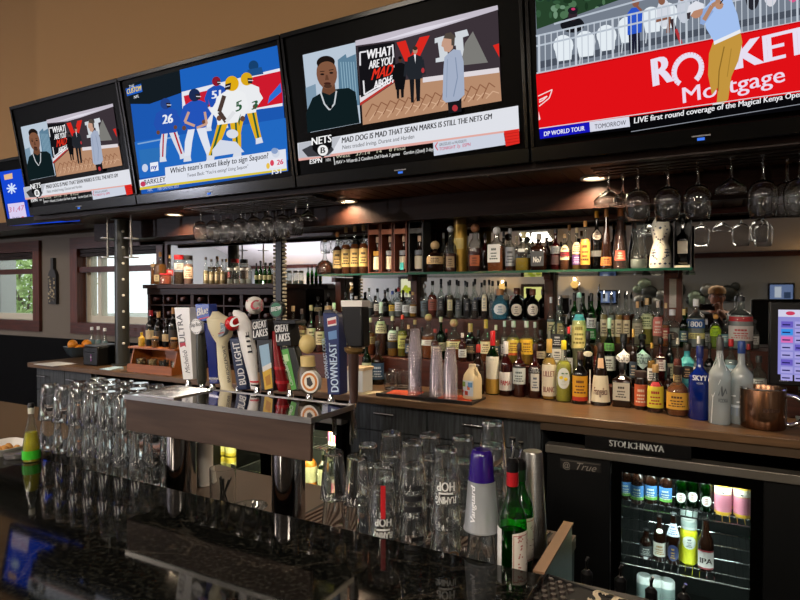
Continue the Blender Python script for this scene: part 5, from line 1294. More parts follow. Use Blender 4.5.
# ------------------------------------------------------------------ BOTTLES
SHP = {  # (height fraction, radius fraction) up to the mouth, cap start, cap radius
 'liq':  ([(0,.93),(.012,1),(.52,1),(.58,.93),(.63,.66),(.665,.40),(.70,.30),(.90,.28),(.905,.34),(.92,.34)], .88, .37),
 'wine': ([(0,.93),(.01,1),(.55,1),(.61,.93),(.67,.66),(.72,.42),(.77,.36),(.965,.34),(.97,.38),(.985,.38)], .84, .385),
 'tall': ([(0,.93),(.01,1),(.52,1),(.59,.90),(.64,.62),(.68,.40),(.73,.32),(.92,.29)], .86, .36),
 'squat':([(0,.90),(.03,1),(.48,1),(.56,.93),(.62,.66),(.67,.40),(.72,.30),(.88,.30)], .83, .40),
 'bulb': ([(0,.86),(.03,1),(.22,1),(.33,.80),(.40,.42),(.46,.25),(.56,.20),(.95,.19)], .93, .24),
 'cone': ([(0,1),(.04,1),(.45,.74),(.72,.46),(.84,.34),(.93,.30)], .86, .33),
 'flask':([(0,.95),(.015,1),(.57,1),(.63,.92),(.67,.60),(.70,.36),(.75,.30),(.88,.30)], .84, .38),
 'should':([(0,.94),(.012,1),(.54,1),(.60,.94),(.645,.72),(.68,.46),(.72,.32),(.90,.27)], .85, .33),
 'beer': ([(0,.93),(.01,1),(.50,1),(.58,.93),(.66,.70),(.74,.48),(.82,.42),(.96,.40)], .955, .46),
 'globe':([(0,.70),(.04,.86),(.20,1),(.42,1),(.58,.86),(.66,.58),(.70,.36),(.84,.34)], .80, .44),
 'figure':([(0,.9),(.05,1),(.2,.95),(.36,.80),(.46,.62),(.54,.70),(.68,.86),(.82,.70),(.90,.42),(.94,.34)], .93, .36),
 'jug':  ([(0,.92),(.02,1),(.55,1),(.68,.90),(.80,.62),(.88,.40),(.94,.36)], .92, .44),
 'can':  ([(0,.78),(.02,.86),(.05,1),(.90,1),(.95,.88),(.96,.84)], 2, .4),
 'jar':  ([(0,.94),(.02,1),(.78,1),(.84,.92),(.86,.86)], .85, .95),
 'milk': ([(0,.93),(.012,1),(.42,1),(.56,.85),(.70,.50),(.78,.40),(.90,.38)], .89, .46),
}
BODY = {'c': G_CLEAR, 'g': G_GREEN, 'k': B_BLK, 'n': B_BRN, 'f': G_FROST, 'u': B_COB, 'r': B_RED, 'o': B_OLV, 'b': G_BLUEG}
PLACED = []
def clash(x, y, r, z0, z1):
    for X, Y, R, a, b in PLACED:
        if z0 < b and a < z1 and math.hypot(x-X, y-Y) < r+R+.0015: return True
    return False
for X, Y, R in ((XA(415, 2.585), 2.585, .042), (XA(436.5, 2.6), 2.6, .042), (XA(450.5, 2.56), 2.56, .042)): PLACED.append((X, Y, R, CZ, CZ+.35))
for px in (339.5, 415, 549.5, 673): PLACED.append((XA(px, 3.25), 3.25, .05, CZ+.2, SHZ-.02))
PLACED.append((XA(282.5, 2.86), 2.84, .06, CZ, 2.0))
def profr(prof, z):
    for (z0, r0), (z1, r1) in zip(prof, prof[1:]):
        if z0 <= z <= z1: return r0+(r1-r0)*(z-z0)/max(1e-6, z1-z0)
    return prof[-1][1]
ROWY = {'S': (2.99, 2.93, 3.2), 'T': (3.12, 2.95, 3.2), 'A': (2.985, 2.93, 3.04), 'B': (3.165, 3.11, 3.22), 'F': (None, 2.52, 2.875)}
def bot(row, cx, top, w, shape, body, liq, cap, labs, label, base=None, Y=None, z=None, name='liquor_bottle', cat='bottle', group=None, captype='cap', face=None, rot=None, H=None, sq=None, extra=None, ylim=None):
    if row in ROWY:
        y0, ylo, yhi = ROWY[row]; left = cx < 547
        zs = {'S': SHZ, 'T': SHZ, 'A': ZA1 if left else ZA2, 'B': ZB1 if left else ZB2, 'F': CZ}[row]
        if row == 'F': y0 = min(PZ(cx, base, CZ).y if base else 2.80, 2.86)
        if Y: y0 = Y
    else: y0, ylo, yhi, zs = Y, Y-.02, Y+.02, z
    if ylim: ylo, yhi = ylim
    Yc = y0; shrink = 1.0; ok = False
    sqr = shape == 'flask' or (sq if sq is not None else False)
    for att in range(4):
        for dy in (0, .015, -.015, .03, -.03, .045, -.045, .06, -.06, .08, -.08, .1, -.1, .13, -.13):
            Yc = y0+dy
            R = w*mpp(cx, Yc)/2*shrink
            if Yc-R < ylo-.045 or Yc+R > yhi+.05: continue
            p = P(cx, 292, Yc); zt = P(cx, top, Yc).z
            if not clash(p.x, Yc, R*(1.08 if sqr else 1), zs+.001, zt): ok = True; break
        if ok: break
        shrink *= .92
    if not ok:
        Yc = y0; R = w*mpp(cx, Yc)/2*.8; p = P(cx, 292, Yc); zt = P(cx, top, Yc).z; print('CLASH', cx, label)
    PLACED.append((p.x, Yc, R*(1.08 if sqr else 1), zs, zt))
    h = H or (zt-zs)
    prof, c0, cr = SHP[shape]
    pw = 7 if sqr else 0
    fa = math.atan2(CAM.x-p.x, -(CAM.y-Yc)) if not sqr else random.uniform(-.06, .10)
    if rot is not None: fa = rot
    elif not sqr: fa += random.uniform(-.08, .08)
    t = thing(name, label, cat, (p.x, Yc, zs+.0004), fa, group)
    seg = 28 if w > 11 else 20
    bm = BODY.get(body) or body
    pr = [(max(r, .001)*R, zf*h) for zf, r in prof if zf < c0+.012]
    if c0 < 1: pr.append((profr(prof, c0+.015)*R, (c0+.015)*h))
    m = MB()
    if bm in (G_CLEAR, G_GREEN, G_FROST, G_BLUEG):
        m.lathe([(1e-5, .001)]+pr, bm, seg=seg, pw=pw)
        if len(m.f[-1]) > 4: m.f.pop(); m.m.pop()
    else: m.lathe(pr, bm, seg=seg, pw=pw)
    m.build('glass_body' if name not in ('can', 'drink_can') else 'can_body', t, sharp=50)
    if liq:
        lv = liq[1]; lp = [(1e-5, .006*1.0+.002)]+[(r*R*.93, max(.004, zf*h+(.004 if zf < .05 else 0))) for zf, r in prof if zf < lv*.98]+[(profr(prof, lv)*R*.93, lv*h), (1e-5, lv*h)]
        MB().lathe(lp, liquid(liq[0]), seg=seg, pw=pw).build('liquid', t)
    if cap:
        m = MB()
        if captype == 'cap': m.lathe([(cr*R, c0*h), (cr*R*1.02, c0*h+.003), (cr*R, h-.002), (cr*R*.9, h)], C(cap, .4), seg=18)
        elif captype == 'ball': m.ball((0, 0, h-cr*R*1.3), cr*R*1.35, C(cap, .5), 16, 10)
        elif captype == 'pour':
            m.lathe([(cr*R, c0*h), (cr*R, c0*h+.02), (cr*R*.6, c0*h+.026)], C(cap, .4), seg=14).tube([(0, 0, c0*h+.02), (0, 0, h-.012), (.004, 0, h)], [.0045, .0035, .003], M_CHROME, 8)
        elif captype == 'foil': m.lathe([(cr*R*1.06, (c0-.07)*h), (cr*R, c0*h), (cr*R, h-.002), (cr*R*.9, h)], C(cap, .3), seg=18)
        m.build({'cap': 'cap', 'ball': 'stopper', 'pour': 'pourer', 'foil': 'capsule'}[captype], t)
    for k, L in enumerate(labs or ()):
        hx, z0, z1 = L[0], L[1], L[2]; txt = L[3] if len(L) > 3 else None; th = L[4] if len(L) > 4 else '#2a2220'
        kind = L[5] if len(L) > 5 else None
        m = MB(); e = .0007+.0003*k; lm = C(hx, .6)
        if sqr:
            hw = R*.84 if kind != 'slim' else R*.5
            fn = lambda u, zz: Vector((u*hw, -R-e, zz))
            if kind == 'oval': m.poly([fn(math.cos(a)*.95, (z0+z1)/2*h+math.sin(a)*(z1-z0)/2*h) for a in [2*PI*i/20 for i in range(20)]], lm)
            else: m.add([fn(-1, z0*h), fn(1, z0*h), fn(1, z1*h), fn(-1, z1*h)], [(0,1,2,3)], lm)
            f2 = lambda u, zz: Vector((u*hw, -R-e-.0004, zz))
        else:
            A = {'slim': .7, None: 1.25, 'plain': 1.25, 'oval': .85, 'diamond': 1.2, 'full': PI}[kind]
            def fn(u, zz, d=e): r = profr(prof, min(.99, zz/h))*R+d; return Vector((r*math.sin(u*A), -r*math.cos(u*A), zz))
            n = 12 if kind != 'full' else 24; nz = max(1, int((z1-z0)/.06))
            if kind in ('oval', 'diamond'):
                zc, hh_ = (z0+z1)/2*h, (z1-z0)/2*h
                for i in range(n):
                    u0, u1 = -1+2*i/n, -1+2*(i+1)/n
                    g = (lambda u: math.sqrt(max(0, 1-u*u))) if kind == 'oval' else (lambda u: 1-abs(u)*.9)
                    for j in range(8):
                        a, b = -1+j/4, -1+(j+1)/4
                        m.add([fn(u0, zc+a*g(u0)*hh_), fn(u1, zc+a*g(u1)*hh_), fn(u1, zc+b*g(u1)*hh_), fn(u0, zc+b*g(u0)*hh_)], [(0,1,2,3)], lm)
            else:
                for j in range(nz):
                    a, b = (z0+(z1-z0)*j/nz)*h, (z0+(z1-z0)*(j+1)/nz)*h
                    for i in range(n):
                        u0, u1 = -1+2*i/n, -1+2*(i+1)/n
                        m.add([fn(u0, a), fn(u1, a), fn(u1, b), fn(u0, b)], [(0,1,2,3)], lm)
            f2 = lambda u, zz: fn(u, zz, e+.0005)
            if kind == 'full': A0 = A
        tm = C(th, .6)
        if txt:
            us = .62 if kind != 'full' else .22
            lines = txt.split('/')
            for i, ln in enumerate(lines):
                hh_ = min((z1-z0)*h*.62/len(lines), R*.75); zc = (z1-(z1-z0)*(i+.62)/len(lines))*h-.0
                m.text(ln, tm, lambda u, y, w_: f2((-1+2*u)*us, zc-hh_*.35+y*hh_), .03)
        elif z1-z0 > .10 and kind not in ('plain', 'full'):
            for q in (.72, .5, .34, .2):      # lines of small print
                ww = (.62, .5, .66, .4)[int(q*10) % 4]
                zc = (z0+(z1-z0)*q)*h; dz = (z1-z0)*h*(.07 if q < .7 else .12)
                if kind in ('oval', 'diamond'): ww *= .6
                nn = 4
                for i in range(nn):
                    u0, u1 = -ww+2*ww*i/nn, -ww+2*ww*(i+.8)/nn
                    m.add([f2(u0, zc-dz/2), f2(u1, zc-dz/2), f2(u1, zc+dz/2), f2(u0, zc+dz/2)], [(0,1,2,3)], tm)
        m.build('label', t)
    if extra: extra(t, R, h)
    return t
AMB, DAM, GLD = '#b45c1a', '#62260c', '#dca032'
CRM, TAN, WH = '#e6d8b0', '#d8b878', '#e8e6e0'
gS = 'bottles on the glass shelf'
# --- upper glass shelf, left to right
bot('S', 325, 240, 17, 'bulb', 'c', (DAM, .40), '#6a5a4a', [], 'squat dark decanter with a long thin neck, first on the glass shelf', group=gS)
bot('S', 337.5, 232, 9.2, 'liq', 'c', (DAM, .66), '#c98a52', [(TAN, .14, .56)], 'whiskey bottle with a pinkish tan label and darker spirit beside the long-necked decanter', group=gS)
for k, (x, tp) in enumerate(((346, 227), (354.8, 226), (363.5, 225))):
    bot('S', x, tp, 9.2, 'liq', 'c', (AMB, .62), '#c9a06a', [('#e2c078', .15, .52, None)], f"whiskey bottle with yellow-tan label and cork, {('first', 'second', 'third')[k]} of three alike left of the gift boxes", group=gS, captype='cap')
# boxed bottles
def giftbox(x0, x1, top, label, dark=False, cap='#c8c4bc', sash=None):
    Y = 2.94; a, b = XA(x0, Y), XA(x1, Y); h = ZA((x0+x1)/2, top, Y)-SHZ; w = b-a; d = w*1.15
    mt = pm('gift_box_black', '#121110', .5) if dark else pm('gift_box_wood', '#6a3320', .45, noise=(5, .25, (10, 10, 1)))
    t = thing('gift_box', label, 'box', (a, Y, SHZ+.0005), 0, 'gift boxes on the glass shelf'); f = .007
    m = MB().box(0, f, 0, d, 0, h, mt).box(w-f, w, 0, d, 0, h, mt).box(f, w-f, 0, d, 0, f, mt).box(f, w-f, 0, d, h-f, h, mt).box(f, w-f, d-f, d, f, h-f, mt); m.build('case', t)
    MB().box(f, w-f, -.001, .004, h*.76, h*.86, C('#a05a3a' if not dark else '#2a2826', .5)).build('front_band', t)
    PLACED.append((a+w/2, Y+d/2, w*.62, SHZ, SHZ+h))
    u = thing('liquor_bottle', 'pale-labelled bottle inside the '+label.replace(' on the glass shelf', ''), 'bottle', (a+w/2, Y+d*.5, SHZ+.0005+f), .0, 'bottles inside the gift boxes')
    R = w*.32; H = h*.70; pr = [(r*R, z*H) for z, r in SHP['squat'][0]]
    MB().lathe(pr, B_BRN, seg=20).build('glass_body', u)
    MB().lathe([(R*.42, H*.84), (R*.42, H)], C('#c8a890', .4), seg=14).build('cap', u)
    m = MB()
    for i in range(8):
        q = [(-1+2*i/8)*1.2, (-1+2*(i+1)/8)*1.2]; rr2 = R*1.02
        m.add([(rr2*math.sin(q[0]), -rr2*math.cos(q[0]), H*.08), (rr2*math.sin(q[1]), -rr2*math.cos(q[1]), H*.08), (rr2*math.sin(q[1]), -rr2*math.cos(q[1]), H*.44), (rr2*math.sin(q[0]), -rr2*math.cos(q[0]), H*.44)], [(0,1,2,3)], C('#e0d4b8', .6))
        rr3 = R*1.03; m.add([(rr3*math.sin(q[0]), -rr3*math.cos(q[0]), H*.47), (rr3*math.sin(q[1]), -rr3*math.cos(q[1]), H*.47), (rr3*math.sin(q[1]), -rr3*math.cos(q[1]), H*.60), (rr3*math.sin(q[0]), -rr3*math.cos(q[0]), H*.60)], [(0,1,2,3)], C(cap, .5))
    m.build('label', u)
    if sash: MB().box(-R*.3, R*.55, -R*1.25, -R*1.1, H*.06, H*.26, C(sash, .5)).build('tag', u)
giftbox(367.8, 379.6, 222.5, 'left wooden gift box with a mustard-banded bottle on the glass shelf', cap='#c09028')
giftbox(380.6, 392.4, 222, 'middle wooden gift box with a grey-banded bottle on the glass shelf', cap='#8a9098')
giftbox(393.6, 406.5, 221.5, 'right wooden gift box with a turquoise tag on the glass shelf', cap='#8a9098', sash='#3cc0b8')
giftbox(408.5, 423, 221, 'black open-front gift box on the glass shelf right of the wooden boxes', True, cap='#6a7078')
bot('S', 435, 241, 17, 'squat', 'n', None, '#b89c70', [('#c8a878', .26, .50)], 'squat dark bottle with a broad tan band right of the black gift box', group=gS, captype='ball')
bot('S', 450.5, 226, 12.5, 'squat', 'c', (DAM, .40), '#c8ccd0', [('#a08868', .1, .34, None, '#3a2a1a', 'slim')], 'clear decanter with a glass stopper left of the gold tube', group=gS, captype='ball')
x, Y = XA(460.5, 3.08), 3.08
t = thing('bottle_tube', 'tall gold whisky presentation tube standing among the shelf bottles', 'tube', (x, Y, SHZ+.0004)); Rr = 13.4*mpp(460, Y)/2; hh = ZA(460, 217.5, Y)-SHZ
MB().lathe([(Rr, 0), (Rr, hh*.86)], pm('gold_card', '#b08a34', .35, .5), seg=28).build('tube', t); MB().lathe([(Rr*1.03, hh*.86), (Rr*1.03, hh)], pm('gold_card_dark', '#7a5a28', .35, .5), seg=28).build('lid', t)
m = MB()
for i in range(8):
    q = [-.9+1.8*i/8, -.9+1.8*(i+1)/8]; r2 = Rr+.0006; m.add([(r2*math.sin(a), -r2*math.cos(a), z) for a, z in ((q[0], hh*.42), (q[1], hh*.42), (q[1], hh*.62), (q[0], hh*.62))], [(0,1,2,3)], C('#d8c070', .4))
m.build('label', t, rot=(0, 0, -.1)); PLACED.append((x, Y, Rr, SHZ, SHZ+hh))
bot('S', 475, 224, 15, 'globe', 'c', ('#5a140c', .5), '#8a5a3a', [('#a0522a', .12, .34, None, '#3a140a', 'slim')], 'faceted reddish decanter just right of the gold tube', group=gS, captype='ball')
bot('T', 485, 233, 8, 'liq', 'r', None, '#1a1414', [], 'dark ruby bottle in the back of the shelf, left of the white tree label', group=gS)
bot('S', 496.5, 227, 15.5, 'flask', 'c', (AMB, .56), '#e0e0dc', [(WH, .20, .60, None, '#3a4a3a')], 'square whiskey bottle with a white label showing a small tree', group=gS, captype='ball')
bot('S', 510, 228.5, 10, 'liq', 'c', (DAM, .55), '#8a8a8c', [('#8c9096', .12, .56, None, '#2a2c30')], 'bottle with a silver-grey label beside the white tree label', group=gS)
bot('S', 523.5, 232, 14, 'flask', 'c', ('#d8b414', .33), '#e6dca8', [('#d8dcd4', .48, .56, None, '#8a8a80', 'slim')], 'clear square bottle with a little bright yellow liquid left', group=gS)
bot('S', 538.5, 234, 15, 'flask', 'n', None, '#a09a90', [('#2e3136', .12, .52, 'No7', '#c8c8c4')], 'square dark whiskey bottle with a black shield label and grey stopper', group=gS)
bot('T', 547, 237, 7, 'wine', 'n', None, '#1c1614', [('#5a4030', .2, .4)], 'small dark bottle behind, right of the square black-label whiskey', group=gS)
bot('S', 555.5, 229, 10, 'liq', 'r', None, '#141416', [('#6a6e72', .40, .58, None, '#1a1a1a'), ('#3a1c1c', .14, .36)], 'dark red bottle with a narrow grey label right of the square whiskey', group=gS)
bot('S', 564.5, 234, 9, 'liq', 'c', (AMB, .6), '#b89468', [('#e2d0a0', .28, .70), ('#8c1c28', .38, .5, None, '#e8d8b0', 'plain')], 'amber bottle with a cream label crossed by a red band', group=gS)
bot('T', 569, 225, 8.5, 'liq', 'c', (AMB, .4), '#a8743a', [('#d8c8a8', .3, .5)], 'taller clear bottle behind the red-banded amber bottle', group=gS)
bot('S', 576.5, 228, 9, 'liq', 'c', (GLD, .55), '#c8b48a', [('#e6d4ac', .38, .66), ('#6a3a78', .12, .36, None, '#e0c8e0')], 'amber bottle with a cream and purple label', group=gS)
bot('S', 585, 221, 9.4, 'liq', 'c', (AMB, .62), '#d89a4a', [('#e0963a', .10, .62, None, '#3a1c08')], 'tall amber bottle with a bright orange label beside the black emblem bottle', group=gS)
bot('S', 596.5, 211, 12, 'liq', 'k', None, '#e0a020', [('#d8c8b8', .50, .68, None, '#5a2a20', 'oval'), ('#5a5a58', .22, .32)], 'tall black bottle with a yellow collar and a round pale emblem', group=gS)
bot('S', 606, 209, 11.5, 'cone', 'n', None, '#c88a48', [('#b06a30', .06, .20, None, '#2a1008')], 'slim dark cone-shaped cognac bottle beside the black emblem bottle', group=gS)
bot('S', 620, 208, 16, 'cone', 'c', ('#54200c', .80), '#c87840', [('#b04a3a', .14, .30, None, '#e8c8a8', 'slim')], 'wide amber cone-shaped cognac bottle under the hanging coupe', group=gS)
bot('S', 638.5, 214, 16.5, 'figure', 'c', ('#bfc4b8', .18), None, [], 'clear figure-shaped crystal bottle between the cone bottle and white ceramic', group=gS)
def blueprint(t, R, h):
    prof = SHP['figure'][0]; m = MB(); bl = C('#2a3550', .4)
    def fn(u, zz): r = profr(prof, zz)*R+.0009; return Vector((r*math.sin(u), -r*math.cos(u), zz*h))
    def dot(u, zz, s, k=1.55): s *= k; m.add([fn(u-s, zz), fn(u, zz-s*.14), fn(u+s, zz), fn(u, zz+s*.14)], [(0,1,2,3)], bl)
    for k in range(-3, 4): dot(k*.45, .08, .10)
    for k in range(9): a = PI*k/8; dot(.72*math.cos(a)-.0, .66-.17*math.sin(a), .085)
    for k in range(7): a = PI*k/6; dot(.5*math.cos(a), .72+.16*math.sin(a), .06)
    for s in (-1, 1):
        for k in range(6):
            a = 2*PI*k/6; dot(s*.72+.22*math.cos(a), .27+.055*math.sin(a), .08)
        dot(s*.72, .27, .12)
        for k in range(4): dot(s*(.28+k*.16), .16+k*.02, .07)
    dot(0, .40, .26); dot(0, .69, .12); m.build('painted_pattern', t)
bot('S', 660.5, 211, 21.5, 'figure', pm('cream_ceramic', '#e2dcca', .25), None, '#d8d2c0', [], 'white ceramic figure-shaped bottle painted with dark blue motifs', group=gS, captype='ball', extra=blueprint)
# black presentation box at the right end
Y = 2.93; a, b = XA(673, Y), XA(691, Y); hh = ZA(682, 213, Y)-SHZ; w = b-a
t = thing('gift_box', 'dark presentation box with a cream-labelled bottle at the right end of the shelf', 'box', (a, Y, SHZ+.0005), 0, 'gift boxes on the glass shelf')
nv = pm('gift_box_navy', '#0e0f18', .4); PLACED.append((a+w/2, Y+.05, w*.6, SHZ, SHZ+hh))
MB().box(0, .005, 0, .11, 0, hh, nv).box(w-.005, w, 0, .11, 0, hh, nv).box(.005, w-.005, .105, .11, 0, hh, nv).box(.005, w-.005, 0, .105, 0, .012, C('#d8d0b4', .5)).box(.005, w-.005, 0, .105, hh-.006, hh, nv).build('case', t)
u = thing('liquor_bottle', 'dark bottle with a square cream label inside the presentation box', 'bottle', (a+w/2, Y+.052, SHZ+.0129))
R = w*.36; H = hh*.9
MB().lathe([(r*R, z*H) for z, r in SHP['liq'][0]], B_BLK, seg=22, pw=7).build('glass_body', u); MB().lathe([(R*.38, H*.9), (R*.38, H*.985)], M_BLACK, seg=14).build('cap', u)
m = MB().add([(-R*.8, -R-.001, H*.24), (R*.8, -R-.001, H*.24), (R*.8, -R-.001, H*.50), (-R*.8, -R-.001, H*.50)], [(0,1,2,3)], C('#dcd2bc', .6)); m.build('label', u)

# --- upper step (row B)
gB = 'bottles on the upper step'
for k, (x, c) in enumerate(((441, '#16161a'), (450, '#1a1a1c'), (458.5, '#141416'), (467, '#161618'), (475, '#1c1c20'), (484.5, '#141414'), (492.5, '#1a1a1e'))):
    bot('B', x, 279+((k*5) % 4), 7.2, 'tall', 'c', (('#3a2a20', '#5a4a2c', '#9aa0a0', '#2a2a30', '#4a4038', '#3a2018', '#8a9090')[k], (.5, .6, .35, .55, .45, .6, .4)[k]), c, [(('#2e3238', '#d8cfa8', '#4a5058', '#2a2e36', '#30343c', '#e0d6b8', '#3a4450')[k], .2, .48 if k != 5 else .62, None, '#9a9a98', 'slim')],
        f'slim clear black-capped bottle, {POS[k]} of seven from left on the upper step', group=gB)
bot('B', 500, 289, 16.5, 'globe', 'b', None, '#a87848', [('#e4e8e6', .16, .52, None, '#4a7a9a', 'oval')], 'round pale-blue bottle with a white oval label and wooden stopper', group=gB)
bot('B', 516.8, 288, 14, 'globe', 'k', None, '#5a2c1c', [('#e0d6c4', .12, .50, None, '#4a3a30', 'oval')], 'black squat bottle with a pale oval label, left of the pair', group=gB, captype='cap')
bot('B', 532.8, 289, 13.5, 'globe', 'k', None, '#6a3620', [('#e6dccc', .14, .52, None, '#4a3a30', 'oval')], 'black squat bottle with a pale oval label, right of the pair by the upright', group=gB)
bot('B', 424.5, 284, 8, 'liq', 'c', ('#9aa4a4', .4), '#c8c8cc', [('#5a6a74', .2, .5)], 'clear bottle on the upper step just right of the left upright', group=gB)
bot('B', 432.5, 281, 9, 'liq', 'c', ('#7a2414', .62), '#2a1a14', [('#8c4a3a', .2, .5)], 'reddish bottle on the upper step left of the seven black-capped bottles', group=gB)
for k, (x, tp, bd, lq, cp, lb_, lab) in enumerate((
    (369, 288, 'c', ('#7a8088', .3), '#d0d4d0', ('#d8dcd8', .3, .5), 'clear bottle with a pale cap on the upper step, left of the orange-pourer bottle'),
    (377.5, 288.5, 'c', ('#6a3a20', .4), '#16161a', ('#d8d0c0', .2, .45), 'clear bottle with a black and white cap beside the tall black upper-step bottle'),
    (385, 290, 'k', None, '#0c0c0e', ('#2a2a30', .2, .4), 'tall black bottle standing on the upper step above the cream labels'),
    (392.5, 291, 'c', ('#b8bcb4', .4), '#2448a0', ('#e0b83a', .22, .46), 'clear bottle with a blue cap and a small yellow label on the upper step'),
    (398.5, 287.5, 'c', ('#aab4b8', .4), '#b82028', ('#dfe2e4', .2, .5), 'clear bottle with a red cap on the upper step left of the left upright'),
    (406, 293, 'c', ('#9aa8a4', .5), '#c8ccd0', ('#dfe4e4', .2, .5), 'clear bottle beside the left upright on the upper step'))):
    bot('B', x, tp, 7.6, 'tall', bd, lq, cp, [(*lb_, None, '#3a3a3c')], lab, group=gB)
for k, (x, tp, bd, cp, lab) in enumerate((
    (318, 297, 'k', '#101012', 'black-necked bottle above the navy tap handle, left of two more black necks'),
    (328.5, 293, 'k', '#141416', 'tall black-necked bottle directly above the navy tap handle'),
    (345.5, 292, 'n', '#181412', 'dark bottle rising behind the white cap of the black paddle tap'),
    (356, 296, 'r', '#d8d0c8', 'dark red bottle rising right behind the white tap cap'))):
    bot('B', x, tp, 8, 'wine', bd, None, cp, [('#c8b890', .2, .42)], lab, group=gB)
# right part of the upper step
bot('B', 574.5, 293, 9.5, 'wine', 'g', None, '#121412', [('#d8dcc8', .15, .35)], 'green bottle with a black top under the small sconce glow, left of the yellow label', group=gB)
bot('B', 591.5, 293, 9.5, 'wine', 'g', None, '#141614', [('#e0e4dc', .30, .5), ('#2c8a3a', .08, .28, None, '#e8e8e0')], 'green bottle with a black top right of the tall yellow label', group=gB)
for k, x in enumerate((604, 611.5, 619, 626.5)):
    bot('B', x, 291+k % 2, 7.0, 'tall', 'c', (('#c8b46a', '#b8bcb0', '#d0a84a', '#c0703a')[k], .55), '#18181a', [(CRM, .14, .46, None, '#5a4a3a')],
        f'slim pourer-topped bottle with a cream label, {POS[k]} of four under the blue picture', group=gB, captype='pour')
bot('B', 637.5, 301.5, 9.5, 'should', 'c', ('#b8b49a', .6), '#c8a070', [('#b0aa90', .2, .5, None, '#6a6858')], 'clear pebbled bottle with a cork left of the green-labelled corked bottle', group=gB)
bot('B', 647, 298, 12.5, 'should', 'c', ('#c0b84a', .62), '#cfae7a', [('#cfd6a6', .34, .66, None, '#3a5a2a')], 'corked bottle with a pale green label left of the mahogany upright', group=gB)
bot('B', 658, 301, 9.5, 'should', 'c', ('#cfa89a', .5), '#c8b8a8', [('#d87a70', .22, .64, None, '#f0d8cc')], 'clear bottle with a salmon-pink label beside the mahogany upright', group=gB)
bot('B', 672.5, 309.5, 15.5, 'flask', 'c', ('#c8ccc8', .5), '#c8c8ca', [('#3c302c', .18, .42, None, '#b8a890', 'oval')], 'square clear bottle with silver stopper and dark round emblem before the upright', group=gB)
bot('B', 696, 299, 17, 'should', 'c', ('#c8d0d2', .6), '#dcdcd8', [('#2a5a9c', .40, .58, '1800', '#e8ecf0'), ('#d8cf8a', .18, .30)], 'clear bottle with a blue label reading 1800 and a silver cap', group=gB)
bot('B', 716, 314.5, 10, 'liq', 'c', ('#9ab83a', .6), '#c89048', [('#a8d020', .36, .66, None, '#3a6a10')], 'lime-green-labelled bottle with an orange ball stopper', group=gB, captype='ball')
bot('B', 725.5, 320, 9, 'liq', 'c', ('#8aa0a8', .5), '#1a1a1c', [('#6a9aa0', .2, .5, None, '#e0e4e4')], 'clear bottle with a black top and teal label right of the lime label', group=gB)
bot('B', 706.5, 321, 8, 'tall', 'c', ('#b8bcb8', .55), '#c8ccd0', [('#c8ccc8', .2, .5)], 'plain clear bottle between the 1800 bottle and the lime label', group=gB, captype='pour')
bot('B', 741, 293, 22, 'should', 'c', ('#c8ccce', .6), '#26262a', [('#b01c28', .50, .58, None, '#e8dcdc', 'plain'), ('#d8d0cc', .16, .42, None, '#c04a48')], 'large clear vodka bottle with a red band and pourer, tallest at the right', group=gB, captype='pour')
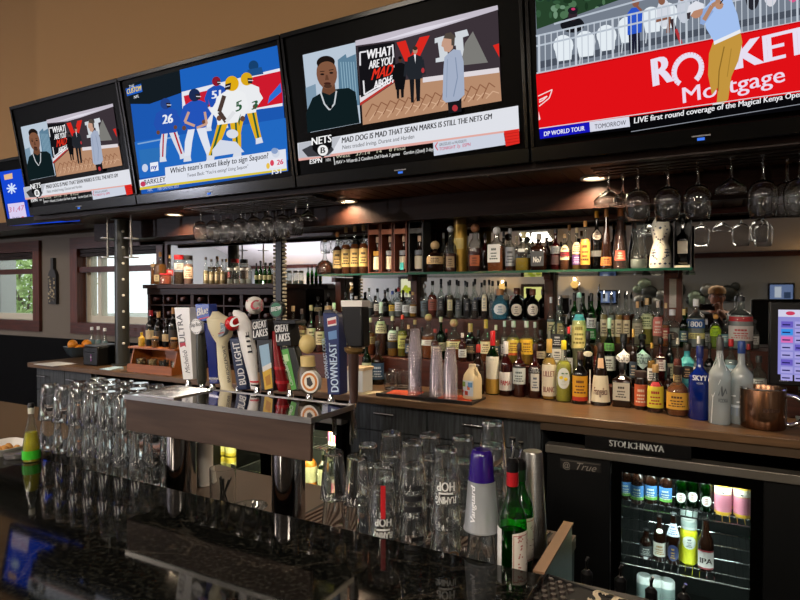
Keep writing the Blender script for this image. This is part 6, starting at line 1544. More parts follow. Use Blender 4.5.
# --- lower step (row A)
gA = 'bottles on the lower step'
A_ = [
 (370, 318, 11, 'liq', 'c', (AMB, .6), '#dccfa8', [('#b8a06a', .30, .5)], 'amber bottle with a cream cap left of the grey-necked one, behind the dark blue label', 'cap'),
 (381, 302, 11.5, 'tall', 'c', (DAM, .42), '#d8d8d0', [(CRM, .42, .64, None, '#5a4030')], 'tall clear bottle with a long white neck label behind the dark blue label', 'foil'),
 (392.5, 316, 10, 'liq', 'c', (GLD, .5), '#d8c8a0', [('#e0dcd0', .40, .64), ('#2a2a2c', .2, .36)], 'bottle with a white over black label left of the yellow-green bottle', 'cap'),
 (402.5, 314, 10, 'liq', 'c', ('#a8a020', .6), '#d83018', [('#c8c46a', .2, .5)], 'yellow-green bottle with an orange-red pourer left of the tallest cup stack', 'pour'),
 (415, 320, 9, 'liq', 'c', (AMB, .6), '#b89468', [('#c8a878', .2, .5)], 'corked amber bottle behind the tallest plastic cup stack', 'cap'),
 (428.5, 314, 14, 'squat', 'c', (AMB, .5), '#c8a070', [('#e6e2d6', .30, .42, None, '#5a3a20')], 'wide amber bottle with a narrow white label between the cup stacks', 'ball'),
 (441, 317, 10, 'liq', 'g', ('#2a5a2c', .6), '#c8c0a0', [('#d8d8b0', .2, .4)], 'greenish bottle behind the middle plastic cup stack', 'cap'),
 (454, 319, 15.5, 'squat', 'c', ('#a8501a', .5), '#c8a078', [('#e0d6a0', .28, .46, None, '#3a5a3a')], 'broad amber bottle with a pale yellow oval label above the cup stacks', 'ball'),
 (470.5, 323.5, 12, 'wine', 'k', None, '#c09a5a', [('#2e2c2a', .2, .46, None, '#b8a070')], 'black bottle with a gold capsule above the syrup jug', 'foil'),
 (486, 319.5, 11, 'tall', 'c', (AMB, .5), '#c8a040', [('#e6d6a8', .20, .48, None, '#6a4a20')], 'bottle with a long gold neck and cream label left of the green red-capped one', 'foil'),
 (513.5, 321, 13, 'should', 'c', ('#d8c04a', .6), '#c8c4bc', [('#e2c24a', .26, .56, None, '#8a4a18'), ('#d86028', .2, .26, None, '#fff', 'plain')], 'clear bottle with a yellow and orange label behind the white-capped bottle', 'cap'),
 (526.5, 321, 13, 'should', 'c', ('#e0b43a', .6), '#d0ccc4', [('#e8b830', .24, .58, None, '#7a4a10')], 'clear bottle with a bright gold label right of the yellow and orange one', 'cap'),
 (541, 330, 10, 'wine', 'n', None, '#1c1814', [('#c8b89a', .2, .4)], 'dark brown bottle behind, left of the gold-capped aperitif', 'cap'),
 (559, 297, 15, 'flask', 'c', ('#c8ccd0', .5), '#1c1c1e', [('#121214', .40, .56, None, '#c8c8c8'), ('#e2ded2', .22, .38, None, '#3a3a3a')], 'square bottle with a black over white label and pourers behind the lemon bottle', 'pour'),
 (579, 283, 14.5, 'should', 'c', ('#d8d2a0', .6), '#8a9aa0', [('#e6d488', .34, .62, None, '#8a7a30'), ('#5aa0b8', .62, .68, None, '#fff', 'plain')], 'tall bottle with a pale yellow label under a blue band, with clear pourer', 'pour'),
 (588, 331, 12, 'wine', 'k', None, '#101012', [('#c8c0a8', .52, .62, None, '#3a2a20', 'oval')], 'black bottle with a small pale emblem behind the orange-yellow label', 'cap'),
 (609.5, 318, 10.5, 'wine', 'g', None, '#c8ccb8', [('#d8dcd0', .2, .42), ('#5a9a4a', .5, .62)], 'green leafy-labelled bottle left of the first black diamond-label bottle', 'cap'),
 (624, 334, 17, 'squat', 'k', None, '#121214', [('#e6e2dc', .40, .72, 'HENDRICK\'S', '#3a3a3c', 'diamond')], 'black apothecary bottle with a white diamond label', 'cap'),
 (642.5, 330, 18, 'squat', 'k', None, '#1a1a1c', [('#bcd4d0', .30, .66, 'HENDRICK\'S', '#2a4a4c', 'diamond')], 'black apothecary bottle with a pale blue diamond label and a pourer', 'pour'),
 (661, 338, 13, 'liq', 'r', None, '#181416', [('#e2dcd0', .34, .62, None, '#6a2028', 'slim')], 'dark red bottle with a tall white label right of the pale blue diamond', 'cap'),
 (687.5, 343, 18.5, 'squat', pm('teal_bottle', '#3a9aa4', .25), None, '#2a2320', [('#57b8bc', .14, .70, None, '#1a4a50', 'full'), ('#2a2624', .24, .52, None, '#c8a070', 'oval')], 'turquoise bottle with a round dark emblem behind the cobalt vodka', 'cap'),
 (710, 343, 10, 'liq', 'k', None, '#141416', [('#4a4a4c', .2, .5)], 'dark bottle peeping between the cobalt vodka and the first frosted bottle', 'cap'),
 (731.5, 339, 13, 'tall', 'c', ('#b8c8d0', .6), '#c01c24', [('#8ab0c0', .2, .52, None, '#e8ecf0')], 'clear bottle with a red cap between the two frosted vodka bottles', 'cap'),
 (759.5, 356, 14, 'squat', 'c', ('#b0b4b2', .4), '#3a3a3c', [('#c8ccca', .2, .4)], 'small clear bottle with a dark top just left of the till monitor', 'cap'),
]
for x, tp, w, sh, bd, lq, cp, lb_, lab, ct in A_: bot('A', x, tp, w, sh, bd, lq, cp, lb_, lab, group=gA, captype=ct)
for k, (x, tp, bd, lq, cp, lb_) in enumerate(((293, 306, 'c', (DAM, .5), '#a8906a', CRM), (302, 309, 'c', (AMB, .6), '#3a2a24', '#c8a878'), (311, 305, 'n', None, '#c8b08a', CRM), (320, 311, 'c', ('#6a2414', .6), '#20180f', '#d8c8a0'), (334, 303, 'n', None, '#e0d8c0', CRM), (345, 305, 'c', (AMB, .5), '#c8a878', '#e0cfa0'), (357, 309, 'c', (DAM, .6), '#6a5040', '#d8c8a8'))):
    bot('A', x, tp, 9.5, 'liq', bd, lq, cp, [(lb_, .18, .5, None, '#4a3420')], f'tan-labelled whiskey bottle, {POS[k]} from the left in the row behind the right-hand taps', group=gA, ylim=(2.93, 3.04))
# --- more bottles crowded between the others
FILL = [
 ('A', 363, 324, 8, 'wine', 'g', None, '#2a2a24', 'dark green bottle rising between the tap cap and the cream-capped amber bottle'),
 ('A', 376, 322, 8, 'liq', 'c', (AMB, .6), '#201812', 'amber bottle squeezed left of the tall white neck label'),
 ('A', 387, 325, 8, 'wine', 'r', None, '#1a1214', 'dark red bottle right of the tall white neck label'),
 ('A', 397.5, 327, 7, 'tall', 'c', (GLD, .6), '#d8d4c8', 'slim golden bottle left of the orange-red pourer'),
 ('A', 408.5, 325, 7, 'liq', 'n', None, '#c8a878', 'small brown bottle right of the orange-red pourer'),
 ('A', 422, 327, 7, 'wine', 'k', None, '#181818', 'slim black bottle between the two left cup stacks'),
 ('A', 435, 329, 8, 'liq', 'c', (DAM, .6), '#8a2a20', 'dark amber bottle behind the middle and right cup stacks'),
 ('A', 446.5, 329, 7, 'liq', 'r', None, '#b02a28', 'small red bottle beside the broad amber bottle above the cups'),
 ('A', 462.5, 333, 8, 'wine', 'r', None, '#c8c0b8', 'red bottle between the broad amber and the gold-capsule bottle'),
 ('A', 478.5, 330, 8, 'wine', 'n', None, '#1a1512', 'brown bottle right of the gold-capsule bottle'),
 ('A', 496, 325, 8, 'tall', 'c', ('#c88a5a', .6), '#d8ccb8', 'pinkish amber bottle behind the green red-capped bottle'),
 ('A', 504.5, 321, 8, 'tall', 'c', ('#c8c4b0', .6), '#c8ccc8', 'clear bottle left of the yellow and orange label'),
 ('A', 535, 322, 8, 'tall', 'c', ('#d8a84a', .5), '#c8c4bc', 'pale amber bottle right of the bright gold label'),
 ('A', 549.5, 331, 8, 'wine', 'k', None, '#b8b0a0', 'black bottle behind the gold-necked aperitif'),
 ('A', 569, 327, 8, 'liq', 'g', None, '#c82a28', 'green bottle with a red cap left of the tall pale yellow label'),
 ('A', 598, 322, 9, 'wine', 'c', (AMB, .6), '#1a1a1a', 'amber bottle behind the white cord bottle'),
 ('A', 633.5, 329, 7, 'tall', 'n', None, '#c8a050', 'slim brown bottle between the two diamond labels'),
 ('A', 652, 343, 8, 'liq', 'c', (GLD, .6), '#b08a3a', 'golden bottle right of the pale blue diamond label'),
 ('A', 670, 334, 8, 'wine', 'k', None, '#1a1a1c', 'black bottle right of the tall white slim label'),
 ('A', 678, 338, 8, 'liq', 'c', ('#a03a28', .6), '#c8c0b0', 'reddish bottle left of the turquoise bottle'),
 ('A', 699, 336, 9, 'tall', 'c', ('#b8c8c8', .5), '#d8d8d4', 'clear bottle behind the cobalt bottle'),
 ('A', 720, 335, 9, 'tall', 'c', ('#8ac0c0', .6), '#2a2a2c', 'clear aqua bottle behind the first frosted bottle'),
 ('A', 749, 344, 9, 'liq', 'c', ('#c8a0a0', .5), '#b02028', 'pinkish bottle with a red cap left of the till'),
 ('B', 413, 292, 7, 'liq', 'c', (GLD, .5), '#c8a060', 'golden bottle in front of the left upright on the upper step'),
 ('B', 551, 297, 8, 'tall', 'c', ('#b0b8b8', .5), '#c8ccd0', 'clear bottle in front of the middle upright on the upper step'),
 ('B', 561, 300, 7, 'tall', 'c', ('#a8b0a0', .5), '#1a1a1c', 'clear bottle with a dark pourer right of the middle upright'),
 ('B', 583, 296, 7, 'wine', 'g', None, '#2a3a2a', 'green bottle between the two black-topped green bottles'),
 ('B', 666, 303, 7, 'liq', 'c', (AMB, .5), '#c8a878', 'amber bottle right of the salmon-pink label'),
 ('B', 684, 309, 8, 'wine', 'g', ('#4a6a30', .5), '#c8b070', 'pale green bottle right of the mahogany upright'),
 ('B', 755, 320, 8, 'liq', 'c', ('#c8c0b8', .5), '#2a2a2c', 'clear bottle at the right end of the upper step'),
 ('T', 429, 236, 7, 'liq', 'n', None, '#b8a080', 'brown bottle behind, right beside the black gift box'),
 ('T', 443.5, 233, 7, 'tall', 'c', ('#8a6a4a', .5), '#d8dce0', 'clear bottle behind, left of the glass-stoppered decanter'),
 ('T', 468, 231, 7, 'liq', 'c', (DAM, .6), '#26201c', 'dark amber bottle just right of the gold tube at the back'),
 ('T', 503.5, 231, 7, 'tall', 'c', ('#9aa0a0', .4), '#1a1a1c', 'clear bottle behind, right of the white tree label'),
 ('T', 516.5, 236, 7, 'liq', 'c', (AMB, .6), '#d8c8a0', 'amber bottle behind, right of the silver-grey label'),
 ('T', 530.5, 232, 7, 'tall', 'c', ('#c8c4b0', .4), '#e8e4d8', 'clear bottle behind, left of the black shield label'),
]
for k, (row, x, tp, w, sh, bd, lq, cp, lab) in enumerate(FILL):
    bot(row, x, tp, w, sh, bd, lq, cp, [((CRM, TAN, '#c8ccc8', '#8a2a2a', '#3a4a5a', WH)[k*7 % 6], .16, .44, None, '#4a3a30' if k % 6 not in (3, 4) else '#d8c8b0')] , lab, group={'A': gA, 'B': gB, 'T': gS}[row])
# --- front row on the counter
gF = 'bottles in the front row of the counter'
bot('F', 366.5, 340, 9.5, 'wine', 'g', None, '#18181a', [('#b8c8a0', .3, .5)], 'slim green bottle left of the dark blue label in front', base=385, group=gF)
bot('F', 377.5, 341, 13.5, 'liq', 'n', None, '#141416', [('#33506e', .12, .50, None, '#c8d4e0')], 'dark bottle with a blue-grey label left of the rocks glasses', base=384, group=gF)
def tumbler(px, base, lab):
    p = PZ(px, base, CZ); t = thing('tumbler', lab, 'glass', (p.x, p.y, CZ+.0004), 0, 'rocks glasses on the counter'); PLACED.append((p.x, p.y, .04, CZ, CZ+.1))
    MB().lathe([(1e-5, 0), (.033, 0), (.036, .003), (.040, .09), (.038, .09), (.034, .012), (1e-5, .010)], G_PINT, seg=28).build('glass', t)
    MB().open_lathe([(.0385, .088), (.0395, .0915), (.0405, .088)], G_PINT, seg=28).build('rim', t)
tumbler(391, 389.5, 'clear rocks glass left of the pair before the tallest cup stack'); tumbler(403, 388.5, 'clear rocks glass beside the tallest plastic cup stack'); tumbler(395, 384, 'clear rocks glass behind the front two by the cup stack')
bot('F', 478.5, 344.5, 12, 'wine', 'n', None, '#a82820', [('#30241e', .2, .48, None, '#a88a60')], 'dark bottle with a red cap right behind the syrup jug', Y=2.83, group=gF)
bot('F', 492.8, 331, 13.2, 'wine', 'g', ('#4a6a1c', .3), '#c01a22', [('#e0dcc8', .25, .60, None, '#6a5a40', 'full'), ('#b08a34', .02, .25, None, '#fff', 'full')], 'green bottle with a red cap, cream label and gold base', base=394, group=gF, captype='foil')
bot('F', 506, 341.5, 13, 'wine', 'r', None, '#d8d4d0', [(WH, .10, .44, 'PAMA', '#b0202c')], 'dark red bottle with a white cap and white label with red lettering', base=392, group=gF, captype='foil')
bot('F', 519.5, 343, 13, 'should', 'r', None, '#2a1a1a', [('#c8d0cc', .24, .54, None, '#4a5a5a'), ('#1e2224', .54, .62, None, '#d8dcd8')], 'dark red bottle with a grey-white label left of the slanted label', base=393, group=gF)
bot('F', 535, 344, 12.5, 'liq', 'r', None, '#3a2020', [('#d8d8d0', .14, .46, None, '#2a3a5a', 'slim'), ('#14161a', .46, .60, None, '#d8d8d8')], 'deep red aperitif bottle with a slanted black band', base=397, group=gF)
bot('F', 549.5, 339, 14.5, 'wine', 'c', ('#e8b848', .68), '#c09a4a', [('#e8dcc0', .06, .58, 'LILLET/BLANC', '#8a3a28')], 'golden aperitif bottle with a gold neck and cream label', base=397, group=gF, captype='foil')
def lemons(t, R, h):
    m = MB()
    for u, z in ((-.28, .40), (.25, .38)):
        r = R+.0016; m.ball((r*math.sin(u), -r*math.cos(u), z*h), R*.26, C('#e6c81a', .4), 12, 8, (1, .15, .85))
    for u, z in ((-.1, .47), (.35, .47)):
        r = R+.0018; m.ball((r*math.sin(u), -r*math.cos(u), z*h), R*.14, C('#3a6a2a', .4), 8, 6, (1.4, .15, .6))
    m.build('lemon_print', t)
bot('F', 564, 340.5, 15.5, 'should', 'c', ('#dcd64a', .66), '#e8cf1c', [('#e6e8dc', .22, .56, None, '#d8dcc8', 'oval')], 'yellow-green lemon liqueur bottle with a yellow cap and oval label', base=401, group=gF, extra=lemons)
bot('F', 580.3, 351.5, 15, 'wine', 'k', None, '#3a2418', [('#e6a41c', .14, .54, None, '#5a2010'), ('#c03018', .06, .14, None, '#f0d8a0')], 'dark bottle with an arched orange-yellow label and red foot', base=403, group=gF)
def cord(t, R, h):
    MB().tube([(-R*1.02, -.004, h*.56), (-R*1.04, -.01, h*.34), (-R*1.05, -R*.4, h*.12), (-R*1.06, -R*.5, h*.03)], .003, C('#e6e2d8', .7), 6).build('cord', t)
    m = MB()
    for k in range(6):
        q = [(-.5+k/6.)*1.0, (-.5+(k+1)/6.)*1.0]; r = R*.62+.002; m.add([(r*math.sin(q[0]), -r*math.cos(q[0]), h*.60), (r*math.sin(q[1]), -r*math.cos(q[1]), h*.60), (R*.5*math.sin(q[1]), -R*.5*math.cos(q[1]), h*.76), (R*.5*math.sin(q[0]), -R*.5*math.cos(q[0]), h*.76)], [(0,1,2,3)], C('#e0b890', .6))
    m.build('neck_label', t)
bot('F', 601, 343, 19.5, 'cone', 'n', None, '#2a1a14', [('#e2d6b8', .06, .48, 'Frangelico', '#5a2418')], 'brown cone-shouldered liqueur bottle with a big cream label and white cord', base=404.5, group=gF, extra=cord)
bot('F', 623, 362.5, 18.5, 'flask', 'n', None, '#141416', [('#cfc8b4', .16, .56, None, '#3a3028')], 'square dark liqueur bottle with a black cap and off-white label', base=406, group=gF)
bot('F', 641.5, 371, 12.5, 'jar', 'n', None, '#3a2a26', [('#d0623a', .10, .66, None, '#f0d8b8')], 'short dark bottle with an orange-red patterned label', base=409, group=gF)
bot('F', 656, 364.5, 15.5, 'squat', 'c', (DAM, .6), '#b8925a', [('#dccb3a', .10, .55, None, '#a81c24'), ('#b0202c', .55, .64, None, '#fff', 'slim')], 'round bottle with a bright yellow label and red emblem', base=411, group=gF)
bot('F', 669, 368, 9, 'wine', 'n', None, '#16120f', [('#3a2a1e', .2, .5)], 'plain dark bottle squeezed between the yellow label and the amber squat bottle', Y=2.83, group=gF)
bot('F', 678.3, 366, 20.5, 'squat', 'c', ('#a85a1c', .62), '#2a1c14', [('#e0a83a', .14, .48, None, '#4a2408')], 'broad squat amber bourbon bottle with a golden label', base=415, group=gF)
bot('F', 700.3, 346, 20, 'should', 'u', None, '#0b1f66', [('#0b2a86', .58, .60, None)], 'cobalt blue vodka bottle with white capital lettering', base=418, group=gF, extra=lambda t, R, h: MB().text('SKYY', C('#e4e8f0', .4), lambda u, y, w: Vector((1.006*R*math.sin(-.66+1.32*u), -1.006*R*math.cos(-.66+1.32*u), h*.54+y*h*.072)), .05).text('VODKA', C('#c8d0e4', .4), lambda u, y, w: Vector((1.006*R*math.sin(-.3+.6*u), -1.006*R*math.cos(-.3+.6*u), h*.49+y*h*.025)), .0).build('lettering', t))
def tree(t, R, h):
    m = MB(); g = random.Random(4); wm = C('#e6eaec', .5)
    def br(u, z, a, L, w, n):
        u2 = u+math.cos(a)*L/R*.9; z2 = z+math.sin(a)*L; pts = []
        for (x, y) in ((u, z), (u2, z2)):
            r = R*1.012 if y < h*.62 else profr(SHP['should'][0], y/h)*R*1.03
            pts.append(Vector((r*math.sin(x), -r*math.cos(x), y)))
        m.tube(pts, [w, w*.7], wm, 5)
        if n > 0:
            for s in (-1, 1): br(u2, z2, a+s*g.uniform(.25, .6), L*.72, w*.7, n-1)
    br(-.75, .004, 1.50, h*.30, .0022, 4); m.build('tree_print', t)
    m = MB(); m.text('VODKA', C('#3a4450', .5), lambda u, y, w: Vector((1.008*R*math.sin(-.1+.9*u), -1.008*R*math.cos(-.1+.9*u), h*.26+y*h*.045)), .02)
    m.add([(1.008*R*math.sin(a), -1.008*R*math.cos(a), z) for a, z in ((-.1, h*.34), (.3, h*.33), (.75, h*.36), (.6, h*.42), (.2, h*.45))], [(0,1,2,3,4)], C('#4a5258', .5)); m.build('lettering', t)
bot('F', 720.5, 337.5, 20, 'should', 'f', None, '#4a4a48', [], 'frosted vodka bottle with white tree branches, right of the cobalt bottle', base=421, group=gF, captype='cap', extra=tree)
def geese(t, R, h):
    m = MB()
    for a, z, s in ((-.5, .34, 1), (.1, .42, .8), (.5, .36, 1.1), (-.1, .27, 1)):
        r = R*1.01; m.ball((r*math.sin(a), -r*math.cos(a), z*h), R*.22*s, C('#dfe4e8', .5), 10, 6, (1.3, .12, .35))
    m.add([(1.006*R*math.sin(a), -1.006*R*math.cos(a), z*h) for a, z in ((-.9, .10), (-.3, .10), (.3, .10), (.9, .10), (.9, .2), (.3, .24), (-.3, .2), (-.9, .23))], [(0,1,6,7), (1,2,5,6), (2,3,4,5)], C('#8a98b4', .5)); m.build('goose_print', t)
bot('F', 742, 341, 21, 'should', 'f', None, '#1c3a7c', [('#c8d0d8', .20, .23, None)], 'frosted vodka bottle with a dark blue cap beside the copper mug', base=423, group=gF, extra=geese)
# syrup jug
p = PZ(472, 394.5, CZ+.0125); Y = min(p.y, 2.66); x = XA(472.5, Y); R = 8.3*mpp(472, Y); hh = ZA(472, 365, Y)-CZ-.0125
Y = TR[1]+.05; x = XA(472.5, Y); R = 8.3*mpp(472, Y); hh = ZA(472, 364, Y)-CZ-.0125
t = thing('syrup_jug', 'cream plastic maple syrup jug with a loop handle on the black tray', 'jug', (x, Y, CZ+.0125), -.45)
MB().lathe([(r*R, z*hh) for z, r in SHP['jug'][0]], C('#d8c49c', .4), seg=28, pw=3.2).build('body', t); MB().lathe([(R*.42, hh*.92), (R*.42, hh)], C('#d8c8a8', .4), seg=18).build('cap', t)
MB().tube([(R*.35, 0, hh*.86), (R*.72, 0, hh*.90), (R*.95, 0, hh*.78), (R*.86, 0, hh*.62)], R*.13, C('#d8c49c', .4), 10).build('handle', t)
m = MB()
for k, (c, a, b, z0, z1) in enumerate((('#c8d4dc', -.9, .9, .10, .54), ('#b0402a', -.2, .3, .12, .24), ('#7a9a4a', -.7, -.1, .36, .5), ('#d86a2a', .2, .55, .28, .4), ('#5a8ab0', .3, .8, .36, .5), ('#c83a2a', -.8, -.4, .2, .26))):
    for i in range(6):
        q = [a+(b-a)*i/6, a+(b-a)*(i+1)/6]
        def rad(u): return R*1.0/((abs(math.cos(u-PI/2))**3.2+abs(math.sin(u-PI/2))**3.2)**(1/3.2))+.001+.0004*k
        m.add([(rad(u)*math.sin(u), -rad(u)*math.cos(u), z*hh) for u, z in ((q[0], z0), (q[1], z0), (q[1], z1), (q[0], z1))], [(0,1,2,3)], C(c, .5))
m.build('label', t)
# white carton by the black tap
p = PZ(353, 392, CZ)
t = thing('napkin_box', 'white paper napkin box on the counter behind the black paddle tap', 'box', (p.x, p.y, CZ)); MB().box(-.05, .06, 0, .1, 0, .115, C('#dcdcd8', .6)).build('box', t); MB().box(-.055, .065, -.004, .104, .115, .13, C('#c8b08a', .6)).build('lid', t)

# --- on the wine rack
RT_ = RZT+.0005; YR = 3.03
gR = 'jars and bottles on the wine rack'
def rk(cx, top, w, sh, bd, lq, cp, lb_, lab, Y=3.0, nm='bottle', ct='cap', sq=False):
    return bot('R', cx, top, w, sh, bd, lq, cp, lb_, lab, Y=Y, z=RT_, name=nm, group=gR, captype=ct, ylim=(2.92, 3.16), sq=sq)
rk(154, 264, 6.5, 'jar', 'c', ('#b8702a', .8), '#c8a068', [], 'small amber jar at the left end of the wine rack top', nm='jar')
rk(160.5, 252, 9, 'should', 'c', ('#c07a24', .62), '#b07a3a', [('#e0c890', .1, .3)], 'amber bottle with a tall cork on the wine rack', sq=True)
rk(170, 255, 6.5, 'liq', 'c', ('#c8b090', .5), '#d8a868', [('#c8282c', .3, .5, None, '#f0e0d8')], 'slim clear bottle with a red label on the wine rack')
rk(165.5, 273.5, 12, 'jar', 'c', ('#b04a30', .8), '#b8202a', [], 'low tub with a red lid on the wine rack', Y=2.95, nm='jar')
rk(179, 255, 9.5, 'jar', 'c', ('#5a3a22', .42), '#c8242c', [('#d8d4cc', .5, .72)], 'glass jar with a red lid and brown contents on the wine rack', nm='jar')
rk(188.5, 255.5, 9, 'jar', 'c', ('#c8988a', .7), '#1a1614', [('#d8b8a0', .2, .6)], 'pinkish jar with a black lid on the wine rack', nm='jar')
for k, (x, tp) in enumerate(((206, 257), (211.5, 259), (217, 259), (222.5, 259))):
    rk(x, tp, 5.2, 'milk', 'c', ('#c8b48a', .5), '#26221f', [('#c8b89a', .15, .38, None, '#6a5a48', 'slim')], f'swing-top bottle with a tan label, {POS[k]} of four on the wine rack', Y=3.0)
for k, x in enumerate((230, 236.5, 243, 249)):
    rk(x, 268, 5.6, 'jar', 'c', ('#d8d8d0', .3), '#d8d4cc', [], f'small clear jar, {POS[k]} of four between the bottle groups on the rack', nm='jar', Y=3.0)
for k, x in enumerate((256.5, 260.7, 265, 269.5)):
    rk(x, 263-(k == 1), 3.9, 'wine', 'g', ('#8a8a3a', .5), '#1c1c18', [('#c8c48a', .2, .4)], f'slim olive-green bottle, {POS[k]} of four at the right end of the rack', Y=3.0)
# --- milk bottles and wine by the pole, bottles on the caddy
for k, (x, tp) in enumerate(((91.5, 327), (98, 326.5), (104.5, 328))):
    bot('X', x, tp, 6.4, 'milk', 'c', ('#a8c8d0', .55), '#e2e4e4', [], f'clear pale-blue milk-style bottle, {POS[k]} of three behind the receipt printer', Y=3.0, z=CZ, name='bottle', group='milk-style bottles behind the printer', ylim=(2.9, 3.1))
cx0, cy0, cw, cd, cz = CAD
for k, (fx, fy, h, r, cap, lab) in enumerate(((.10, .4, .09, .02, '#d8b020', 'small mustard-capped squeeze bottle at the left of the pine caddy top'), (.26, .5, .24, .032, '#8a1420', 'dark wine bottle with a red capsule on the pine caddy'), (.44, .5, .23, .03, '#b89060', 'dark wine bottle with a tan capsule on the pine caddy'), (.62, .5, .19, .028, '#2a2624', 'dark wine bottle with a black capsule on the pine caddy'), (.80, .45, .26, .031, '#a87a48', 'tallest dark wine bottle with a brown capsule on the pine caddy'))):
    x, y = cx0+fx*cw, cy0+fy*cd; t = thing('wine_bottle', lab, 'bottle', (x, y, cz+.0005), 0, 'bottles on the pine caddy')
    MB().lathe([(q*r, z*h) for z, q in SHP['wine'][0]], B_BLK if k else C('#c8a030', .4), seg=18).build('glass_body', t); MB().lathe([(r*.4, h*.84), (r*.4, h)], C(cap, .4), seg=14).build('capsule', t)
    if k: MB().open_lathe([(r*1.01, h*.2), (r*1.01, h*.45)], C(('#2e2824', '#c8b48a')[k % 2], .6), seg=18).build('label', t)
for k, (fx, fy) in enumerate(((.52, .22), (.92, .25))):
    x, y = cx0+fx*cw, cy0+fy*cd; t = thing('spice_jar', f"small amber jar at the {('front middle', 'right end')[k]} of the pine caddy top", 'jar', (x, y, cz+.0005))
    MB().open_lathe([(.02, 0), (.022, .003), (.022, .055), (.018, .06)], G_CLEAR, seg=16).build('glass', t); MB().lathe([(.019, .003), (.019, .045)], liquid('#b07028'), seg=16).build('contents', t); MB().lathe([(.021, .058), (.021, .07)], C('#c8a068', .4), seg=16).build('lid', t)

# --- green bottles behind the granite, pourers in the rail, oil bottle
def vermouth(px, Y, top, w, label, facing, capred=True, topp=None):
    x = XA(px, Y); R = w*mpp(px, Y)/2; z0 = WZ+.0112; h = ZA(px, top, Y)-z0
    t = thing('vermouth_bottle', label, 'bottle', (x, Y, z0), facing, 'green pourer bottles behind the granite')
    pr = [(0,.92),(.015,1),(.56,1),(.64,.92),(.71,.66),(.77,.45),(.83,.36),(1,.34)]
    m = MB(); m.lathe([(1e-5, .002)]+[(r*R, z*h) for z, r in pr], thin('bright_green_glass', '#46e062', .3, .9), seg=40); m.f.pop(); m.m.pop(); m.build('glass_body', t)
    MB().lathe([(1e-5, .006)]+[(r*R*.94, z*h+.003) for z, r in pr if z < .5]+[(R*.94, h*.5), (1e-5, h*.5)], pm('vermouth_dark', '#0a1f0c', .1, coat=.3), seg=40).build('liquid', t)
    MB().lathe([(R*.40, h*.86), (R*.42, h*.87), (R*.40, h*.97)], C('#b01a22' if capred else '#1a3a1c', .3), seg=22).build('neck_band', t)
    m = MB(); m.lathe([(R*.42, h*.97), (R*.44, h*1.0), (R*.44, h*1.05), (R*.25, h*1.075)], M_BLACK, seg=20); m.tube([(0, 0, h*1.05), (0, 0, h*1.17), (-.004, -.003, h*1.225)], [.0065, .0055, .0045], M_CHROME, 10); m.lathe([(.0085, h*1.205), (.0085, h*1.235)], M_BLACK, seg=10); m.build('pourer', t)
    def lab(name, a0, a1, z0_, z1_, base, deco):
        m = MB(); n = 12
        def f(u, z, e=.0008): a = a0+(a1-a0)*u; return Vector(((R+e)*math.sin(a), -(R+e)*math.cos(a), z*h))
        for i in range(n):
            u0, u1 = i/n, (i+1)/n; zz = lambda u: z1_+(.012*math.sin(u*PI))
            m.add([f(u0, z0_), f(u1, z0_), f(u1, zz(u1)), f(u0, zz(u0))], [(0,1,2,3)], C(base, .6))
        if deco:
            rd = C('#b87a72', .6); rd2 = C('#8a5a54', .6)
            def bar(u0, u1, za, zb, c=rd):
                for i in range(6): a, b = u0+(u1-u0)*i/6, u0+(u1-u0)*(i+1)/6; m.add([f(a, za, .0012), f(b, za, .0012), f(b, zb, .0012), f(a, zb, .0012)], [(0,1,2,3)], c)
            dz = z1_-z0_
            bar(.03, .06, z0_+.01, z1_-.01); bar(.94, .97, z0_+.01, z1_-.01); bar(.03, .97, z1_-.02, z1_-.012); bar(.03, .97, z0_+.01, z0_+.018)
            g = random.Random(2)
            for k in range(26):
                u, z = g.uniform(.08, .36), g.uniform(z0_+.03, z1_-.03); bar(u, u+.06, z, z+.012)
            for k in range(10): u, z = g.uniform(.5, .8), g.uniform(z0_+.05, z1_-.05); bar(u, u+.10, z, z+.006, rd2)
        m.build(name, t)
    lab('front_label', -.95, .95, .12, .52, '#e4dcd0', True); lab('back_label', PI-1.40, PI+1.40, .12, .54, '#e0ded8', False)
    return t
vermouth(521, 1.60, 466, 26, 'green vermouth bottle with a green neck, standing just behind the red-capped one', .9, False)
vermouth(513, 1.452, 467.5, 29, 'green vermouth bottle with a red neck band at the right end of the granite', 1.25)
for k, (px, capy, tipy, lab) in enumerate(((588, 573, 557, 'pourer-topped bottle in the speed rail, nearest the end panel'), (622, 580, 565, 'pourer-topped bottle in the speed rail, second from the end panel'), (653, 591, 577, 'pourer-topped bottle in the speed rail, in front of the white cans'), (686, 597, 584, 'pourer-topped bottle in the speed rail, furthest right'))):
    Y = 1.525; x = XA(px, Y); z0 = .5105; h = ZA(px, capy, Y)-z0; R = .036; hp = ZA(px, tipy, Y)-z0
    t = thing('rail_bottle', lab, 'bottle', (x, Y, z0), 0, 'bottles in the speed rail')
    MB().lathe([(q*R, z*h) for z, q in SHP['tall'][0]], (B_BRN, B_OLV, G_CLEAR, B_BLK)[k], seg=24).build('glass_body', t)
    m = MB(); m.lathe([(.013, h*.92), (.0145, h*.94), (.0145, h), (.007, h+.008)], M_BLACK, seg=16); m.tube([(0, 0, h), (0, 0, hp-.01), (.004, 0, hp)], [.005, .0045, .004], M_CHROME, 8); m.build('pourer', t)
p = PZ(30, 456.5, GZ); Y = 1.335; x = XA(30, Y); zt = ZA(30, 403, Y); h = zt-GZ; R = 8.2*mpp(30, Y)
t = thing('oil_bottle', 'clear conical bottle of yellow liquid with a green label at the left bar edge', 'bottle', (x, Y, GZ+.0004), math.atan2(-x, Y))
pr = [(0,.95),(.03,1),(.30,.92),(.55,.62),(.72,.36),(.80,.28),(.90,.27)]
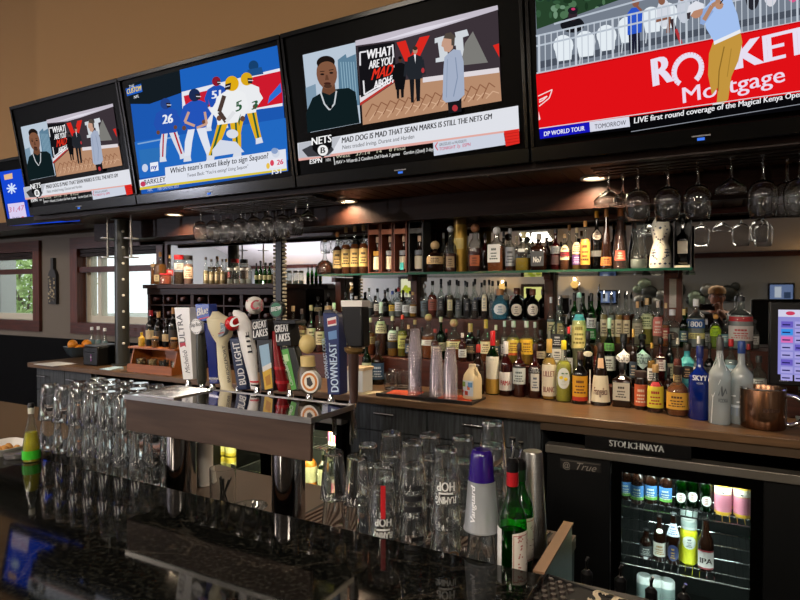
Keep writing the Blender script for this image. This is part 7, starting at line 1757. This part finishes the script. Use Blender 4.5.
m = MB(); m.lathe([(1e-5, .001)]+[(q*R, z*h) for z, q in pr], G_CLEAR, seg=28); m.f.pop(); m.m.pop(); m.build('glass_body', t)
MB().lathe([(1e-5, .004)]+[(q*R*.95, z*h+.003) for z, q in pr if z < .5]+[(profr(pr, .5)*R*.95, h*.5), (1e-5, h*.5)], liquid('#e6dc18'), seg=28).build('liquid', t)
MB().open_lathe([(R*1.008, h*.05), (R*1.005, h*.20)], C('#3ec02a', .4), seg=28).build('label', t); MB().lathe([(R*.34, h*.82), (R*.36, h*.92)], C('#d8d8c8', .4), seg=16).lathe([(R*.3, h*.92), (R*.42, h*.95), (R*.3, h)], M_BLACK, seg=16).build('stopper', t)

# --- inside the right-hand cooler
gC = 'drinks in the right-hand cooler'
def cb(px, base, top, w, sh, bd, lq, cp, lb_, lab, shelf, nm='beer_bottle', Y=2.66, ct='cap', cat='bottle', H=None):
    z = KSH[shelf]
    return bot('K', px, top, w, sh, bd, lq, cp, lb_, lab, Y=Y, z=z, name=nm, cat=cat, group=gC, captype=ct, ylim=(2.58, 3.0), H=H)
for k, x in enumerate((626.5, 638.5, 652, 667)):
    cb(x, 0, 470, 12.2, 'beer', 'n', None, '#141416', [('#4a86c8', .10, .42, None, '#e8f0d8'), ('#6ab04a', .10, .17, None, '#fff', 'plain')], f'dark beer bottle, blue and green label, {POS[k]} from left on the top cooler shelf', 0, H=.185)
for k, x in enumerate((682.5, 694.5, 708)):
    cb(x, 0, 474, 11.5, 'beer', 'g', ('#2f5a1c', .6), '#2a6a2c', [('#e2e6de', .14, .36, None, '#b02a2a', 'oval')], f'green lager bottle, {POS[k]} of three on the top cooler shelf', 0, H=.185)
for k, (x, Y) in enumerate(((724.5, 2.66), (733.5, 2.76), (744, 2.66))):
    cb(x, 0, 482, 15.5, 'can', C('#e6b43a', .35), None, None, [('#e08aa0', .12, .62, None, '#c8286a', 'full'), ('#f0e6d8', .64, .84, 'V', '#3a3a3c')], f"pink and yellow drink can, {('left', 'rear middle', 'right')[k]} of three on the top cooler shelf", 0, 'drink_can', Y=Y, cat='can', H=.135)
for k, (x, tp, w, bd, cp, lb_, lab) in enumerate((
    (647.5, 529, 12.5, 'n', '#101010', [('#34383a', .10, .46, None, '#b8b8b4')], 'dark beer bottle with a grey label, first on the middle cooler shelf'),
    (661, 515, 11.5, 'n', '#1a1614', [('#e0dcd0', .12, .42, None, '#b07a2a'), ('#d8d8d0', .62, .72, None, '#3a2a20', 'oval')], 'brown beer bottle with a white label and neck tag, second on the middle shelf'),
    (675, 513, 13, 'n', '#c8ccd4', [('#3a4470', .08, .40, None, '#d8a84a', 'oval'), ('#c8d0dc', .56, .80, None, '#4a5a8a')], 'dark beer bottle with a blue round label and silver neck on the middle shelf'),
    (707.5, 518, 14.5, 'n', '#2a2420', [('#d8d0cc', .08, .38, 'IPA', '#2a1a1a'), ('#8a2a34', .05, .08, None, '#fff', 'plain'), ('#8a2a34', .38, .41, None, '#fff', 'plain')], 'brown bottle with a white label reading IPA on the middle cooler shelf'))):
    cb(x, 0, tp, w, 'beer', bd, None, cp, lb_, lab, 1)
cb(690.5, 0, 533, 15.5, 'can', C('#d6d41e', .35), None, None, [('#dcdc28', .06, .88, None, '#d6d41e', 'full'), ('#eef0ea', .46, .82, None, '#3a4a5a', 'oval')], 'yellow-green drink can with a white round badge on the middle shelf', 1, 'drink_can', cat='can', H=.150)
for k in range(2):
    o = cb(690.5, 0, 533, 15.0, 'can', C('#b8bcb8', .3), None, None, [('#9aa8a4', .3, .8, None, '#5a6a68', 'full')], f"silver drink can {('directly on top of the yellow-green can', 'topmost on the stack over the yellow-green can')[k]}", 1, 'drink_can', cat='can', H=.045)
    y = [q for q in bpy.data.objects if q.get('label', '').startswith('yellow-green drink can')][0]
    o.location = (y.location.x, y.location.y, y.location.z+.1505*.965+k*.0445)
Y = 2.70
for k, (x, j) in enumerate(((646, 0), (658, 0), (669, 0), (646, 1), (658, 1), (669, 1))):
    a = XA(x, Y); t = thing('drink_can', f"white drink can, {('left', 'middle', 'right')[k % 3]} of the {('lower', 'upper')[j]} three at the cooler bottom", 'can', (a, Y, .1305+j*.121), 0, gC)
    MB().lathe([(q*.031, z*.12) for z, q in SHP['can'][0]], C('#c8ccca', .35), seg=24).build('can_body', t)
    MB().open_lathe([(.0315, .03), (.0315, .085)], C('#8a9a98', .4), seg=24).build('label', t)
# --- inside the left-hand cooler
gL = 'drinks in the left-hand cooler'
for i, px in enumerate((206, 214, 222, 230)):
    for j in range(2):
        Y = 2.68; a = XA(px, Y); t = thing('drink_can', f"yellow drink can, {POS[i]} from the left in the {('lower', 'upper')[j]} row of the left cooler", 'can', (a, Y, LSH[1]+.0005+j*.112), 0, gL)
        MB().lathe([(q*.033, z*.111) for z, q in SHP['can'][0]], C('#c8b23a', .35), seg=22).build('can_body', t); MB().open_lathe([(.0335, .025), (.0335, .075)], C('#e0d890', .4), seg=22).build('label', t)
for k, (px, lab) in enumerate(((310, 'left white wine bottle with a pale label in the left cooler'), (324, 'right white wine bottle with a pale label in the left cooler'))):
    Y = 2.68; a = XA(px, Y); t = thing('wine_bottle', lab, 'bottle', (a, Y, LSH[1]+.0005), 0, gL); R = .038; h = .255
    MB().lathe([(q*R, z*h) for z, q in SHP['wine'][0]], (C('#c87a2a', .15), B_OLV)[k], seg=24).build('glass_body', t); MB().open_lathe([(R*1.01, h*.2), (R*1.01, h*.55)], C('#e2dfb8', .6), seg=24).build('label', t); MB().lathe([(R*.4, h*.86), (R*.4, h)], C('#3a3a30', .4), seg=14).build('capsule', t)
Y = 2.68; a = XA(337, Y); t = thing('juice_carton', 'pink and yellow patterned drinks carton in the left cooler', 'carton', (a, Y, LSH[0]+.0005), 0, gL)
MB().box(-.04, .045, -.03, .04, 0, .115, C('#e8e2dc', .5)).build('box', t)
m = MB()
for k in range(8): m.add([(-.04+k*.0106, -.0306, .02), (-.04+k*.0106+.009, -.0306, .02), (-.04+k*.0106+.006, -.0306, .11), (-.04+k*.0106, -.0306, .10)], [(0,1,2,3)], C(('#d84a8a', '#e6c02a', '#e87ab0', '#f0d850')[k % 4], .5))
m.build('print', t)
for k, (px, lab) in enumerate(((296, 'yellow lime left of the white wine bottles in the left cooler'), (334, 'yellow lime right of the white wine bottles in the left cooler'))):
    Y = 2.66; a = XA(px, Y); tag(MB().ball((0, 0, 0), .03, C('#b8b830', .4), 18, 12, (1, 1, 1.15)).build('lime', loc=(a, Y, LSH[1]+.035)), lab, 'fruit')
# ------------------------------------------------------------------ the person taking the picture (seen in the mirror, a step behind the viewpoint)
PX, PY = .10, -.98
per = thing('person', 'person in a tan cap and dark top holding up a phone, seen in the mirror', 'person', (PX, PY, 0))
SKIN = pm('skin', '#b98468', .5); TOP = pm('dark_top', '#23242a', .8); JEAN = pm('dark_trousers', '#1c2130', .8); CAPM = pm('tan_cap', '#b08a5c', .8)
def skinned(name, verts, edges, radii, mat, parent, root=0, sub=2):
    me = bpy.data.meshes.new(name); me.from_pydata(verts, edges, []); me.materials.append(mat)
    o = bpy.data.objects.new(name, me); COL.objects.link(o)
    if parent: o.parent = parent
    md = o.modifiers.new('skin', 'SKIN'); md.use_smooth_shade = True
    for v, r in zip(me.skin_vertices[0].data, radii): v.radius = r if isinstance(r, tuple) else (r, r); v.use_root = False
    me.skin_vertices[0].data[root].use_root = True
    ss = o.modifiers.new('subd', 'SUBSURF'); ss.levels = sub; ss.render_levels = sub
    return o
HX = -.10           # phone centre relative to the body
PHY, PHZ = .46, 1.435
V = [(0,0,.90),(0,0,1.02),(0,.01,1.18),(0,.01,1.32),(0,.02,1.39),(0,.04,1.455),(0,.055,1.53),       # 0-6 spine neck head
     (-.10,.0,.86),(-.11,.02,.48),(-.11,-.02,.09),(-.11,.09,.03),                                  # left leg
     (.10,.0,.86),(.11,.02,.48),(.11,-.02,.09),(.11,.09,.03),
     (-.17,.01,1.315),(-.25,.10,1.08),(HX-.115,PHY-.10,1.34),(HX-.100,PHY-.035,1.40),
     (.17,.01,1.315),(.24,.12,1.08),(HX+.150,PHY-.10,1.34),(HX+.112,PHY-.035,1.40)]
E = [(0,1),(1,2),(2,3),(3,4),(4,5),(5,6),(0,7),(7,8),(8,9),(9,10),(0,11),(11,12),(12,13),(13,14),(3,15),(15,16),(16,17),(17,18),(3,19),(19,20),(20,21),(21,22)]
Rr = [(.15,.11),(.14,.10),(.155,.105),(.12,.09),.055,.062,(.075,.09),.085,.058,.042,.035,.085,.058,.042,.035,.062,.046,.034,.030,.062,.046,.034,.030]
body = skinned('body', V, E, Rr, SKIN, per)
hc = Vector((0, .055, 1.535))
MB().ball(hc, .078, SKIN, 24, 16, (.95, 1.12, 1.32)).build('head', per)
for s in (-1, 1):
    MB().ball(hc+Vector((s*.030, .078, .012)), .012, C('#ece8e2', .3), 12, 8, (1, .6, .7)).ball(hc+Vector((s*.030, .085, .012)), .006, C('#2a1c14', .3), 10, 6, (1, .5, 1)).build('eye', per)
    MB().ball(hc+Vector((s*.077, -.005, .0)), .022, SKIN, 12, 8, (.4, .8, 1.3)).build('ear', per)
MB().prism([hc+Vector(q) for q in ((-.012, .080, -.022), (.012, .080, -.022), (0, .082, .018))], (0, .018, -.004), SKIN).build('nose', per)
MB().ball(hc+Vector((0, .078, -.050)), .020, C('#8a4a44', .5), 12, 6, (1.1, .35, .28)).build('mouth', per)
MB().ball(hc+Vector((0, -.012, .008)), .084, pm('brown_hair', '#4a3020', .7), 22, 14, (.98, 1.05, 1.18)).build('hair', per)
m = MB(); m.lathe([(.090, 0), (.092, .03), (.080, .065), (.05, .088), (1e-5, .096)], CAPM, c=hc+Vector((0, -.002, .045)), seg=28, sy=1.1)
m.lathe([(1e-5, .0), (.07, .0), (.075, .006), (1e-5, .008)], CAPM, c=hc+Vector((0, .085, .045)), seg=24, sy=.9); m.build('cap', per)
# clothes: looser skins over torso, sleeves and legs
tv_ = [V[i] for i in (0, 1, 2, 3, 15, 16, 19, 20)]
skinned('dark_top', tv_+[(-.24,.20,1.18), (.235,.22,1.17)], [(0,1),(1,2),(2,3),(3,4),(4,5),(3,6),(6,7),(5,8),(7,9)], [(.165,.125),(.155,.115),(.17,.12),(.135,.10),.078,.060,.078,.060,.05,.05], TOP, per)
skinned('trousers', [V[0], V[7], V[8], (-.11,-.02,.10), V[11], V[12], (.11,-.02,.10)], [(0,1),(1,2),(2,3),(0,4),(4,5),(5,6)], [(.16,.125),.10,.075,.062,.10,.075,.062], JEAN, per)
for s in (-1, 1): MB().ball((s*.11, .05, .04), .05, C('#1a1a1c', .6), 18, 10, (.95, 2.5, .8)).build('shoe', per)
for s in (-1, 1):   # hands around the ends of the phone
    w = Vector((HX+s*.105, PHY-.03, 1.405)); hv = [w, w+Vector((s*.004, .012, .035))]; he = [(0, 1)]; hr = [.026, .030]
    palm = hv[1]
    skinned('hand', [tuple(w), tuple(palm), tuple(palm+Vector((-s*.006, .008, .024)))], [(0,1),(1,2)], [(.022,.016),(.030,.016),(.026,.014)], SKIN, per, 0, 2)
    for k, L in enumerate((.060, .068, .063, .050)):
        b = palm+Vector((-s*.002, .012, .026-k*.017)); kx = s*.012
        skinned('finger', [tuple(b), tuple(b+Vector((kx, .020, .010))), tuple(b+Vector((kx-s*.018, .036, .012))), tuple(b+Vector((-s*(L*.62), .040, .010)))], [(0,1),(1,2),(2,3)], [.0095, .0090, .0082, .0068], SKIN, per, 0, 2)
    b = palm+Vector((-s*.010, -.008, -.006))
    skinned('thumb', [tuple(b), tuple(b+Vector((-s*.014, .004, .018))), tuple(b+Vector((-s*.034, .006, .028)))], [(0,1),(1,2)], [.012, .0105, .0085], SKIN, per, 0, 2)
t = thing('mobile_phone', 'dark mobile phone held level by the mirrored person in the tan cap', 'phone', (PX+HX, PY+PHY, PHZ-.036))
MB().box(-.078, .078, -.004, .004, 0, .074, M_BLACK).build('case', t, bevel=.003)
MB().box(-.074, .074, -.0045, -.004, .003, .071, em('#6a7078', .5)).build('screen', t)
MB().box(.045, .074, .004, .006, .040, .070, M_GLOSSB).lathe([(.006, 0), (.006, .003), (1e-5, .003)], M_CHROME, c=(.062, .006, .060), seg=16, M=Matrix.Rotation(-PI/2, 4, 'X')).build('camera_module', t)
# ------------------------------------------------------------------ world, camera, view
w = bpy.data.worlds.new('daylight'); SC.world = w; w.use_nodes = True
bg = w.node_tree.nodes['Background']; bg.inputs[0].default_value = (.93, .97, 1, 1); bg.inputs[1].default_value = 2.0
sun = bpy.data.lights.new('sun', 'SUN'); sun.energy = 2.5; sun.angle = .3; so = bpy.data.objects.new('sun', sun); COL.objects.link(so)
so.rotation_euler = (math.radians(-38), 0, math.radians(20)); so.location = (-8, 8, 9)
so.rotation_euler = (math.radians(42), 0, math.radians(25))
cam = bpy.data.cameras.new('camera'); co = bpy.data.objects.new('camera', cam); COL.objects.link(co)
co.location = CAM; co.rotation_euler = (PI/2-PIT, 0, YAW)
cam.sensor_width = 36; cam.lens = 36*FPX/800; cam.clip_start = .02
SC.camera = co
vs = SC.view_settings; vs.view_transform = 'Standard'; vs.look = 'None'; vs.gamma = 1; vs.use_curve_mapping = False; vs.exposure = 0.0
cy = SC.cycles
cy.max_bounces = 24; cy.transmission_bounces = 18; cy.transparent_max_bounces = 40; cy.glossy_bounces = 6; cy.diffuse_bounces = 4
cy.caustics_reflective = False; cy.caustics_refractive = False; cy.sample_clamp_indirect = 3
cy.use_denoising = True
for lab, os_ in LABELS.items():
    if not 4 <= len(lab.split()) <= 16: print('LEN', lab)
    if len(os_) > 1: print('DUPLABEL', len(os_), lab)
